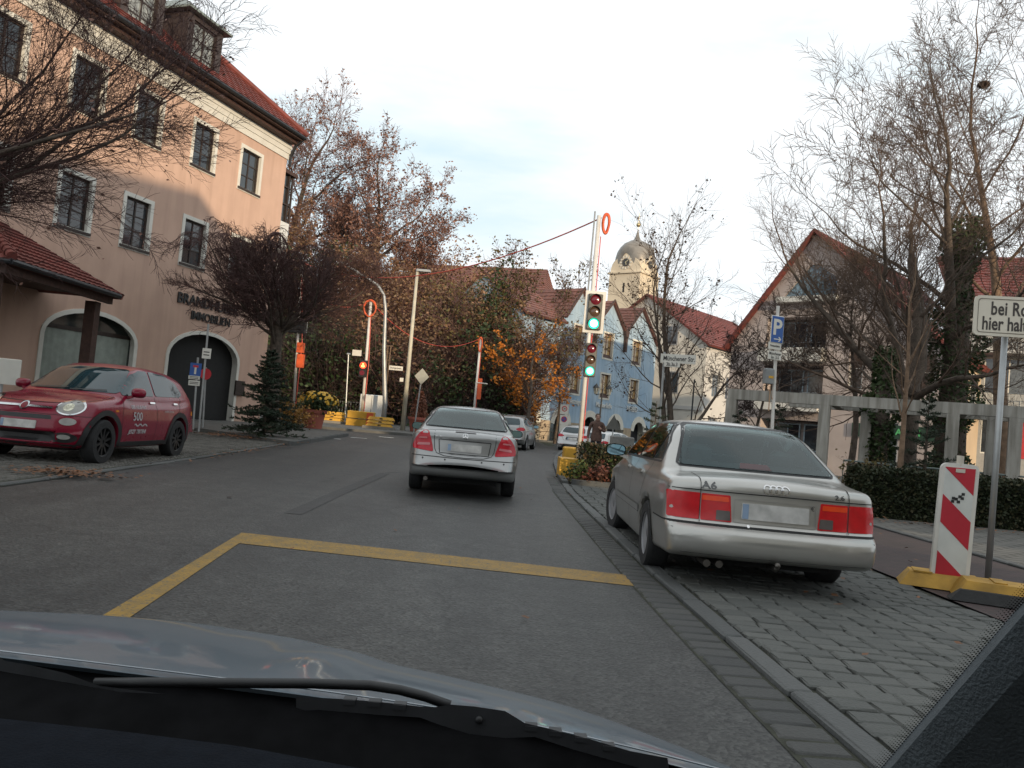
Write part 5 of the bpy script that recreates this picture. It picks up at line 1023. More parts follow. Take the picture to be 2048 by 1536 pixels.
for k, (px, Y, H, rd, lv, sd, lb) in enumerate(((745, 57, 8.2, .40, (6500, .10, LPINK, 3, 3), 61, 'largest hillside tree with withered pink-brown leaves'), (545, 60, 9.6, .40, (3200, .10, LPINK, 3, 3), 62, 'hillside tree rising behind the roof of the salmon house'), (650, 59, 6.2, .30, (4500, .10, LPINK, 3, 3), 63, 'hillside tree between the salmon house and the largest tree'), (1000, 50, 7.0, .26, (7000, .085, LOL, 2, 3), 64, 'loose olive-leaved tree at the right end of the hillside'), (850, 58, 6.0, .26, (4500, .09, LPINK, 3, 3), 65, 'lower brownish hillside tree left of the olive one'), (600, 56, 5.4, .24, (4200, .10, LBR2, 3, 3), 66, 'russet hillside tree close to the corner of the salmon house'), (700, 54, 4.6, .22, (4200, .10, LBR2, 3, 3), 67, 'russet hillside tree in front of the largest one'), (800, 54, 5.0, .22, (4200, .10, LBR2, 3, 3), 68, 'russet hillside tree above the straight cream lamp'), (920, 55, 5.0, .22, (4500, .09, LOL, 2, 3), 69, 'olive-brown hillside tree in front of the big red roof'), (1045, 55, 4.6, .2, (3500, .08, LOL, 2, 3), 70, 'thin olive tree beside the brown roof of the blue house'))):
    x, y = hp(px, Y); tree('hillside_tree', (x, y, hill_z(x, y)), lb, SH, H, rd, sd, BARK, TWIGR, leaves=lv, group='trees on the hillside')
SO = Spec(seg=(5, 6, 5, 4), wob=(.06, .15, .18, .2), up=(.0, .02, -.02, -.06), tip=(.5, .3, .4, .5), n=(9, 8, 6), t0=(.4, .2, .15), ang=(.9, .7, .65), lr=(.85, .5, .45), rr=(.5, .5, .5), rmin=.008, flat=None)
P = dep(1052, 870, 46); tree('orange_tree', (P.x, P.y, 0), 'small tree with bright orange leaves before the blue house', SO, 4.3, .15, 71, BARK, TWIG, leaves=(2000, .09, LORA, 2, 18), d0=(.05, 0, 1))
P = dep(1110, 870, 56); tree('bare_tree', (P.x, P.y, 0), 'grey bare tree directly behind the orange-leaved one', SB2, 6.2, .12, 72, BARK, TWIG, leaves=(600, .06, LOL, 3, 2))
shrub('potted_shrub', dep(920, 860, 40)*1, .01, .01, 0, LBR, 'x', 1, 2) if False else None
q = dep(1400, 850, 24); shrub('brown_bush', (q.x, q.y, .05), 1.3, 1.5, 1500, LBR, 'brown bush in front of the white house behind the parked saloon', 31, 90, .05); q = dep(1440, 850, 30); shrub('brown_bush', (q.x, q.y, .05), 1.6, 2.0, 1200, LBR, 'taller twiggy bush left of the pergola end', 32, 100, .06)
q = gt(580, 858, .1); shrub('orange_shrub', (q.x, q.y, q.z), .8, 1.0, 1100, leaf_mat('amber leaf', (.34, .17, .03), (.2, .11, .03)), 'low amber-leaved shrub left of the flower pot', 33, 60, .05)
q = dep(1170, 905, 46); shrub('dark_bush', (q.x-.2, q.y, 0), 1.7, .75, 1100, LBR, 'low dark bush by the double street sign', 34, 60, .06); q = dep(1760, 900, 18.6); shrub('green_bush', (q.x, q.y, .03), 1.0, 1.1, 1400, LOL, 'olive bush by the railing under the pergola', 35, 60, .05)
def paint(name, col, metal=.55, rough=.32):
    m = mat(name, col, rough, metal, var=.05, vs=3, coat=.6 if metal else .45, spec=.5 if metal else .3)
    t = m.node_tree; b = t.nodes['Principled BSDF']; n = t.nodes.new('ShaderNodeTexNoise'); n.inputs['Scale'].default_value = 2.2; n.inputs['Detail'].default_value = 8
    r = t.nodes.new('ShaderNodeMapRange'); r.inputs['To Min'].default_value = rough-.06; r.inputs['To Max'].default_value = rough+.14
    tcn = t.nodes.new('ShaderNodeTexCoord'); t.links.new(tcn.outputs['Object'], n.inputs['Vector']); t.links.new(n.outputs['Fac'], r.inputs['Value']); t.links.new(r.outputs['Result'], b.inputs['Roughness'])
    return m
def lamp_mat(name, col, em=0.):
    m = mat(name, col, .15, 0, var=.12, vs=14, spec=.35, coat=.15)
    t = m.node_tree; b = t.nodes['Principled BSDF']; tcn = t.nodes.new('ShaderNodeTexCoord')
    wv = t.nodes.new('ShaderNodeTexWave'); wv.inputs['Scale'].default_value = 30; wv.bands_direction = 'Z'; t.links.new(tcn.outputs['Object'], wv.inputs['Vector'])
    bp = t.nodes.new('ShaderNodeBump'); bp.inputs['Strength'].default_value = .08; bp.inputs['Distance'].default_value = .003; t.links.new(wv.outputs['Fac'], bp.inputs['Height']); t.links.new(bp.outputs['Normal'], b.inputs['Normal'])
    if em: b.inputs['Emission Color'].default_value = tuple(col)+(1,); b.inputs['Emission Strength'].default_value = em
    return m
SILVER = paint('silver paint', (.28, .283, .28), .7, .3); SILVER2 = paint('warm silver paint', (.40, .39, .365), .7, .28)
RED = paint('dark red paint', (.19, .004, .022), .0, .24)
GLASS = mat('car glass', (.014, .036, .044), .03, 0, var=.3, vs=1.5, spec=.6)
SEAM = mat('seam', (.012, .012, .012), .8, var=0); BLACKP = mat('black plastic', (.02, .02, .021), .55, var=.2, vs=20)
TYRE = mat('tyre', (.014, .014, .015), .85, var=.25, vs=15, bump=.15, bs=90); ALLOY = mat('alloy', (.42, .42, .43), .35, .8, var=.08); DARKALLOY = mat('dark alloy', (.03, .03, .032), .3, .6, var=.1)
CHROME = mat('chrome', (.62, .62, .62), .12, 1., var=.04); REDL = lamp_mat('red lens', (.42, .008, .02)); REDB = lamp_mat('bright red lens', (.44, .008, .012), .06); CLEARL = lamp_mat('clear lens', (.34, .33, .31)); SMOKEL = lamp_mat('smoked lens', (.10, .085, .08)); ORANGEL = lamp_mat('orange lens', (.6, .2, .02))
PLATE = mat('plate', (.46, .45, .43), .5, var=.22, vs=9); PLATEB = mat('plate blue', (.22, .30, .42), .5, var=.1); UNDER = mat('underbody', (.01, .01, .01), .9, var=.2)
def clear_glass():
    m = bpy.data.materials.new('tinted clear glass'); m.use_nodes = True; t = m.node_tree; n = t.nodes; n.clear(); o = n.new('ShaderNodeOutputMaterial'); tr = n.new('ShaderNodeBsdfTransparent'); tr.inputs['Color'].default_value = (.50, .66, .66, 1); g = n.new('ShaderNodeBsdfGlossy'); g.inputs['Roughness'].default_value = .02; g.inputs['Color'].default_value = (.9, 1, 1, 1)
    fr = n.new('ShaderNodeFresnel'); fr.inputs['IOR'].default_value = 1.5; mx_ = n.new('ShaderNodeMixShader'); t.links.new(fr.outputs['Fac'], mx_.inputs['Fac']); t.links.new(tr.outputs['BSDF'], mx_.inputs[1]); t.links.new(g.outputs['BSDF'], mx_.inputs[2]); t.links.new(mx_.outputs['Shader'], o.inputs['Surface']); return m
CLEARG = clear_glass(); SEATM = mat('seat cloth', (.05, .052, .055), .9, var=.15, vs=20)
def dark_inside(m):                                   # the inner side of the shell is trim, not paint
    t = m.node_tree; n = t.nodes; o = n['Material Output']; b = n['Principled BSDF']; d = n.new('ShaderNodeBsdfDiffuse'); d.inputs['Color'].default_value = (.05, .05, .05, 1); ge = n.new('ShaderNodeNewGeometry'); q = n.new('ShaderNodeMixShader'); t.links.new(ge.outputs['Backfacing'], q.inputs['Fac']); t.links.new(b.outputs['BSDF'], q.inputs[1]); t.links.new(d.outputs['BSDF'], q.inputs[2]); t.links.new(q.outputs['Shader'], o.inputs['Surface'])
TRIM1, TRIM2 = paint('silver trim paint', (.28, .283, .28), .7, .3), paint('warm silver trim paint', (.40, .39, .365), .7, .28)
for m_ in (SILVER, SILVER2): dark_inside(m_)
def frit(c, poly, axis, sg, w=.05): return c.strip('window_frit', inset(poly, w*.42), w, axis, sg, BLACKP, .0035, closed=True)
def seats(c, xf, xr, zs):
    for x, ys, lab in ((xf, (.36, -.36), 'front_seat'), (xr, (.40, -.40), 'rear_seat')):
        for y in ys:
            b = MB(); b.bbox(-.10, .10, -.24, .24, 0, zs, .05, Matrix.Translation((x, y, .40)) @ Matrix.Rotation(R(-12), 4, 'Y')); o = b.build(lab, SEATM, c.root, 40); b = MB(); b.bbox(-.05, .05, -.13, .13, 0, .19, .045, Matrix.Translation((x-.13 if lab == 'front_seat' else x-.11, y, .42+zs)) @ Matrix.Rotation(R(-8), 4, 'Y')); b.build('headrest', SEATM, o, 40)
    b = MB(); b.box(xr-.65, xr-.12, -.62, .62, .925, .945); b.build('parcel_shelf', SEATM, c.root)
    b = MB(); b.tube([(xf+.55, .36+.17*math.cos(t), .95+.17*math.sin(t)) for t in [6.2832*i/20 for i in range(21)]], .015, 6, cap=False); b.build('steering_wheel', BLACKP, c.root); b = MB(); b.bbox(xf+.6, xf+.95, -.66, .66, .6, .94, .05); b.build('dashboard', BLACKP, c.root); b = MB(); b.bbox(xf+.33, xf+.36, -.12, .12, 1.26, 1.33, .01); b.build('rear_view_mirror', BLACKP, c.root)
def underside(c):
    p = c.p; L = p['L']; W = p['W']
    MB().box(-L/2+.35, L/2-.4, -W*.62, W*.62, .2, .42).build('underbody', UNDER, c.root)
def plate(c, sg, y, z, w=.52, h=.112, off=.012, parent=None):
    pl = c.patch('number_plate', [(y-w/2, z-h/2), (y+w/2, z-h/2), (y+w/2, z+h/2), (y-w/2, z+h/2)], 'x', sg, PLATE, off, .02, .08, rnd=.012)
    yb = y+(w/2-.03)*(1 if sg < 0 else -1)
    c.patch('plate_band', [(yb-.024, z-h/2+.006), (yb+.024, z-h/2+.006), (yb+.024, z+h/2-.006), (yb-.024, z+h/2-.006)], 'x', sg, PLATEB, off+.003, .004, .08, parent=pl)
def mirror(c, x, z, m, glass=True, w=.24, h=.14, fwd=-1):
    for sd in (1, -1):
        y0 = c.p['W']*.93; b = MB()
        n = 14; prof = []
        for k in range(6):
            t = k/5; sc = math.sqrt(max(.02, 1-(t*.97)**2.2)); xx = x+.10*t-.04
            ring = [(xx, sd*(y0+.13+w/2*math.copysign(abs(math.cos(2*math.pi*i/n))**.7, math.cos(2*math.pi*i/n))*sc), z+h/2*math.copysign(abs(math.sin(2*math.pi*i/n))**.7, math.sin(2*math.pi*i/n))*sc) for i in range(n)]
            prof.append(ring)
        vs = [q for r_ in prof for q in r_]; fs = [(i*n+k, i*n+(k+1) % n, (i+1)*n+(k+1) % n, (i+1)*n+k) for i in range(5) for k in range(n)]+[tuple(range(5*n, 6*n))]
        b.add(vs, fs); b.add([(x+.02, sd*(y0-.06), z-h*.5), (x+.02, sd*(y0+.08), z-h*.25), (x+.02, sd*(y0+.08), z-h*.5), (x+.02, sd*(y0-.06), z-h*.85), (x+.07, sd*(y0-.06), z-h*.5), (x+.07, sd*(y0+.08), z-h*.25), (x+.07, sd*(y0+.08), z-h*.5), (x+.07, sd*(y0-.06), z-h*.85)], [(0, 1, 2, 3), (4, 5, 6, 7), (0, 1, 5, 4), (1, 2, 6, 5), (2, 3, 7, 6), (3, 0, 4, 7)])
        o = b.build('side_mirror', m, c.root, 50)
        g = MB(); xx = x-.041; g.add([(xx, sd*(y0+.13+.9*w/2*math.copysign(abs(math.cos(2*math.pi*i/n))**.7, math.cos(2*math.pi*i/n))), z+.88*h/2*math.copysign(abs(math.sin(2*math.pi*i/n))**.7, math.sin(2*math.pi*i/n))) for i in range(n)], [tuple(range(n))])
        g.build('mirror_glass', mat('mirror glass', (.20, .32, .38), .04, 1., var=0), o)
# ---- silver saloon ahead (driving away)
def split_rear(zb, xr, lidw, lidz, lidx):
    def f(c):
        k = np.zeros(len(c), int); k[(c[:, 0] < xr) & (c[:, 2] < zb)] = 1
        k[(c[:, 0] < lidx) & (c[:, 2] >= zb) & (np.abs(c[:, 1]) < lidw) & (c[:, 2] > lidz)] = 2; return k
    return f
def make_merc():
    L, W = 4.53, .865
    cut = lambda x, y, z: np.maximum.reduce([np.abs(y)-.40-.10*(z-.76), np.abs(z-.755)-.105, x+2.175])
    p = dict(L=L, W=W, H=1.43, deck=[(-2.27, .985), (-2.1, 1.005), (-1.6, 1.02), (-1.45, .96), (.9, .95), (1.0, .96), (1.8, .84), (2.27, .70)], roof=[(-2.3, .5), (-1.93, .93), (-1.72, 1.03), (-1.02, 1.345), (-.6, 1.41), (-.2, 1.428), (.2, 1.41), (.5, 1.36), (1.25, .96), (1.5, .8), (2.3, .3)],
        sec=[(.1, .90), (.25, .955), (.45, .99), (.6, 1.0), (.75, .995), (.9, .965), (1.0, .92), (1.5, .9)], gsec=[(.85, .94), (.98, .90), (1.36, .675), (1.45, .62)], plan=[(-2.3, .94), (-1.9, .98), (-1, 1), (1, 1), (1.7, .98), (2.3, .88)],
        rear=[(.1, -2.17), (.26, -2.21), (.32, -2.255), (.44, -2.268), (.52, -2.264), (.585, -2.245), (.61, -2.20), (.64, -2.185), (.86, -2.165), (.93, -2.17), (.975, -2.17), (1.02, -2.06), (1.5, -2.0)], front=[(.2, 2.15), (.4, 2.26), (.6, 2.25), (.8, 2.1), (1.5, 1.9)],
        bot=[(-2.3, .30), (-1.9, .28), (-.8, .19), (1, .19), (2.3, .22)], bow=(.26, .4), axles=(-1.215, 1.5), wr=.315, arch=.355, cuts=[lambda x, y, z: np.maximum(cut(x, y, z), 0*x+cut(x, y, z))], names=['body', 'rear_bumper', 'boot_lid'])
    RW = [(-.60, 1.055), (.60, 1.055), (.63, 1.075), (.50, 1.33), (.46, 1.345), (-.46, 1.345), (-.50, 1.33), (-.63, 1.075)]; FW = [(-.62, 1.03), (.62, 1.03), (.50, 1.33), (-.50, 1.33)]; SW = [(.93, 1.0), (.30, 1.33), (-.62, 1.35), (-1.15, 1.22), (-1.42, 1.03)]
    c = Car('silver_saloon', p, (-.73, 14.45, 0), R(90+2.5), 'silver saloon driving ahead in the lane, triangular red tail lamps', 'car', SILVER, .022, split_rear(.60, -1.5, .62, .6, -1.55), holes=[('x', -1, inset(RW, .045)), ('x', 1, inset(FW, .045)), ('y', 1, inset(SW, .05)), ('y', -1, inset(SW, .05))])
    seats(c, -.05, -1.0, .60); frit(c, RW, 'x', -1); frit(c, FW, 'x', 1); c.patch('windscreen', FW, 'x', 1, CLEARG, .010, .004, .045, rnd=.05)
    for sd in (1, -1): frit(c, SW, 'y', sd)
    c.wheels(TYRE, ALLOY, spokes=10); underside(c)
    c.patch('tail_lamp', [(.565, .975), (.635, .985), (.715, .93), (.775, .84), (.80, .735), (.79, .695), (.47, .665), (.485, .74), (.52, .86)], 'x', -1, REDL, .006, .02, .04, rnd=.03, mirror=True)
    for a in ([(.585, .885), (.70, .875), (.715, .855), (.58, .86)], [(.535, .80), (.72, .785), (.735, .745), (.525, .765)]):
        c.patch('lamp_reflector', a, 'x', -1, mat('pink lens', (.5, .16, .17), .2), .011, .006, .05, rnd=.015, mirror=True)
    plate(c, -1, 0, .755, off=.012)
    c.strip('plate_recess_trim', [(-.40, .865), (.40, .865), (.375, .66), (-.375, .66)], .012, 'x', -1, SEAM, .004, closed=True)
    c.patch('rear_window', RW, 'x', -1, CLEARG, .012, .004, .045, rnd=.05)
    c.strip('window_seal', [(-.64, 1.055), (.64, 1.055), (.655, 1.075), (.515, 1.34), (.47, 1.362), (-.47, 1.362), (-.515, 1.34), (-.655, 1.075)], .022, 'x', -1, BLACKP, .003, closed=True)
    c.strip('boot_seam', [(.47, .985), (.475, .87), (.455, .72), (.42, .655), (.30, .618), (0, .608), (-.30, .618), (-.42, .655), (-.455, .72), (-.475, .87), (-.47, .985)], .009, 'x', -1, SEAM, .003)
    c.strip('bumper_seam', [(.80, .60), (.5, .598), (0, .592), (-.5, .598), (-.80, .60)], .010, 'x', -1, SEAM, .003)
    c.strip('brake_light', [(-.16, 1.0), (.16, 1.0)], .022, 'x', -1, mat('dark red', (.04, .005, .008), .3), .008)
    for y in (-.62, -.28, .28, .62): c.patch('parking_sensor', ellipse(y, .565, .013, .013, 10), 'x', -1, BLACKP, .004, .004, .02)
    st = c.strip('badge', ellipse(0, .935, .038, .038, 20), .008, 'x', -1, CHROME, .008, closed=True)[0]
    for a in (90, 210, 330): c.strip('badge_spoke', [(0, .935), (.036*math.cos(R(a)), .935+.036*math.sin(R(a)))], .009, 'x', -1, CHROME, .009, g=.01, parent=st)
    c.text('model_badge', 'C180', .05, .40, .90, 'x', -1, CHROME, .006, flip=True)
    for sd in (1, -1):
        c.patch('side_window', SW, 'y', sd, CLEARG, .010, .004, .04, rnd=.04)
        c.strip('door_seam', [(-.25, .98), (-.27, .7), (-.25, .3)], .008, 'y', sd, SEAM); c.strip('side_trim', [(-.8, .55), (1.05, .55)], .05, 'y', sd, TRIM1, .012)
    mirror(c, .82, 1.0, SILVER)
    b = MB(); b.tube([(-2.18, .55, .255), (-1.9, .55, .25)], .032, 12); b.build('exhaust_pipe', mat('exhaust', (.12, .11, .10), .4, .9), c.root)
    return c
# ---- parked silver saloon with the ring badge
def make_audi():
    L, W = 4.80, .89
    p = dict(L=L, W=W, H=1.43, deck=[(-2.42, .90), (-2.28, .925), (-1.7, .965), (-1.5, .95), (.9, .94), (1.0, .95), (1.9, .80), (2.4, .68)], roof=[(-2.4, .4), (-2.05, .78), (-1.80, .955), (-1.10, 1.345), (-.75, 1.41), (-.3, 1.43), (.1, 1.42), (.45, 1.36), (1.25, .94), (1.5, .8), (2.4, .3)],
        sec=[(.1, .90), (.24, .96), (.40, .99), (.55, 1.0), (.7, .995), (.85, .97), (.95, .93), (1.5, .9)], gsec=[(.8, .955), (.95, .915), (1.36, .69), (1.45, .64)], plan=[(-2.45, .955), (-2, .985), (-1, 1), (1, 1), (1.8, .98), (2.45, .88)],
        rear=[(.1, -2.27), (.25, -2.34), (.31, -2.395), (.40, -2.405), (.485, -2.40), (.515, -2.385), (.535, -2.345), (.545, -2.30), (.575, -2.295), (.80, -2.285), (.86, -2.29), (.905, -2.285), (.95, -2.2), (1.5, -2.0)], front=[(.2, 2.3), (.4, 2.4), (.6, 2.38), (.8, 2.25), (1.5, 2.0)],
        bot=[(-2.4, .275), (-1.9, .26), (-.8, .19), (1, .19), (2.4, .22)], bow=(.13, .3), axles=(-1.28, 1.41), wr=.31, arch=.345, kt=.06, names=['body', 'rear_bumper', 'boot_lid'])
    RW = [(-.655, .985), (.655, .985), (.675, 1.0), (.52, 1.335), (.48, 1.352), (-.48, 1.352), (-.52, 1.335), (-.675, 1.0)]; FW = [(-.64, 1.0), (.64, 1.0), (.51, 1.33), (-.51, 1.33)]; S1 = [(.98, .985), (.62, 1.17), (.28, 1.32), (-.08, 1.35), (-.15, .99)]; S2 = [(-.22, .99), (-.15, 1.352), (-.80, 1.34), (-1.02, 1.25), (-.98, .995)]
    c = Car('silver_saloon', p, (2.25, 8.78, 0), R(90-1.0), 'silver saloon with four-ring badge parked on the cobbled bay', 'car', SILVER2, .022, split_rear(.54, -1.7, .62, .5, -1.72), holes=[('x', -1, inset(RW, .045)), ('x', 1, inset(FW, .045))]+[('y', sd, inset(q_, .035)) for sd in (1, -1) for q_ in (S1, S2)])
    seats(c, -.05, -1.0, .57); frit(c, RW, 'x', -1); frit(c, FW, 'x', 1); c.patch('windscreen', FW, 'x', 1, CLEARG, .010, .004, .045, rnd=.05)
    for sd in (1, -1): frit(c, S1, 'y', sd, .045); frit(c, S2, 'y', sd, .045)
    c.wheels(TYRE, mat('grey hubcap', (.30, .30, .31), .45, .3), style='hubcap', spokes=8, steer=R(8)); underside(c)
    LM = .60
    c.patch('tail_lamp', [(.845, .575), (LM, .575), (LM, .79), (.85, .79)], 'x', -1, REDB, .006, .02, .05, rnd=.012, mirror=True)
    for o in c.patch('tail_lamp_inner', [(LM-.008, .575), (.345, .575), (.365, .79), (LM-.008, .79)], 'x', -1, REDB, .006, .02, .05, rnd=.012, mirror=True): pass
    c.patch('reversing_light', [(.47, .585), (.355, .585), (.362, .665), (.47, .665)], 'x', -1, SMOKEL, .011, .008, .05, rnd=.008, mirror=True)
    c.patch('lamp_reflector', [(.585, .735), (.375, .735), (.38, .775), (.585, .775)], 'x', -1, lamp_mat('amber red lens', (.6, .05, .01), .1), .010, .006, .05, rnd=.008, mirror=True)
    plate(c, -1, -.0, .675, .54, .13, .012)
    c.strip('plate_recess_trim', [(-.33, .765), (.33, .765), (.33, .585), (-.33, .585)], .010, 'x', -1, mat('silver trim', (.35, .34, .32), .35, .6), .006, closed=True)
    c.patch('rear_window', [(-.655, .985), (.655, .985), (.675, 1.0), (.52, 1.335), (.48, 1.352), (-.48, 1.352), (-.52, 1.335), (-.675, 1.0)], 'x', -1, CLEARG, .010, .004, .045, rnd=.06)
    c.strip('window_seal', [(-.675, .985), (.675, .985), (.69, 1.0), (.535, 1.345), (.485, 1.37), (-.485, 1.37), (-.535, 1.345), (-.69, 1.0)], .022, 'x', -1, BLACKP, .003, closed=True)
    c.strip('boot_seam', [(LM, .555), (LM, .90)], .006, 'x', -1, SEAM, .008, mirror=True); c.strip('boot_seam', [(-2.22, .60), (-1.86, .61)], .006, 'z', 1, SEAM, .003); c.strip('boot_seam', [(-2.22, -.60), (-1.86, -.61)], .006, 'z', 1, SEAM, .003)
    c.strip('boot_lip', [(.84, .812), (0, .815), (-.84, .812)], .008, 'x', -1, SEAM, .003)
    c.strip('bumper_seam', [(.86, .545), (.5, .545), (-.5, .545), (-.86, .545)], .016, 'x', -1, SEAM, .003)
    c.patch('bumper_skirt', [(-.80, .27), (.80, .27), (.82, .315), (-.82, .315)], 'x', -1, BLACKP, .003, .01, .08)
    c.patch('brake_light', [(-.12, .990), (.16, .990), (.14, 1.035), (-.10, 1.035)], 'x', -1, mat('dark red', (.04, .005, .008), .3), .012, .01, .05)
    rg = None
    for k in range(4):
        q = c.strip('ring_badge' if k == 0 else 'ring', ellipse(.072-.048*k, .862, .032, .032, 20), .0085, 'x', -1, CHROME, .007, closed=True, g=.01, parent=rg)[0]
        rg = rg or q
    c.text('model_badge', 'A6', .075, .535, .852, 'x', -1, mat('dark chrome', (.10, .10, .10), .25, .8), .007, flip=True, sx=1.35, bold=.002)
    c.text('engine_badge', '2.6', .05, -.52, .845, 'x', -1, mat('dark chrome', (.10, .10, .10), .25, .8), .007, flip=True, sx=1.4, bold=.001)
    c.text('sticker', '€', .05, -.30, .74, 'x', -1, BLACKP, .006, flip=True)
    c.patch('lock', ellipse(.215, .555, .012, .012, 10), 'x', -1, CHROME, .006, .01, .02)
    for sd in (1, -1):
        c.patch('front_side_window', [(.98, .985), (.62, 1.17), (.28, 1.32), (-.08, 1.35), (-.15, .99)], 'y', sd, CLEARG, .010, .004, .04, rnd=.03)
        c.patch('rear_side_window', [(-.22, .99), (-.15, 1.352), (-.80, 1.34), (-1.02, 1.25), (-.98, .995)], 'y', sd, CLEARG, .010, .004, .04, rnd=.03)
        c.patch('quarter_window', [(-1.03, 1.0), (-1.06, 1.235), (-1.22, 1.15), (-1.38, 1.01)], 'y', sd, GLASS, .004, .01, .05, rnd=.02)
        c.strip('window_seal', [(1.02, .972), (-.2, .978), (-1.42, .99), (-1.22, 1.175), (-1.0, 1.29), (-.8, 1.362), (-.1, 1.372), (.28, 1.342), (.64, 1.185)], .02, 'y', sd, BLACKP, .003, closed=True)
        for pl in ([(-.18, .97), (-.2, .6), (-.18, .25)], [(.98, .95), (1.0, .6), (.95, .25)], [(-1.1, .97), (-1.0, .75), (-.92, .62)]): c.strip('door_seam', pl, .008, 'y', sd, SEAM)
        c.strip('side_trim', [(-.9, .50), (1.0, .50)], .06, 'y', sd, TRIM2, .012); c.strip('trim_shadow', [(-.9, .465), (1.0, .465)], .008, 'y', sd, SEAM, .004)
        for x in (-.72, .28): c.patch('door_handle', [(x-.11, .835), (x+.09, .835), (x+.09, .87), (x-.11, .87)], 'y', sd, SILVER2, .02, .03, .06, rnd=.012)
        c.patch('side_reflector', [(1.75, .62), (1.85, .62), (1.85, .66), (1.75, .66)], 'y', sd, ORANGEL, .004, .004, .06)
        c.strip('bumper_seam', [(-2.35, .545), (-1.7, .545)], .012, 'y', sd, SEAM)
        c.strip('arch_lip', [(-1.28+.365*math.cos(R(a)), .31+.365*math.sin(R(a))) for a in range(0, 181, 12)], .03, 'y', sd, TRIM2, .010)
    mirror(c, .80, 1.01, SILVER2)
    for y in (.42, .52): MB().tube([(-2.30, y, .235), (-2.0, y, .235)], [.03, .03], 12).build('exhaust_pipe', mat('exhaust', (.12, .11, .10), .4, .9), c.root)
    b = MB(); b.tube([(-2.2, 0, .25), (-2.40, 0, .245), (-2.44, 0, .27)], .018, 8); b.lathe([(0, -.025), (.018, -.02), (.025, 0), (.018, .02), (0, .025)], 12, Matrix.Translation((-2.44, 0, .285))); b.build('tow_hitch', mat('exhaust', (.12, .11, .10), .4, .9), c.root, True)
    MB().tube([(-1.65, .66, 1.0), (-1.62, .68, 1.32)], [.004, .002], 5).build('aerial', BLACKP, c.root)
    return c
# ---- silver hatchback further on
def hatch_params(L=4.42, W=.905, H=1.50):
    return dict(L=L, W=W, H=H, deck=[(-2.25, 1.02), (-1.6, 1.06), (-1.2, 1.02), (.9, .98), (1.1, .98), (1.8, .86), (2.25, .68)], roof=[(-2.4, .3), (-2.19, .8), (-2.05, 1.08), (-1.72, 1.40), (-1.4, 1.46), (-.5, 1.50), (.1, 1.49), (.5, 1.42), (1.45, .95), (1.7, .8), (2.4, .3)],
        sec=[(.1, .88), (.25, .95), (.45, .99), (.65, 1.0), (.85, .985), (1.0, .95), (1.1, .92), (1.5, .9)], gsec=[(.9, .95), (1.03, .91), (1.42, .70), (1.5, .64)], plan=[(-2.3, .90), (-1.8, .97), (-1, 1), (1, 1), (1.7, .97), (2.3, .84)],
        rear=[(.1, -2.08), (.25, -2.16), (.4, -2.21), (.58, -2.20), (.66, -2.16), (.8, -2.15), (1.0, -2.14), (1.1, -2.1), (1.5, -2.0)], front=[(.2, 2.1), (.4, 2.2), (.6, 2.2), (.8, 2.05), (1.5, 1.8)], bot=[(-2.3, .30), (-1.8, .26), (-.8, .2), (1, .2), (2.3, .22)], bow=(.3, .45), axles=(-1.33, 1.35), wr=.325, arch=.36)
def make_hatch(name, loc, rz, label, pm, h=.03, group=None, plate_dark=True, scale=1):
    p = hatch_params(); c = Car(name, p, loc, rz, label, 'car', pm, h, group=group); c.wheels(TYRE, ALLOY, spokes=5)
    underside(c)
    c.patch('tail_lamp', [(.44, .90), (.60, .985), (.76, .99), (.83, .93), (.80, .84), (.60, .84)], 'x', -1, REDL, .008, .02, .05, rnd=.04, mirror=True)
    c.patch('rear_window', [(-.60, 1.09), (0, 1.055), (.60, 1.09), (.60, 1.16), (.52, 1.36), (-.52, 1.36), (-.60, 1.16)], 'x', -1, GLASS, .006, .012, .07, rnd=.06)
    c.patch('plate_recess', [(-.36, .70), (.36, .70), (.33, .86), (-.33, .86)], 'x', -1, BLACKP, .004, .01, .07, rnd=.05); plate(c, -1, 0, .77, off=.012)
    c.patch('bumper_reflector', [(.40, .43), (.74, .45), (.74, .49), (.40, .47)], 'x', -1, REDL, .006, .01, .05, mirror=True); c.patch('bumper_skirt', [(-.62, .30), (.62, .30), (.55, .40), (-.55, .40)], 'x', -1, BLACKP, .004, .01, .07)
    c.strip('hatch_seam', [(.60, 1.08), (.58, .9), (.46, .68), (0, .64), (-.46, .68), (-.58, .9), (-.60, 1.08)], .01, 'x', -1, SEAM)
    for sd in (1, -1):
        c.patch('front_side_window', [(1.05, 1.03), (.3, 1.40), (-.25, 1.43), (-.28, 1.05)], 'y', sd, GLASS, .004, .01, .07, rnd=.03); c.patch('rear_side_window', [(-.35, 1.05), (-.32, 1.435), (-1.1, 1.40), (-1.6, 1.24), (-1.45, 1.10)], 'y', sd, GLASS, .004, .01, .07, rnd=.04)
        c.strip('door_seam', [(-.3, 1.02), (-.3, .6), (-.28, .27)], .009, 'y', sd, SEAM)
    mirror(c, .85, 1.06, pm); return c
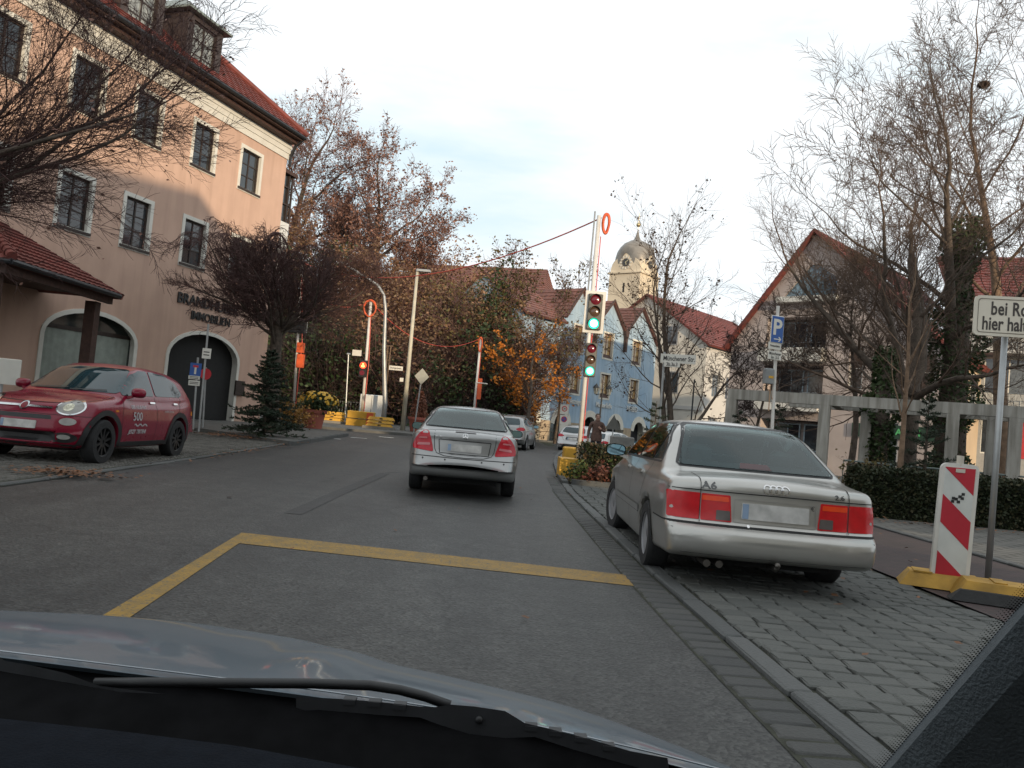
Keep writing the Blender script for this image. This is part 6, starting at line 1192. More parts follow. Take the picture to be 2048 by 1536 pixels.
# ---- small red crossover facing the camera
def make_fiat():
    L, W = 4.25, .90
    grille = lambda x, y, z: np.maximum.reduce([np.abs(y)-.50, np.abs(z-.40)-.075, 1.98-x])
    p = dict(L=L, W=W, H=1.60, deck=[(-2.15, 1.05), (-1.7, 1.09), (-1.3, 1.04), (.6, 1.02), (.85, 1.07), (1.25, 1.03), (1.7, .96), (1.95, .88), (2.15, .72)], roof=[(-2.3, .4), (-2.06, .85), (-1.98, 1.08), (-1.60, 1.46), (-1.2, 1.55), (-.5, 1.60), (-.1, 1.595), (.20, 1.53), (.95, 1.07), (1.2, .9), (2.3, .3)],
        sec=[(.1, .88), (.25, .94), (.45, .985), (.65, 1.0), (.85, .99), (1.0, .955), (1.1, .92), (1.6, .9)], gsec=[(.9, .95), (1.06, .92), (1.50, .72), (1.6, .66)], plan=[(-2.2, .88), (-1.7, .97), (-1, 1), (1, 1), (1.6, .97), (2.2, .86)],
        rear=[(.1, -1.95), (.3, -2.08), (.5, -2.12), (.7, -2.1), (1.0, -2.06), (1.6, -1.95)], front=[(.15, 1.95), (.27, 2.04), (.38, 2.10), (.52, 2.12), (.66, 2.10), (.80, 2.06), (.92, 2.0), (1.6, 1.8)], bot=[(-2.3, .30), (-1.8, .26), (-.8, .24), (1, .24), (2.3, .22)], bow=(.3, .42), axles=(-1.24, 1.33), wr=.345, arch=.40, kt=.12, cuts=[grille])
    c = Car('red_crossover', p, (-7.03, 13.75, 0), R(-91.5), 'small dark red car with white door lettering parked on the left cobbles', 'car', RED, .022)
    c.wheels(TYRE, DARKALLOY, spokes=10, wd=.215); underside(c)
    c.patch('windscreen', [(-.70, 1.10), (.70, 1.10), (.735, 1.13), (.57, 1.49), (.50, 1.515), (-.50, 1.515), (-.57, 1.49), (-.735, 1.13)], 'x', 1, GLASS, .007, .012, .045, rnd=.06)
    c.strip('wiper', [(-.60, 1.105), (-.05, 1.13)], .014, 'x', 1, BLACKP, .02); c.strip('wiper', [(0, 1.105), (.55, 1.13)], .014, 'x', 1, BLACKP, .02)
    hl = c.patch('headlight', ellipse(.60, .845, .145, .10, 24), 'x', 1, CLEARL, .008, .03, .04, mirror=True)
    for sd, o in zip((1, -1), hl): c.strip('headlight_ring', ellipse(sd*.60, .845, .155, .107, 28), .018, 'x', 1, CHROME, .010, parent=o, closed=True); c.patch('headlight_bulb', ellipse(sd*.585, .84, .06, .055, 16), 'x', 1, mat('bulb glass', (.75, .70, .55), .1, .3, var=.4, vs=40), .014, .008, .03, parent=o)
    c.patch('daytime_light', ellipse(.625, .635, .095, .055, 20), 'x', 1, CLEARL, .007, .02, .04, mirror=True)
    fs = c.patch('fog_light_surround', ellipse(.60, .40, .145, .075, 22), 'x', 1, BLACKP, .006, .02, .05, mirror=True)
    for sd, o in zip((1, -1), fs): c.patch('fog_light', ellipse(sd*.60, .41, .075, .035, 16), 'x', 1, CLEARL, .011, .01, .04, parent=o)
    c.patch('grille', [(-.52, .325), (.52, .325), (.47, .475), (-.47, .475)], 'x', 1, BLACKP, .002, .01, .06, rnd=.04)
    c.patch('upper_grille', [(-.44, .655), (.44, .655), (.42, .715), (-.42, .715)], 'x', 1, BLACKP, .003, .01, .06, rnd=.02)
    c.patch('front_skirt', [(-.74, .235), (.74, .235), (.80, .30), (-.80, .30)], 'x', 1, BLACKP, .004, .01, .07)
    plate(c, 1, 0, .565, off=.015)
    br = c.strip('chrome_bar', [(-.40, .815), (-.1, .82), (.1, .82), (.40, .815)], .028, 'x', 1, CHROME, .016)[0]
    eb = c.patch('round_emblem', ellipse(0, .822, .062, .062, 20), 'x', 1, CHROME, .018, .01, .03); c.patch('emblem_centre', ellipse(0, .822, .045, .045, 20), 'x', 1, mat('emblem red', (.2, .01, .02), .3), .022, .005, .03, parent=eb)
    c.strip('bonnet_seam', [(.72, 1.05), (.76, .985), (.70, .93), (.40, .90), (0, .89), (-.40, .90), (-.70, .93), (-.76, .985), (-.72, 1.05)], .008, 'x', 1, SEAM)
    c.strip('bumper_seam', [(.86, .72), (.5, .725), (0, .735), (-.5, .725), (-.86, .72)], .006, 'x', 1, SEAM)
    for sd in (1, -1):
        c.patch('front_side_window', [(.78, 1.08), (.70, 1.18), (.28, 1.43), (.02, 1.505), (-.22, 1.515), (-.26, 1.10)], 'y', sd, GLASS, .008, .014, .04, rnd=.03)
        c.patch('rear_side_window', [(-.32, 1.10), (-.28, 1.515), (-.85, 1.49), (-1.25, 1.36), (-1.45, 1.17), (-1.30, 1.11)], 'y', sd, GLASS, .008, .014, .04, rnd=.05)
        for x in (-.14, -1.05): c.patch('door_handle', [(x-.1, .965), (x+.08, .965), (x+.08, 1.0), (x-.1, 1.0)], 'y', sd, CHROME, .02, .03, .06, rnd=.015)
        for pl in ([(-.27, 1.08), (-.32, .7), (-.28, .34)], [(.82, 1.06), (.88, .75), (.84, .34)], [(-1.32, 1.08), (-1.2, .85), (-.95, .75), (-.85, .5), (-.85, .34)]): c.strip('door_seam', pl, .008, 'y', sd, SEAM)
        c.patch('sill_trim', [(-.86, .22), (.95, .22), (.95, .34), (-.86, .34)], 'y', sd, BLACKP, .008, .02, .08)
        for xw in p['axles']: c.strip('arch_trim', [(xw+.452*math.cos(R(a)), .345+.452*math.sin(R(a))) for a in range(-16, 197, 6)], .085, 'y', sd, BLACKP, .010)
        c.patch('side_repeater', ellipse(1.05, .83, .05, .018, 12), 'y', sd, ORANGEL, .004, .006, .03)
        c.patch('rear_side_lamp', [(-1.86, .78), (-2.0, .78), (-1.98, .86), (-1.84, .86)], 'y', sd, mat('amber reflector', (.8, .3, .05), .2), .006, .01, .05)
        WH = mat('white vinyl', (.45, .43, .44), .5, var=.05)
        fl = sd > 0
        c.text('door_lettering', 'DER NEUE FIAT', .075, .36, .90, 'y', sd, WH, .011, flip=fl, shear=.1, bold=.001)
        c.text('door_lettering', '500', .20, .40, .745, 'y', sd, WH, .011, flip=fl, sx=1.05, bold=.002)
        c.text('door_lettering', 'JETZT TESTEN!', .088, .36, .50, 'y', sd, WH, .011, flip=fl, shear=.2, bold=.003)
        for k in range(2): c.strip('door_wave', [(.20-.045*i+.28, .61+.02*k*0+.022*math.sin(i*1.7+k)) for i in range(11)], .012, 'y', sd, WH, .004)
        c.text('door_lettering', 'mobile Service', .06, -.75, .85, 'y', sd, WH, .011, flip=fl, shear=.25)
    mirror(c, .62, 1.14, RED, h=.16, w=.24); return c
# ---------------------------------------------------------------- street furniture
GALV = mat('galvanised steel', (.36, .37, .37), .45, .5, var=.12, vs=5); WHITEP = mat('white pole paint', (.62, .60, .56), .45, var=.08, vs=4); RDP = mat('red marker paint', (.58, .075, .05), .5); ORAN = mat('signal orange', (.62, .10, .025), .5, var=.08); YEL = mat('yellow plastic', (.55, .30, .03), .6, var=.15, vs=3); YELD = mat('worn yellow plastic', (.36, .20, .025), .65, var=.3, vs=5, bump=.3, bs=20); SIGNW = mat('sign white', (.62, .60, .54), .5, var=.06, vs=4); SIGNB = mat('sign blue', (.02, .09, .32), .45, var=.08); BLK = mat('black', (.012, .012, .012), .5, var=0); BLKR = mat('black rubber', (.015, .015, .015), .8, var=.3, vs=12, bump=.3, bs=40)
DG = mat('signal housing', (.10, .095, .08), .5, var=.15)
def fM(P, yaw=0.): c, s = math.cos(yaw), math.sin(yaw); return frame_M(P, (c, s, 0), (0, 0, 1), (s, -c, 0))       # x right, y up, z towards the viewer
def disc(mb, r, z0, z1, M, n=24): mb.lathe([(.0001, z1), (r, z1), (r, z0), (.0001, z0)], n, M); return mb
def signal(root, P, lr, dims, border, states, name='signal_head'):
    M = fM(P); w, h = dims; b = MB(); b.bbox(-w/2, w/2, -h/2, h/2, -.12, .06, .02, M); hd = b.build(name, DG, root)
    if border: q = MB(); q.bbox(-w/2-.075, w/2+.075, -h/2-.075, h/2+.075, -.03, -.012, .006, M); q.build('backing_board', WHITEP, hd)
    for k, st in enumerate(states):
        y = h/2-(k+.5)*h/3; Mk = M @ Matrix.Translation((0, y, .06)); col = ((.14, .01, .02), (.09, .05, .03), (.0, .6, .35))[k]
        l = MB(); l.lathe([(.0001, .035), (lr*.5, .028), (lr*.85, .012), (lr, 0)], 24, Mk)
        if st: lm = mat('green lamp lit', (.0, .62, .36), .2, var=0); lm.node_tree.nodes['Principled BSDF'].inputs['Emission Color'].default_value = (.02, .75, .45, 1); lm.node_tree.nodes['Principled BSDF'].inputs['Emission Strength'].default_value = 1.6
        else: lm = mat('unlit lens %d' % k, col, .15, var=0, spec=.7)
        o = l.build('lens', lm, hd, True)
        if st: c = MB(); c.lathe([(.0001, .046), (lr*.45, .042), (lr*.72, .03)], 24, Mk); c.build('lamp_glow', mat('green lamp core', (.55, 1., .85), .2, var=0, emit=3.0), o, True)
        v = MB(); n = 18; vs = []; D = lr*.9
        for i in range(n+1):
            t = R(-15+210*i/n); vs += [Mk @ Vector((lr*1.06*math.cos(t), lr*1.06*math.sin(t), -.01)), Mk @ Vector((lr*1.02*math.cos(t), lr*1.02*math.sin(t), D*max(.1, math.sin(t)*.6+.4)))]
        v.add(vs, [(2*i, 2*i+1, 2*i+3, 2*i+2) for i in range(n)]); v.build('visor', DG, hd, True, fix=False)
def tape_ring(root, P, rx, rz, yaw, m=None, k=1):
    M = fM(P, yaw); q = MB(); q.tube([M @ Vector((rx*math.cos(t)*(1 if math.sin(t) > 0 else 1-.25*abs(math.sin(t))), rz*math.sin(t), .02*math.sin(3*t))) for t in [2*math.pi*i/24 for i in range(25)]], .035, 6, cap=False); q.tube([M @ Vector((rx*.92*math.cos(t), rz*.95*math.sin(t)-.03, .03)) for t in [2*math.pi*i/24 for i in range(25)]], .025, 6, cap=False); return q.build('cable_coil', m or ORAN, root, True)
# main temporary signal
Pb = Vector((1.72, 19.0, 0)); tp = dep(1207, 432, 19.0)
root = empty('traffic_light', Pb, 0, 'temporary traffic light with two green signals above the kerb hedge', 'traffic light')
m = MB(); m.tube([(0, 0, 0), (0, 0, tp.z)], .05, 12); m.build('pole', WHITEP, root, True); m = MB(); m.tube([(.07, -.02, .9), (.08, 0, tp.z-.5)], .012, 5); m.build('red_cable', RDP, root); m = MB(); m.tube([(-.11, .02, 4.4), (-.105, .02, tp.z+.1)], .02, 6); m.build('side_rod', GALV, root)
u = dep(1189, 624, 18.93); l2 = dep(1181, 720, 18.93); signal(root, u-Pb, .125, (.34, .86), True, (0, 0, 1)); signal(root, l2-Pb, .105, (.27, .80), False, (0, 0, 1))
tape_ring(root, dep(1212, 447, 18.95)-Pb, .075, .24, 0); MB().box(-.45, .45, -.45, .45, 0, .5).build('ballast_foot', YEL, root)
# pole with pedestrian signal on the far left corner
def tpole(Pg, toppix, label, r=.07, foot=None, coil=True, coilw=.3, m=None, rw=None):
    rt = empty('signal_pole', Pg, 0, label, 'signal pole'); tpp = dep(toppix[0], toppix[1], Pg.y); q = MB(); q.tube([(0, 0, 0), (tpp.x-Pg.x, 0, tpp.z-Pg.z)], [r, r*.9], 12); q.build('pole', m or WHITEP, rt, True); q = MB(); hh = (tpp.z-Pg.z); q.tube([(r*1.1, -.03, .2), (r*1.1, -.04, hh*.5), (r*.9+(tpp.x-Pg.x), -.04, hh*.9)], .02, 5); q.build('red_cable', RDP, rt)
    if coil: tape_ring(rt, Vector((tpp.x-Pg.x, -.08, hh-.36)), coilw, .40, 0)
    return rt, tpp
gB = gt(722, 852, .1); rt, topB = tpole(gB, (742, 602), 'white signal pole with orange coil and lit red pedestrian signal')
q = dep(727, 731, gB.y-.15)-gB; b = MB(); b.bbox(q.x-.17, q.x+.17, -.25, -.05, q.z-.55, q.z+.25, .02); hd = b.build('signal_head', BLK, rt)
Mk = fM(Vector((q.x, -.251, q.z))); disc(MB(), .16, 0, .02, Mk).build('lens', mat('red lamp lit', (.9, .08, .03), .3, var=0, emit=1.2), hd); f = MB(); f.box(-.035, .035, -.02, .10, .021, .03, Mk); f.box(-.075, .075, -.09, .0, .021, .031, Mk); f.build('walking_figure', mat('amber figure', (1., .45, .12), .3, var=0, emit=3.), hd); Mk = fM(Vector((q.x-.02, -.251, q.z-.36))); disc(MB(), .12, 0, .02, Mk).build('lens', mat('unlit lens 0', (.14, .01, .02), .15), hd)
q = dep(712, 706, gB.y)-gB; MB().box(q.x-.15, q.x+.28, -.14, -.08, q.z-.14, q.z+.14).build('number_plate', SIGNW, rt)
bx = empty('ballast_block', (gB.x, gB.y, gB.z), 0, 'yellow ballast block at the foot of the white signal pole', 'ballast block')
b = MB(); b.bbox(-.66, .6, -.45, .45, 0, .34, .03); b.build('lower_block', YEL, bx); b = MB(); b.bbox(-.63, .57, -.42, .42, .36, .70, .03); b.build('upper_block', YEL, bx); b = MB(); b.tube([(-.65, -.47, .35), (.0, -.5, .33), (.6, -.47, .36)], .015, 5); b.build('strap', BLK, bx); b = MB().box(.3, .62, -.47, -.452, .05, .66).build('orange_sheet', ORAN, bx)
# far signal pole right of it
gC = gt(952, 850, .0); gC = Vector((dep(950, 800, 44).x, 44, tz(44, -2))); rt, topC = tpole(gC, (962, 676), 'white signal pole with orange box in front of the blue house', .075, coilw=.1)
MB().box(.08, .3, -.1, .1, 2.1, 3.25).build('orange_box', ORAN, rt); b = MB(); b.tube([(.0, -.1, 3.0), (.6, -.1, 2.98)], .03, 6); b.build('bracket', WHITEP, rt)
# near left signal pole behind the maple
gA = gt(585, 850, .1); rt, topA = tpole(gA, (605, 520), 'white signal pole with orange boxes partly hidden by the maple', .05, coil=False)
hA = lambda py, px: dep(px, py, gA.y)-gA
for y0, y1 in ((685, 705), (708, 735)): a, c_ = hA(y0, 596), hA(y1, 596); MB().box(a.x-.0, a.x+.26, -.12, .12, c_.z, a.z).build('orange_box', ORAN, rt)
a = hA(655, 596); MB().bbox(a.x-.75, a.x+.30, -.14, .1, a.z-.22, a.z+.22, .03).build('signal_back', BLK, rt); b = MB(); b.tube([(a.x+.0, 0, a.z+.3), (a.x+.36, 0, a.z+.3), (a.x+.36, 0, a.z-.2)], .02, 6); b.build('bracket', GALV, rt)
# overhead red cables
def cable(a, b, sag, label, r=.03, name='overhead_cable', m=None):
    q = MB(); q.tube([a.lerp(b, t)+Vector((0, 0, -4*sag*t*(1-t))) for t in [i/30 for i in range(31)]], r, 5); o = q.build(name, m or RDP); return tag(o, label, 'cable')
cable(Vector((topA.x, topA.y, topA.z-.1)), tp+Vector((-.05, 0, -.05)), 1.0, 'red sagging cable from the hidden pole to the main traffic light', .018); cable(Vector((topA.x, topA.y, topA.z-.9)), topB+Vector((-.2, 0, -.1)), .55, 'red cable between the hidden pole and the lit pedestrian signal', .014); cable(topB+Vector((.2, 0, -.2)), topC, 1.1, 'red cable from the pedestrian signal to the pole by the blue house', .014)
# street lamps
gL = gt(765, 857, .1); rt = empty('street_lamp', gL, 0, 'grey street lamp with curved arm reaching left', 'street lamp'); pts = [(0, 0, 0), (0, 0, 1.2)]+[tuple(dep(px, py, gL.y)-gL) for px, py in ((768, 700), (771, 620), (768, 590), (755, 570), (735, 557), (700, 535), (690, 528))]
q = MB(); q.tube(pts, [.12, .11, .09, .075, .07, .065, .06, .05, .045], 10); q.build('pole', GALV, rt, True); e = Vector(pts[-1]); MB().bbox(e.x-.35, e.x+.05, -.09, .09, e.z-.02, e.z+.07, .02).build('lamp_head', GALV, rt)
gL = gt(805, 861, .1); e = dep(835, 542, gL.y)-gL; rt = empty('street_lamp', gL, 0, 'straight cream street lamp with short flat head', 'street lamp'); q = MB(); q.tube([(0, 0, 0), tuple(e)], [.115, .065], 12); q.build('pole', mat('cream pole', (.48, .45, .36), .5, var=.1), rt, True); MB().bbox(e.x-.05, e.x+.62, -.14, .14, e.z-.02, e.z+.09, .03).build('lamp_head', GALV, rt)
q = dep(797, 737, gL.y)-gL; s = MB().box(q.x-.42, q.x+.22, -.13, -.10, q.z-.10, q.z+.10).build('street_name_sign', SIGNW, rt); text_obj('sign_lettering', 'Brunngartenstr.', .12, BLK, s, fM(Vector((q.x-.1, -.132, q.z))), .001, .002, sx=.7); q = dep(805, 760, gL.y)-gL; MB().box(q.x-.1, q.x+.06, -.2, -.12, q.z-.09, q.z+.09).build('small_plate', SIGNW, rt)
# thin lines of posts and wires by the railing
gg = gt(690, 845, .1); top = dep(697, 708, gg.y)-gg; rt = empty('steel_post', gg, 0, 'thin galvanised post left of the lit pedestrian signal', 'post'); q = MB(); q.tube([(0, 0, 0), tuple(top)], .035, 8); q.build('pole', GALV, rt); q = MB(); q.tube([(top.x-.08, 0, top.z), (top.x+.1, 0, top.z)], .05, 6); q.build('cap', GALV, rt)
gg = gt(765, 850, .1); gg.y += 1.0; t1_, t2_ = dep(776, 692, gg.y)-gg, dep(782, 692, gg.y)-gg; rt = empty('wooden_mast', gg, 0, 'pair of thin tan poles right of the curved street lamp', 'mast'); q = MB(); q.tube([(-.25, 0, 0), tuple(t1_)], .035, 8); q.build('pole', BARKL, rt); q = MB(); q.tube([(-.2, .05, 0), tuple(t2_)], .035, 8); q.build('pole', BARKL, rt); q = MB(); q.tube([tuple(t1_+Vector((-.12, 0, 0))), tuple(t2_+Vector((.12, 0, 0)))], .03, 6); q.build('crossbar', BARKL, rt)
cable(gg+t1_, gB+(dep(720, 708, gB.y)-gB), .1, 'thin tan wire from the mast to the pedestrian signal', .012, 'wire', BARKL)
# priority diamond seen from behind
gg = Vector((dep(833, 800, 33).x, 33, tz(33, -4)+.0)); s_ = dep(844, 753, 33)-gg; rt = empty('priority_sign', gg, 0, 'diamond traffic sign seen from behind on a thin post', 'traffic sign'); q = MB(); q.tube([(0, 0, 0), (s_.x, 0, s_.z+.25)], .03, 8); q.build('post', GALV, rt); q = MB(); q.prism([(0, .34), (.30, 0), (0, -.34), (-.30, 0)], 0, .02, fM(Vector((s_.x, -.05, s_.z)))); q.build('sign_plate', mat('sign back grey', (.34, .34, .30), .5, .3, var=.1), rt)
# street-name sign by the twin-stem tree
gN = Vector((dep(1316, 900, 20.2).x, 20.2, .05)); tpn = dep(1329, 704, 20.2)-gN; rt = empty('street_name_post', gN, 0, 'grey post with white Münchener Str. name plate', 'street sign'); q = MB(); q.tube([(0, 0, 0), tuple(tpn)], .03, 10); q.build('post', GALV, rt)
ex = Vector((.92, -.39, 0)).normalized(); c = dep(1356, 718, 20.0)-gN; M_ = frame_M(c, tuple(ex), (0, 0, 1), (ex.y, -ex.x, 0)); b = MB(); b.bbox(-.44, .44, -.115, .115, -.01, .01, .004, M_); s = b.build('name_plate', SIGNW, rt); text_obj('sign_lettering', 'Münchener Str.', .165, BLK, s, M_ @ Matrix.Translation((.03, 0, .012)), .001, .003, sx=.78)
c = dep(1344, 729, 20.0)-gN; M_ = frame_M(c, tuple(ex), (0, 0, 1), (ex.y, -ex.x, 0)); b = MB(); b.bbox(-.20, .20, -.065, .065, -.01, .01, .004, M_); s = b.build('number_plate', SIGNW, rt); text_obj('sign_lettering', '3b.3a.3', .125, BLK, s, M_ @ Matrix.Translation((0, 0, .012)), .001, .002, sx=.8)
# parking sign
gP = Vector((dep(1545, 900, 16.8).x, 16.8, .03)); tpp = dep(1556, 612, 16.8)-gP; rt = empty('parking_sign', gP, 0, 'blue P parking sign with arrow on a pole', 'traffic sign'); q = MB(); q.tube([(0, 0, 0), tuple(tpp)], .035, 10); q.build('post', WHITEP, rt)
ex = Vector((.93, .36, 0)).normalized(); c = dep(1555, 659, 16.65)-gP; M_ = frame_M(c, tuple(ex), (0, 0, 1), (ex.y, -ex.x, 0)); b = MB(); b.bbox(-.165, .165, -.29, .29, -.012, .0, .01, M_); s = b.build('sign_plate', SIGNW, rt); b = MB(); b.bbox(-.15, .15, -.275, .275, 0, .004, .003, M_); b.build('blue_face', SIGNB, s); text_obj('sign_lettering', 'P', .46, SIGNW, s, M_ @ Matrix.Translation((-.01, .03, .006)), .001, .012)
b = MB(); b.box(-.08, .08, -.215, -.195, .004, .008, M_); b.prism([(.03, -.255), (.06, -.255), (.11, -.205), (.06, -.155), (.03, -.155), (.075, -.205)], .004, .008, M_); b.build('arrow', SIGNW, s)
for py, hh, tx in ((692, .075, ('Privatparkplatz',)), (711, .09, ('Münchener', 'Str. 3-5'))):
    c = dep(1550, py, 16.65)-gP; M_ = frame_M(c, tuple(ex), (0, 0, 1), (ex.y, -ex.x, 0)); b = MB(); b.bbox(-.165, .165, -hh, hh, -.012, .0, .005, M_); s = b.build('extra_plate', SIGNW, rt)
    for i, t_ in enumerate(tx): text_obj('sign_lettering', t_, .085 if len(tx) > 1 else .06, BLK, s, M_ @ Matrix.Translation((0, .035-.08*i if len(tx) > 1 else 0, .002)), .001, .001, sx=.8 if len(tx) > 1 else .68)
c = dep(1541, 755, 16.72)-gP; b = MB(); b.bbox(c.x-.12, c.x+.06, -.12, .08, c.z-.13, c.z+.19, .02); b.build('grey_box', mat('grey box', (.22, .23, .23), .5), rt); MB().box(c.x-.05, c.x+.05, -.126, -.1205, c.z-.02, c.z+.03).build('yellow_sticker', YEL, rt); q = MB(); z0 = c.z-.45; q.tube([(c.x+.09, -.02, z0), (c.x+.02, -.04, z0+.2), (c.x+.03, -.03, z0-.25)], .012, 5); q.build('strap', mat('tape tan', (.4, .25, .14), .6), rt)
# 'bei Rot hier halten' sign at the right edge
gH = Vector((4.95, 8.12, .02)); t0 = dep(2012, 640, 8.12)-gH; rt = empty('stop_here_sign', gH, 0, 'white sign reading bei Rot hier halten on a grey pole', 'traffic sign'); q = MB(); q.tube([(0, 0, 0), (t0.x, 0, t0.z)], .03, 14); q.build('pole', GALV, rt, True)
ex = Vector((.98, -.20, 0)).normalized(); c = dep(2022, 634, 8.05)-gH; M_ = frame_M(c, tuple(ex), (0, 0, 1), (ex.y, -ex.x, 0)); hw, hh = .345, .205
b = MB(); b.prism([tuple(p) for p in round_poly([Vector(v) for v in ((-hw, -hh), (hw, -hh), (hw, hh), (-hw, hh))], .05)], -.02, .012, M_); s = b.build('sign_plate', mat('cream sign', (.72, .66, .55), .55, var=.04, vs=3), rt); b = MB(); pp = round_poly([Vector(v) for v in ((-hw+.03, -hh+.03), (hw-.03, -hh+.03), (hw-.03, hh-.03), (-hw+.03, hh-.03))], .035)
band_ = [(p.x, p.y) for p in pp]; q = MB(); n_ = len(band_); q.add([M_ @ Vector((x*k_, y*(1+(k_-1)*2.2), .016)) for x, y in band_ for k_ in (1, .982)], [(2*i, 2*i+1, (2*i+3) % (2*n_), (2*i+2) % (2*n_)) for i in range(n_)]); q.build('border_line', mat('grey line', (.16, .13, .10), .6), s, fix=False)
DKT = mat('dark letters', (.06, .05, .045), .6, var=0); text_obj('sign_lettering', 'bei Rot', .19, DKT, s, M_ @ Matrix.Translation((.0, .07, .014)), .001, .004, sx=.66, spacing=1.05); text_obj('sign_lettering', 'hier halten', .19, DKT, s, M_ @ Matrix.Translation((.0, -.085, .014)), .001, .004, sx=.66, spacing=1.0)
# delineator board on its rubber-and-yellow foot
gD = Vector((4.18, 7.62, .0)); rt = empty('delineator_board', gD, 0, 'red and white striped delineator board standing on a yellow foot', 'delineator'); c = dep(1909, 1045, 7.62)-gD; yw = R(-14); M_ = frame_M(c, (math.cos(yw), math.sin(yw), 0), (.035, 0, 1), (math.sin(yw), -math.cos(yw), 0)); W2, H2 = .165, .56
b = MB(); b.prism([tuple(p) for p in round_poly([Vector(v) for v in ((-W2, -H2), (W2, -H2), (W2, H2), (-W2, H2))], .07, 5)], -.035, .02, M_); bo = b.build('board', mat('white plastic', (.60, .58, .53), .5, var=.08, vs=4), rt, 40)
fr = [(-W2+.035, -H2+.0), (W2-.035, -H2+.0), (W2-.035, H2-.04), (-W2+.035, H2-.04)]; b = MB(); b.prism(fr, .02, .024, M_); b.build('white_face', mat('reflective white', (.55, .56, .53), .4, var=.08, vs=6), bo)
def clip(poly, f):
    o = []
    for i, p in enumerate(poly):
        q_ = poly[(i+1) % len(poly)]; a, b_ = f(p), f(q_)
        if a <= 0: o.append(p)
        if (a < 0) != (b_ < 0) and a != b_: t_ = a/(a-b_); o.append((p[0]+(q_[0]-p[0])*t_, p[1]+(q_[1]-p[1])*t_))
    return o
RS = mat('reflective red', (.42, .015, .03), .4, var=.08, vs=5); k_ = .94
for c0 in (.5225, .0075, -.5285):
    P_ = clip(clip(fr, lambda p: p[1]+k_*p[0]-(c0+.1325)), lambda p: (c0-.1325)-(p[1]+k_*p[0]))
    if len(P_) > 2: b = MB(); b.prism(P_, .024, .027, M_); b.build('red_stripe', RS, bo)
b = MB(); b.tube([M_ @ Vector((.0, H2-.02, -.01)), M_ @ Vector((.0, H2+.075, -.01))], .032, 12); b.build('top_stub', mat('cream plastic', (.55, .50, .42), .5), rt); b = MB(); b.box(-.04, .04, H2-.085, H2-.05, .0275, .034, M_); b.build('top_clip', mat('cream plastic', (.55, .50, .42), .5), bo)
for i, (u_, v_) in enumerate(((-.04, .20), (-.01, .225), (.02, .25), (.045, .275), (-.035, .23), (.01, .20), (.04, .235))): b = MB(); b.box(u_-.016, u_+.012, v_-.014, v_+.012, .0275, .029, M_); b.build('sticker', BLK, bo)
ft = empty('barrier_ballast', (4.55, 7.35, .03), R(-22), 'yellow and black plastic foot plate under the striped board', 'foot plate')
def foot(x0, x1, y0, y1, z1, m, nm): b = MB(); b.add([(x0, y0, 0), (x1, y0, 0), (x1, y1, 0), (x0, y1, 0), (x0+.09, y0+.07, z1), (x1-.09, y0+.07, z1), (x1-.09, y1-.07, z1), (x0+.09, y1-.07, z1)], [(0, 1, 5, 4), (1, 2, 6, 5), (2, 3, 7, 6), (3, 0, 4, 7), (4, 5, 6, 7)]); return b.build(nm, m, ft)
foot(-.78, -.02, .02, .42, .13, YELD, 'yellow_block'); foot(-.36, .62, -.40, .10, .16, YELD, 'yellow_block'); foot(-.42, .7, -.50, -.30, .09, BLKR, 'rubber_block')
for x in (-.05, .25): b = MB(); b.box(x, x+.10, -.28, .0, .155, .172); b.build('raised_rib', YELD, ft)
b = MB(); b.box(-.66, -.5, .08, .34, .125, .14); b.build('raised_rib', YELD, ft)
# yellow box on the kerb corner
yb = empty('yellow_ballast', (1.62, 20.6, .1), 0, 'tall yellow ballast box at the end of the kerb hedge', 'ballast box'); a = dep(1128, 893, 20.6).z
for z0, z1 in ((0, .30), (.31, a-.1)): b = MB(); b.bbox(-.15, .2, -.35, .35, z0, z1, .03); b.build('block', YEL, yb)
# pergola
CONC = mat('painted concrete', (.36, .345, .31), .85, var=.14, vs=1.6, bump=.15, bs=40)
def stains(m):
    t = m.node_tree; n = t.nodes; b = n['Principled BSDF']; src = b.inputs['Base Color'].links[0].from_socket; tcn = n.new('ShaderNodeTexCoord'); mp_ = n.new('ShaderNodeMapping'); mp_.inputs['Scale'].default_value = (5, 5, .5); nz_ = n.new('ShaderNodeTexNoise'); nz_.inputs['Scale'].default_value = 1.6; nz_.inputs['Detail'].default_value = 8; t.links.new(tcn.outputs['Object'], mp_.inputs['Vector']); t.links.new(mp_.outputs['Vector'], nz_.inputs['Vector']); r = n.new('ShaderNodeValToRGB'); r.color_ramp.elements[0].position = .38; r.color_ramp.elements[0].color = (.5, .48, .45, 1); r.color_ramp.elements[1].position = .6; t.links.new(nz_.outputs['Fac'], r.inputs['Fac']); q = n.new('ShaderNodeMix'); q.data_type = 'RGBA'; q.blend_type = 'MULTIPLY'; q.inputs['Factor'].default_value = .8; t.links.new(src, q.inputs['A']); t.links.new(r.outputs['Color'], q.inputs['B']); t.links.new(q.outputs['Result'], b.inputs['Base Color'])
stains(CONC)
aL, aR = dep(1466, 778, 20.6), dep(2046, 814, 17.7); pg = empty('pergola', (aL.x, aL.y, 0), math.atan2(aR.y-aL.y, aR.x-aL.x), 'white concrete pergola of posts and double beams behind the hedge', 'pergola'); Lp = (aR-aL).xy.length; Zt = (aL.z+aR.z)/2
MB().box(-.1, Lp+4, -.11, .11, Zt-.26, Zt).build('beam', CONC, pg); MB().box(1.2, Lp+4, 1.5, 1.72, Zt-.27, Zt-.01).build('beam', CONC, pg)
for x in (.0, 2.25, 5.0, 7.35, Lp-.12, Lp+3): MB().box(x-.13, x+.13, -.108, .108, 0, Zt-.262).build('post', CONC, pg)
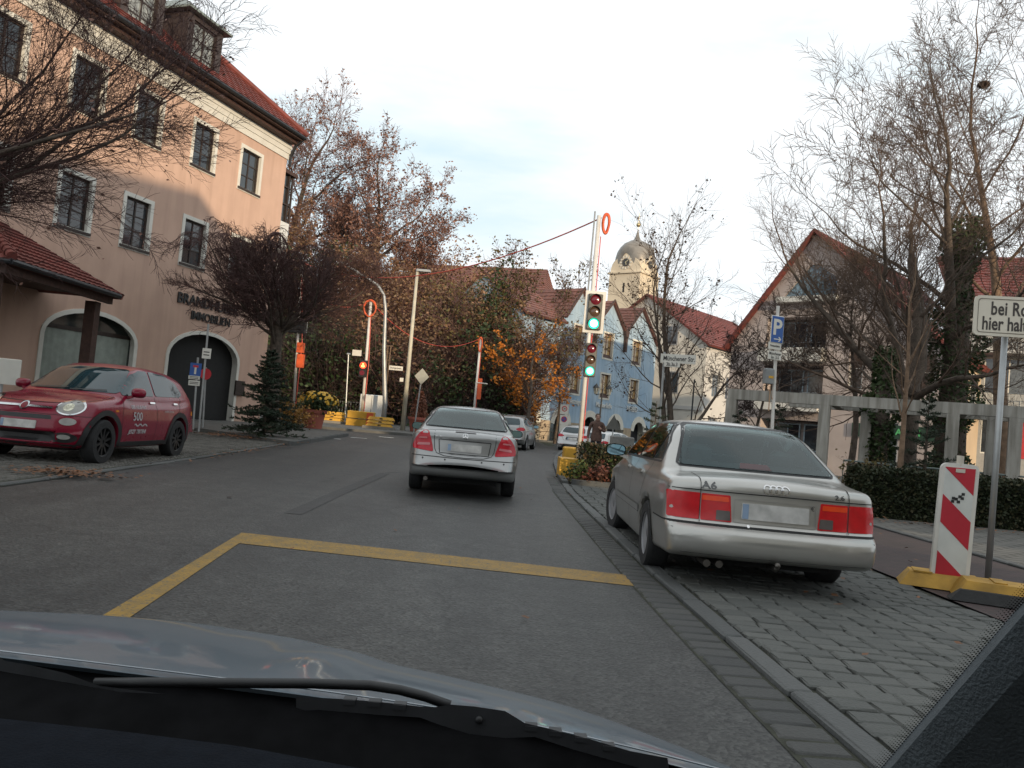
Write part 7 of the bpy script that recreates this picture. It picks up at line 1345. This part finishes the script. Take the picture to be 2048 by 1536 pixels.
for x in (3.1, 5.9, 8.5): MB().box(x-.13, x+.13, 1.502, 1.718, 0, Zt-.272).build('post', CONC, pg); 
for x in (2.45, 5.2, 7.6): MB().box(x-.1, x+.1, .112, 1.498, Zt-.25, Zt-.02, None).build('cross_beam', CONC, pg)
# railings
def railing(p, rz, L, h, label, m, n, name='railing', t=.012):
    rt = empty(name, p, rz, label, 'railing'); b = MB(); b.tube([(0, 0, h), (L, 0, h)], .025, 6); b.build('top_rail', m, rt); b = MB(); b.tube([(0, 0, .12), (L, 0, .12)], .02, 6); b.build('bottom_rail', m, rt)
    bm = MB().tube([(0, 0, .12), (0, 0, h)], t, 5).mesh('bar'); bm.materials.append(m)
    for i in range(n+1): o = link('bar', bm, None, rt); o.location = (L*i/n, 0, 0)
q = gt(650, 836, .1); q2 = Vector((q.x, q.y, q.z)); RL = mat('rail grey', (.28, .30, .31), .5, .4); railing((q.x, q.y, q.z), R(8), 5.2, 1.05, 'grey steel railing behind the yellow feet on the left', RL, 34)
wl = empty('retaining_wall', (q.x+4.6, q.y-.3, q.z-.1), R(6), 'low concrete wall topped by pale railing at the hillside foot', 'wall'); MB().box(0, 7.5, 0, .25, 0, .75).build('wall_body', mat('dim concrete', (.22, .22, .215), .9, var=.2, vs=1.5), wl); MB().box(0, 7.5, -.03, .28, .75, .80).build('coping', mat('coping', (.3, .3, .29), .85), wl)
railing((q.x+4.6, q.y-.2, q.z+.7), R(6), 7.5, .45, 'pale low railing on top of the retaining wall', mat('pale rail', (.42, .43, .42), .5, .3), 52)
q = dep(1690, 880, 19.8); railing((q.x, q.y, .03), R(-8), 8, 1.0, 'thin grey railing beneath the pergola', mat('rail green grey', (.20, .24, .23), .5, .4), 44)
# plant pots
def pot(P, r, h, label, fl=None):
    rt = empty('flower_pot', P, 0, label, 'flower pot'); b = MB(); b.lathe([(.001, 0), (r*.72, 0), (r*.92, h*.82), (r*1.05, h*.82), (r*1.07, h), (r*.95, h), (r*.9, h*.9), (.001, h*.9)], 28); b.build('pot', mat('terracotta', (.34, .10, .07), .75, var=.1, vs=3), rt, 40); return rt
P = gt(625, 857, .1); rt = pot(P, .46, .72, 'large terracotta pot of yellow chrysanthemums on the left corner'); r = random.Random(3); cen = [(r.gauss(0, .36)+.1, r.gauss(0, .3), 1.05+r.gauss(0, .17)) for _ in range(1100)]; V, F = leaf_quads([(x, y, z-.12) for x, y, z in cen], .06); npmesh('foliage', V, F, LIVY, rt)
fm = MB(); n = 8; fm.add([(0, 0, .012)]+[(.055*math.cos(6.283*i/n), .055*math.sin(6.283*i/n), 0) for i in range(n)], [(0, i+1, (i+1) % n+1) for i in range(n)]); fmm = fm.mesh('flower'); fmm.materials.append(mat('yellow flower', (.62, .36, .03), .6, var=.2, vs=30))
for _ in range(150):
    a = r.uniform(0, 6.28); e = r.uniform(-.15, 1.3); d = Vector((math.cos(a)*math.cos(e), math.sin(a)*math.cos(e), math.sin(e))); o = link('flower', fmm, None, rt); o.location = (d.x*.78+.12, d.y*.6, 1.02+d.z*.42); o.rotation_euler = d.to_track_quat('Z', 'Y').to_euler(); o.scale = [r.uniform(.8, 1.4)]*3
P = gt(816, 862, .1); P.x += .05; rt = pot(P+Vector((.35, .3, 0)), .48, .68, 'terracotta pot with rusty cone-shaped shrub beside the straight lamp'); r = random.Random(5); cen = []
for _ in range(1500): z = r.random(); a = r.uniform(0, 6.28); q_ = (.42*(1-z)**.6+.06)*math.sqrt(r.random()); cen.append((q_*math.cos(a), q_*math.sin(a), .65+z*1.25))
V, F = leaf_quads(cen, .05); npmesh('shrub', V, F, leaf_mat('rust leaf', (.26, .10, .06), (.18, .08, .05)), rt)
# yellow barrier feet by the railing
for px, py, lb in ((662, 846, 'stack of yellow feet in front of the grey railing'), (758, 858, 'stack of yellow feet between the two street lamps')):
    P = gt(px, py, .1); rt = empty('yellow_feet', P, R(6), lb, 'barrier feet')
    for k in range(3): b = MB(); b.add([(-.62, -.18, 0), (.62, -.18, 0), (.62, .18, 0), (-.62, .18, 0), (-.52, -.14, .13), (.52, -.14, .13), (.52, .14, .13), (-.52, .14, .13)], [(0, 1, 5, 4), (1, 2, 6, 5), (2, 3, 7, 6), (3, 0, 4, 7), (4, 5, 6, 7)]); o = b.build('foot', YEL, rt); o.location = (.03*k, 0, .12+.15*k); b = MB(); b.box(-.07, .07, -.19, -.181, .03, .08); b.build('hole', BLK, o)
    MB().box(-.75, .75, -.2, .2, 0, .11).build('pallet', mat('pallet grey', (.2, .19, .17), .8), rt)
P = gt(735, 850, .1); cab = empty('white_cabinet', (P.x, P.y, P.z), R(4), 'white cabinet behind the yellow ballast block', 'cabinet'); b = MB(); b.bbox(-.5, .7, 0, .5, 0, 1.55, .03); b.build('housing', mat('cabinet white', (.55, .56, .55), .5, var=.06), cab); MB().box(.08, .1, -.004, -.001, .1, 1.5).build('door_gap', BLK, cab)
# signs by the salmon house door
def small_sign(P, top, label, plates, name='traffic_sign'):
    rt = empty(name, P, 0, label, 'traffic sign'); q = MB(); q.tube([(0, 0, 0), tuple(top-P)], .03, 8); q.build('post', GALV, rt); return rt
Y_ = 22.5; P = Vector((dep(388, 840, Y_).x, Y_, tz(Y_, -8)+.11)); rt = small_sign(P, dep(396, 715, Y_), 'blue dead-end sign with two white plates by the doorway', None); yw = 0
c = dep(391, 739, Y_-.05)-P; M_ = fM(c); b = MB(); b.bbox(-.16, .16, -.18, .18, -.01, .0, .005, M_); s = b.build('sign_plate', SIGNB, rt); b = MB(); b.box(-.028, .028, -.13, .06, .0, .004, M_); b.build('road_symbol', SIGNW, s); b = MB(); b.box(-.075, .075, .06, .12, .0, .004, M_); b.build('bar_symbol', mat('sign red', (.5, .02, .03), .5), s)
for py, h_ in ((755, .05), (766, .075)): c = dep(388, py, Y_-.05)-P; M_ = fM(c); b = MB(); b.bbox(-.16, .16, -h_, h_, -.01, 0, .004, M_); s = b.build('extra_plate', SIGNW, rt); b = MB(); [b.box(-.12, .12, y_-.008, y_+.008, 0, .002, M_) for y_ in (-.02, .02)]; b.build('text_line', BLK, s)
P = Vector((dep(400, 840, 21.8).x, 21.8, tz(21.8, -8)+.11)); rt = small_sign(P, dep(417, 648, 21.8), 'grey pole with small white plate in front of the doorway', None); c = dep(413, 707, 21.75)-P; M_ = fM(c); b = MB(); b.bbox(-.12, .12, -.14, .14, -.01, 0, .004, M_); s = b.build('sign_plate', SIGNW, rt); b = MB(); [b.box(-.08, .08, y_-.014, y_+.014, 0, .002, M_) for y_ in (-.04, .04)]; b.build('text_line', BLK, s)
P = Vector((dep(407, 840, 24).x, 24, tz(24, -8)+.11)); rt = small_sign(P, dep(412, 735, 24), 'small round red no-entry sign behind the grey pole', None); c = dep(411, 748, 23.9)-P; M_ = fM(c, R(40)); b = MB(); disc(b, .17, 0, .01, M_); b.build('sign_plate', mat('sign red', (.5, .02, .03), .5), rt)
# white board at far left
q = dep(8, 722, 15.5); rt = empty('white_board', (q.x, 15.5, tz(15, -8)), R(20), 'white notice board on a post at the left edge behind the red car', 'notice board'); b = MB(); b.bbox(-.35, .3, -.02, .02, 1.05, 1.55, .01); b.build('board', SIGNW, rt); b = MB(); b.tube([(0, 0.03, 0), (0, .03, 1.5)], .03, 8); b.build('post', GALV, rt)
# double sign and lantern in front of the arcade
P = Vector((dep(1126, 860, 46).x, 46, 0)); top = dep(1131, 806, 46); rt = small_sign(P, top, 'white speed-zone and no-stopping signs on a frame before the arcade', None); GR = mat('sign red', (.5, .02, .03), .5)
for py, k in ((819, 0), (840, 1), (857, 2)):
    c = dep(1129-k, py, 45.9)-P; M_ = fM(c); hh = .28 if k < 2 else .2; b = MB(); b.bbox(-.24, .24, -hh, hh, -.01, 0, .006, M_); s = b.build('sign_plate', SIGNW, rt)
    if k == 0: b = MB(); disc(b, .16, 0, .004, M_ @ Matrix.Translation((0, .04, 0))); o = b.build('red_ring', GR, s); b = MB(); disc(b, .11, .005, .007, M_ @ Matrix.Translation((0, .04, 0))); b.build('white_disc', SIGNW, o); text_obj('sign_lettering', '30', .15, BLK, o, M_ @ Matrix.Translation((0, .04, .009)), .001, .003)
    if k == 1: b = MB(); disc(b, .17, 0, .004, M_ @ Matrix.Translation((0, .04, 0))); o = b.build('red_ring', GR, s); b = MB(); disc(b, .13, .005, .007, M_ @ Matrix.Translation((0, .04, 0))); b.build('blue_disc', SIGNB, o); b = MB(); b.box(-.025, .025, -.15, .15, .008, .010, M_ @ Matrix.Translation((0, .04, 0)) @ Matrix.Rotation(R(45), 4, 'Z')); b.build('red_bar', GR, o)
for dx in (-.22, .22): b = MB(); b.tube([(dx, .03, 0), (dx, .03, top.z-.1)], .025, 6); b.build('frame_post', GALV, rt)
P = Vector((dep(1196, 870, 52).x, 52, 0)); top = dep(1206, 782, 52)-P; rt = empty('lantern_post', P, 0, 'black lantern post with two lanterns and a star ornament', 'lantern'); IR = mat('cast iron', (.02, .022, .025), .5); b = MB(); b.tube([(0, 0, 0), (0, 0, 1), (top.x*.6, 0, top.z+.1)], [.09, .06, .045], 8); b.build('post', IR, rt)
for sd in (-1, 1):
    x = top.x*.6+sd*.42; z = top.z+.05; b = MB(); b.tube([(top.x*.6, 0, z-.2), (x, 0, z-.35)], .025, 6); b.build('arm', IR, rt); b = MB(); b.lathe([(.10, z-.3), (.2, z+.12), (.26, z+.12), (.03, z+.38), (.001, z+.45)], 6, Matrix.Translation((x, 0, 0))); l = b.build('lantern', IR, rt); b = MB(); b.lathe([(.115, z-.27), (.2, z+.1)], 6, Matrix.Translation((x, 0, 0)) @ Matrix.Rotation(.52, 4, 'Z')); b.build('lantern_glass', mat('lantern glass', (.3, .32, .3), .2), l)
c = dep(1219, 773, 51.8)-P; b = MB(); pts = [Vector((c.x+(.42 if k % 2 == 0 else .17)*math.sin(math.pi*k/5), 0, c.z+(.42 if k % 2 == 0 else .17)*math.cos(math.pi*k/5))) for k in range(11)]; b.tube(pts, .022, 5); b.build('star_ornament', mat('garland green', (.02, .035, .025), .8), rt); b = MB(); b.tube([(top.x*.6, 0, top.z+.1), tuple(c+Vector((-.1, 0, .1)))], .015, 5); b.build('star_bracket', IR, rt)
P = Vector((dep(1380, 870, 50).x, 50, 0)); c = dep(1390, 778, 50)-P; rt = empty('star_lamp_post', P, 0, 'second dark post with star ornament before the white house', 'lantern'); b = MB(); b.tube([(0, 0, 0), (0, 0, c.z+.6)], .05, 8); b.build('post', IR, rt); pts = [Vector((c.x+(.5 if k % 2 == 0 else .2)*math.sin(math.pi*k/5), 0, c.z+(.5 if k % 2 == 0 else .2)*math.cos(math.pi*k/5))) for k in range(11)]; b = MB(); b.tube(pts, .024, 5); b.build('star_ornament', mat('garland green', (.02, .035, .025), .8), rt)
P = Vector((dep(1225, 860, 40).x, 40, 0)); c = dep(1227, 847, 40)-P; rt = empty('triangle_sign', P, 0, 'triangular sign seen from behind right of the pedestrian', 'traffic sign'); b = MB(); b.tube([(c.x, 0, 0), (c.x, 0, c.z+.2)], .03, 8); b.build('post', GALV, rt); b = MB(); b.prism([(-.4, -.3), (.4, -.3), (0, .42)], 0, .02, fM(Vector((c.x, -.04, c.z)))); b.build('sign_plate', mat('sign back dark', (.12, .12, .11), .5, .3), rt)
# grey bin-like block beyond the hedge
P = dep(1244, 880, 33); b = MB(); b.bbox(-.45, .45, -.4, .4, 0, 1.05, .04); o = b.build('concrete_bin', mat('bin grey', (.2, .2, .19), .85, var=.15)); o.location = (P.x, 33, 0); tag(o, 'grey concrete box right of the white parked car', 'bin')
# ---------------------------------------------------------------- cars
make_audi(); make_merc(); make_fiat()
make_hatch('silver_hatchback', (.22, 36.6, tz(36, .2)), R(90-9), 'silver hatchback with dark plate recess ahead of the driving saloon', SILVER, .03)
c_ = dep(1172, 870, 42); make_hatch('parked_hatchback', (c_.x, 43.5, -.12), R(90-20), 'pale grey hatchback parked beyond the kerb hedge, left of the pedestrian', paint('pale grey paint', (.5, .5, .5), .3, .35), .04)
c_ = dep(1218, 870, 42); make_hatch('parked_hatchback', (c_.x+.3, 43, -.3), R(90-35), 'white hatchback parked beyond the kerb hedge, right of the pedestrian', paint('white paint', (.62, .62, .6), 0, .35), .04)
# ---------------------------------------------------------------- pedestrian
def person():
    Y = 28.0; g = dep(1193, 870, Y); root = empty('person', (g.x, Y, .03), R(0), 'person in a brown jacket standing behind the kerb hedge', 'person')
    J = {}; V = []; Rr = []; E = []
    def v(n, p, r): J[n] = len(V); V.append(p); Rr.append(r)
    def e(a, b): E.append((J[a], J[b]))
    v('pel', (0, 0, .95), (.17, .13)); v('wai', (0, 0, 1.1), (.17, .13)); v('che', (0, .0, 1.30), (.20, .135)); v('sho', (0, .0, 1.43), (.13, .10)); v('nek', (0, -.01, 1.50), (.06, .06)); v('chin', (0, -.025, 1.57), (.07, .08)); v('head', (0, -.03, 1.66), (.08, .10)); v('top', (0, -.02, 1.735), (.055, .065))
    for a, b in (('pel', 'wai'), ('wai', 'che'), ('che', 'sho'), ('sho', 'nek'), ('nek', 'chin'), ('chin', 'head'), ('head', 'top')): e(a, b)
    for s, nm in ((-1, 'l'), (1, 'r')):
        v('hip'+nm, (s*.10, 0, .88), (.10, .11)); v('kn'+nm, (s*.11, -.02, .50), (.065, .07)); v('an'+nm, (s*.12, .02, .09), (.045, .05)); v('to'+nm, (s*.13, -.13, .05), (.045, .04)); e('pel', 'hip'+nm); e('hip'+nm, 'kn'+nm); e('kn'+nm, 'an'+nm); e('an'+nm, 'to'+nm)
        v('as'+nm, (s*.20, .0, 1.40), (.075, .075))
        el = (s*.28, .03, 1.14) if s < 0 else (.27, -.03, 1.15); wr = (-.30, -.05, .90) if s < 0 else (.12, -.24, 1.22); ha = (-.30, -.08, .82) if s < 0 else (.06, -.27, 1.27)
        v('el'+nm, el, (.058, .058)); v('wr'+nm, wr, (.04, .04)); v('ha'+nm, ha, (.035, .03)); e('sho', 'as'+nm); e('as'+nm, 'el'+nm); e('el'+nm, 'wr'+nm); e('wr'+nm, 'ha'+nm)
        for k in range(4): n_ = 'f%d' % k+nm; d = Vector(ha)-Vector(wr); d.normalize(); o = Vector((0, 1, 0)).cross(d); v(n_, tuple(Vector(ha)+d*(.07-.008*abs(k-1))+o*(.018*(k-1.5))), (.009, .009)); e('ha'+nm, n_)
        n_ = 'th'+nm; v(n_, tuple(Vector(ha)+Vector((.03*(-s), -.03, .015))), (.01, .01)); e('ha'+nm, n_)
    me = bpy.data.meshes.new('body'); me.from_pydata(V, E, []); o = bpy.data.objects.new('body', me); C.objects.link(o)
    sk = o.modifiers.new('s', 'SKIN'); sk.use_smooth_shade = True; ss = o.modifiers.new('d', 'SUBSURF'); ss.levels = 2
    for i, r in enumerate(Rr): me.skin_vertices[0].data[i].radius = r
    me.skin_vertices[0].data[0].use_root = True
    dg = bpy.context.evaluated_depsgraph_get(); m2 = bpy.data.meshes.new_from_object(o.evaluated_get(dg)); bpy.data.objects.remove(o)
    m2.materials.clear(); SK = mat('skin', (.42, .24, .18), .6, var=.1); JK = mat('brown jacket', (.11, .062, .048), .8, var=.25, vs=12, bump=.4, bs=30); TR = mat('dark trousers', (.02, .022, .03), .85, var=.2); SHM = mat('dark shoes', (.015, .012, .01), .5)
    for q in (JK, TR, SK, SHM): m2.materials.append(q)
    H = [Vector(V[J['hal']]), Vector(V[J['har']])]
    for p in m2.polygons:
        c = p.center; k = 0
        if c.z < .80 and abs(c.x) < .22: k = 1
        if c.z < .11: k = 3
        if c.z > 1.52 or min((c-h).length for h in H) < .075: k = 2
        p.material_index = k
    b = link('body', m2, None, root, True)
    # jacket skirt and collar, hair, face
    q = MB(); q.lathe([(.195, .82), (.20, .9), (.185, 1.05), (.17, 1.1)], 20, Matrix.Diagonal((1, .78, 1, 1))); q.build('jacket_hem', JK, root, True); q = MB(); q.lathe([(.085, 1.46), (.095, 1.53), (.08, 1.54)], 16); q.build('collar', JK, root, True)
    q = MB(); q.lathe([(.001, 1.775), (.06, 1.765), (.095, 1.71), (.10, 1.66), (.095, 1.62)], 18, Matrix.Translation((0, .012, 0))); q.build('hair', mat('grey brown hair', (.10, .07, .05), .8, var=.3, vs=40), root, True)
    q = MB(); q.lathe([(.001, -.028), (.016, 0), (.001, .022)], 8, Matrix.Translation((0, -.135, 1.635))); q.build('nose', SK, root, True)
    for s in (-1, 1): q = MB(); q.lathe([(.001, -.01), (.012, 0), (.001, .01)], 8, Matrix.Translation((s*.034, -.118, 1.665))); q.build('eye', BLK, root); q = MB(); q.lathe([(.001, -.035), (.018, 0), (.001, .035)], 8, Matrix.Translation((s*.088, -.02, 1.645))); q.build('ear', SK, root)
    q = MB(); q.box(-.025, .025, -.122, -.112, 1.588, 1.598); q.build('mouth', mat('lips', (.25, .1, .09), .6), root)
person()
# ---------------------------------------------------------------- the car the photograph is taken from
own = empty('own_car', (-.45, 0, 0), 0, 'silver-blue car whose bonnet, wipers and dashboard fill the bottom edge', 'car')
OX = Vector((.45, 0, 0))
HOODM = paint('silver blue paint', (.085, .115, .14), .15, .42)
def rs(pts, n):
    P = [Vector(p) for p in pts]; L = [0]
    for a, b in zip(P[:-1], P[1:]): L.append(L[-1]+(b-a).length)
    o = []
    for k in range(n+1):
        s = L[-1]*k/n; i = max(j for j in range(len(P)-1) if L[j] <= s+1e-9); t = (s-L[i])/max(1e-9, L[i+1]-L[i]); o.append(P[i].lerp(P[i+1], t))
    for _ in range(3): o = [o[0]]+[o[i]*.5+(o[i-1]+o[i+1])*.25 for i in range(1, n)]+[o[-1]]
    return o
outl = rs([(-1.36, 1.1), (-1.33, 1.35), (-1.2, 1.56), (-.98, 1.635), (-.76, 1.695), (-.6, 1.705), (-.36, 1.655), (-.23, 1.565), (-.02, 1.485), (.16, 1.395), (.27, 1.295), (.345, 1.18), (.385, 1.0), (.40, .86)], 80)
cow = rs([(-1.34, .95), (-1.1, .95), (-.54, .915), (-.2, .885), (.02, .855), (.17, .805), (.33, .74), (.395, .70)], 80)
mb = MB(); N = 80; K = 22; vs = []
for k in range(K+1):
    t = k/K
    for i in range(N+1):
        p = cow[i].lerp(outl[i], t); rib = .010*math.exp(-((p.x+.24)/.05)**2)*min(1, t*3)*(1-t*.3); vs.append((p.x, p.y, .905-.165*t**1.45-.012*max(0, p.x+.1)+rib))
for dz, dd in ((.02, .018), (.06, .035), (.14, .05), (.30, .055)):
    for i in range(N+1):
        a, b = outl[max(0, i-1)], outl[min(N, i+1)]; d = (b-a).normalized(); nn = Vector((-d.y, d.x)); nn = nn if nn.dot(outl[i]-Vector((-.5, .5))) > 0 else -nn; p = outl[i]+nn*dd; vs.append((p.x, p.y, .74-.012*max(0, p.x+.1)-dz))
rows = K+5; mb.add([Vector(v)+OX for v in vs], [(j*(N+1)+i, j*(N+1)+i+1, (j+1)*(N+1)+i+1, (j+1)*(N+1)+i) for j in range(rows-1) for i in range(N)]); mb.build('bonnet', HOODM, own, True)
DKP = mat('cowl plastic', (.005, .005, .0055), .8, var=.3, vs=30); DASH = mat('dashboard vinyl', (.0075, .0095, .0135), .8, var=.15, vs=40, bump=.3, bs=300); TRIM = mat('pillar trim', (.07, .082, .09), .95, var=.12, vs=60, bump=.4, bs=400)
def gz(px, py, z): d = ray(px, py); return Vector((0, 0, CAMH))+d*((z-CAMH)/d.z)
m_ = MB(); dl = [gz(-120, 1402, .925), gz(0, 1415, .925), gz(250, 1441, .925), gz(500, 1472, .925), gz(850, 1536, .925), gz(1100, 1590, .925), gz(1500, 1700, .925)]; dl = rs([tuple(p.xy) for p in dl], N)
cw = cow; m_.add([Vector((p.x, p.y+.01, .897))+OX for p in cw]+[Vector((p.x*.5+q.x*.5, p.y*.4+q.y*.6, .85))+OX for p, q in zip(cw, dl)]+[Vector((q.x, q.y-.03, .86))+OX for q in dl], [(j*(N+1)+i, j*(N+1)+i+1, (j+1)*(N+1)+i+1, (j+1)*(N+1)+i) for j in range(2) for i in range(N)]); m_.build('scuttle_panel', DKP, own, True)
m_ = MB(); vs = []
for dy, z in ((.0, .86), (.0, .915), (-.02, .924), (-.12, .928), (-.3, .90), (-.42, .80), (-.45, .5)): vs += [Vector((q.x, q.y+dy, z))+OX for q in dl]
m_.add(vs, [(j*(N+1)+i, j*(N+1)+i+1, (j+1)*(N+1)+i+1, (j+1)*(N+1)+i) for j in range(6) for i in range(N)]); m_.build('dashboard', DASH, own, 40)
for q_ in (DKP, DASH): q_.node_tree.nodes['Principled BSDF'].inputs['Specular IOR Level'].default_value = .04
m_ = MB(); m_.tube([Vector((p.x, p.y+.012, .908-.012*max(0, p.x+.1)))+OX for p in cow], .0011, 6); m_.build('bonnet_edge_highlight', mat('painted edge highlight', (.3, .32, .34), .25, .9), own, True)  # added thin strip stands in for the highlight along the bonnet edge
def pxs(pts, Y): return [dep(px, py, Y)+OX for px, py in pts]
wa = empty('wiper', (0, 0, 0)); wa.parent = own
WB = mat('wiper black', (.012, .012, .013), .5, var=.2); WG = mat('wiper grey', (.026, .027, .03), .6, var=.2, vs=30)
bpy.data.objects.remove(wa)
def slab(name, poly, Y, th, m): a = pxs(poly, Y); b = pxs(poly, Y-th); n = len(a); q = MB(); q.add(a+b, [tuple(range(n)), tuple(range(2*n-1, n-1, -1))]+[(i, (i+1) % n, n+(i+1) % n, n+i) for i in range(n)]); return q.build(name, m, own)
q = MB(); q.tube(pxs([(190, 1366), (300, 1365), (450, 1366), (620, 1367), (740, 1371), (800, 1380), (850, 1393), (900, 1411)], .83), .0052, 8); q.build('wiper_arm', WB, own, True)
sp_ = slab('wiper_blade', [(592, 1394), (650, 1396), (700, 1399), (760, 1404), (840, 1413), (872, 1414), (900, 1409), (950, 1413), (1010, 1422), (1050, 1446), (1100, 1458), (1180, 1478), (1260, 1502), (1335, 1516), (1338, 1537), (1330, 1550), (1250, 1528), (1150, 1500), (1070, 1474), (1010, 1476), (940, 1468), (880, 1450), (840, 1435), (760, 1430), (640, 1420), (610, 1421), (592, 1415)], .80, .012, WG)
q = MB(); M_ = frame_M(dep(958, 1440, .787)+OX, (1, 0, 0), (0, 0, 1), (0, -1, 0)); q.lathe([(.0001, .003), (.003, .003), (.004, 0)], 12, M_); q.build('wiper_rivet', WB, sp_, True)
for px, py in ((702, 1397), (752, 1401), (802, 1407), (1062, 1449), (1110, 1459), (1160, 1471), (1215, 1488)): q = MB(); a = dep(px, py, .799)+OX; q.box(a.x-.006, a.x+.006, a.y-.012, a.y, a.z-.002, a.z+.0025); q.build('wiper_rib', WG, sp_)
slab('wiper_blade', [(-40, 1318), (0, 1314), (10, 1322), (60, 1330), (130, 1346), (200, 1372), (330, 1388), (240, 1384), (140, 1366), (0, 1342), (-40, 1336)], .82, .012, WG)
# right pillar with its frit edge
E1, E2, E3 = dep(1640, 1700, .66), dep(2048, 1228, .52), dep(2330, 905, .40); m_ = MB(); sec_ = [(0, 0, 0), (.012, -.022, .0), (.11, -.06, .0), (.13, .03, 0), (.02, .035, 0)]
m_.add([p+Vector(s)+OX for p in (E1, E2, E3) for s in sec_], [(i*5+j, i*5+(j+1) % 5, (i+1)*5+(j+1) % 5, (i+1)*5+j) for i in range(2) for j in range(5)]); m_.build('pillar', TRIM, own, 30)
F1, F2, F3 = dep(1640, 1700, .70), dep(2048, 1228, .555), dep(2330, 905, .43); d_ = (F3-F1).normalized(); up_ = Vector((-1, 0, 0)); up_ = (up_-d_*up_.dot(d_)).normalized(); m_ = MB(); m_.add([F1-up_*.02+OX, F1+up_*.006+OX, F2+up_*.006+OX, F2-up_*.02+OX, F3+up_*.006+OX, F3-up_*.02+OX], [(0, 1, 2, 3), (3, 2, 4, 5)]); fr_ = m_.build('frit_band', DKP, own, fix=False)
m_ = MB()
for r_ in range(6):
    for k in range(170):
        t = (k+.5*(r_ % 2))/170; p = F1.lerp(F2, t*1.6) if t < .625 else F2.lerp(F3, (t-.625)*2.66); s = (.0011*(1-r_/7.5)); c = p+up_*(.0068+.0021*r_)+OX; a = d_*s; b = up_*s; m_.add([c+a, c+b, c-a, c-b], [(0, 1, 2, 3)])
o = m_.build('frit_dots', DKP, fr_, fix=False); o['kind'] = 'stuff'
# cabin shell that shades the dashboard
CL = mat('headliner', (.18, .18, .175), .9, var=.05)
def cb(nm, x0, x1, y0, y1, z0, z1, m): MB().box(x0+.45, x1+.45, y0, y1, z0, z1).build(nm, m, own)
cb('roof', -1.3, .52, -2.2, .05, 1.44, 1.50, CL); cb('door', .46, .54, -1.2, .62, .25, .93, TRIM); cb('door', -1.44, -1.36, -1.2, .62, .25, .93, TRIM); cb('rear_panel', -1.36, .46, -2.2, -2.1, .25, 1.44, TRIM); cb('floor_pan', -1.36, .46, -2.1, .6, .2, .25, TRIM); cb('centre_pillar', .46, .54, -1.3, -1.2, .25, 1.44, TRIM); cb('centre_pillar', -1.44, -1.36, -1.3, -1.2, .25, 1.44, TRIM); cb('seat_back', -.3, .3, -.75, -.6, .4, 1.1, TRIM)
m_ = MB(); a = Vector((-1.36, .66, .93)); b = Vector((-1.28, .05, 1.46)); m_.add([p+Vector(s)+OX for p in (a, b) for s in ((0, 0, 0), (.06, 0, 0), (.06, -.06, 0), (0, -.06, 0))], [(i, (i+1) % 4, 4+(i+1) % 4, 4+i) for i in range(4)]); m_.build('pillar', TRIM, own)
for x in (-1.2, .12):
    pass
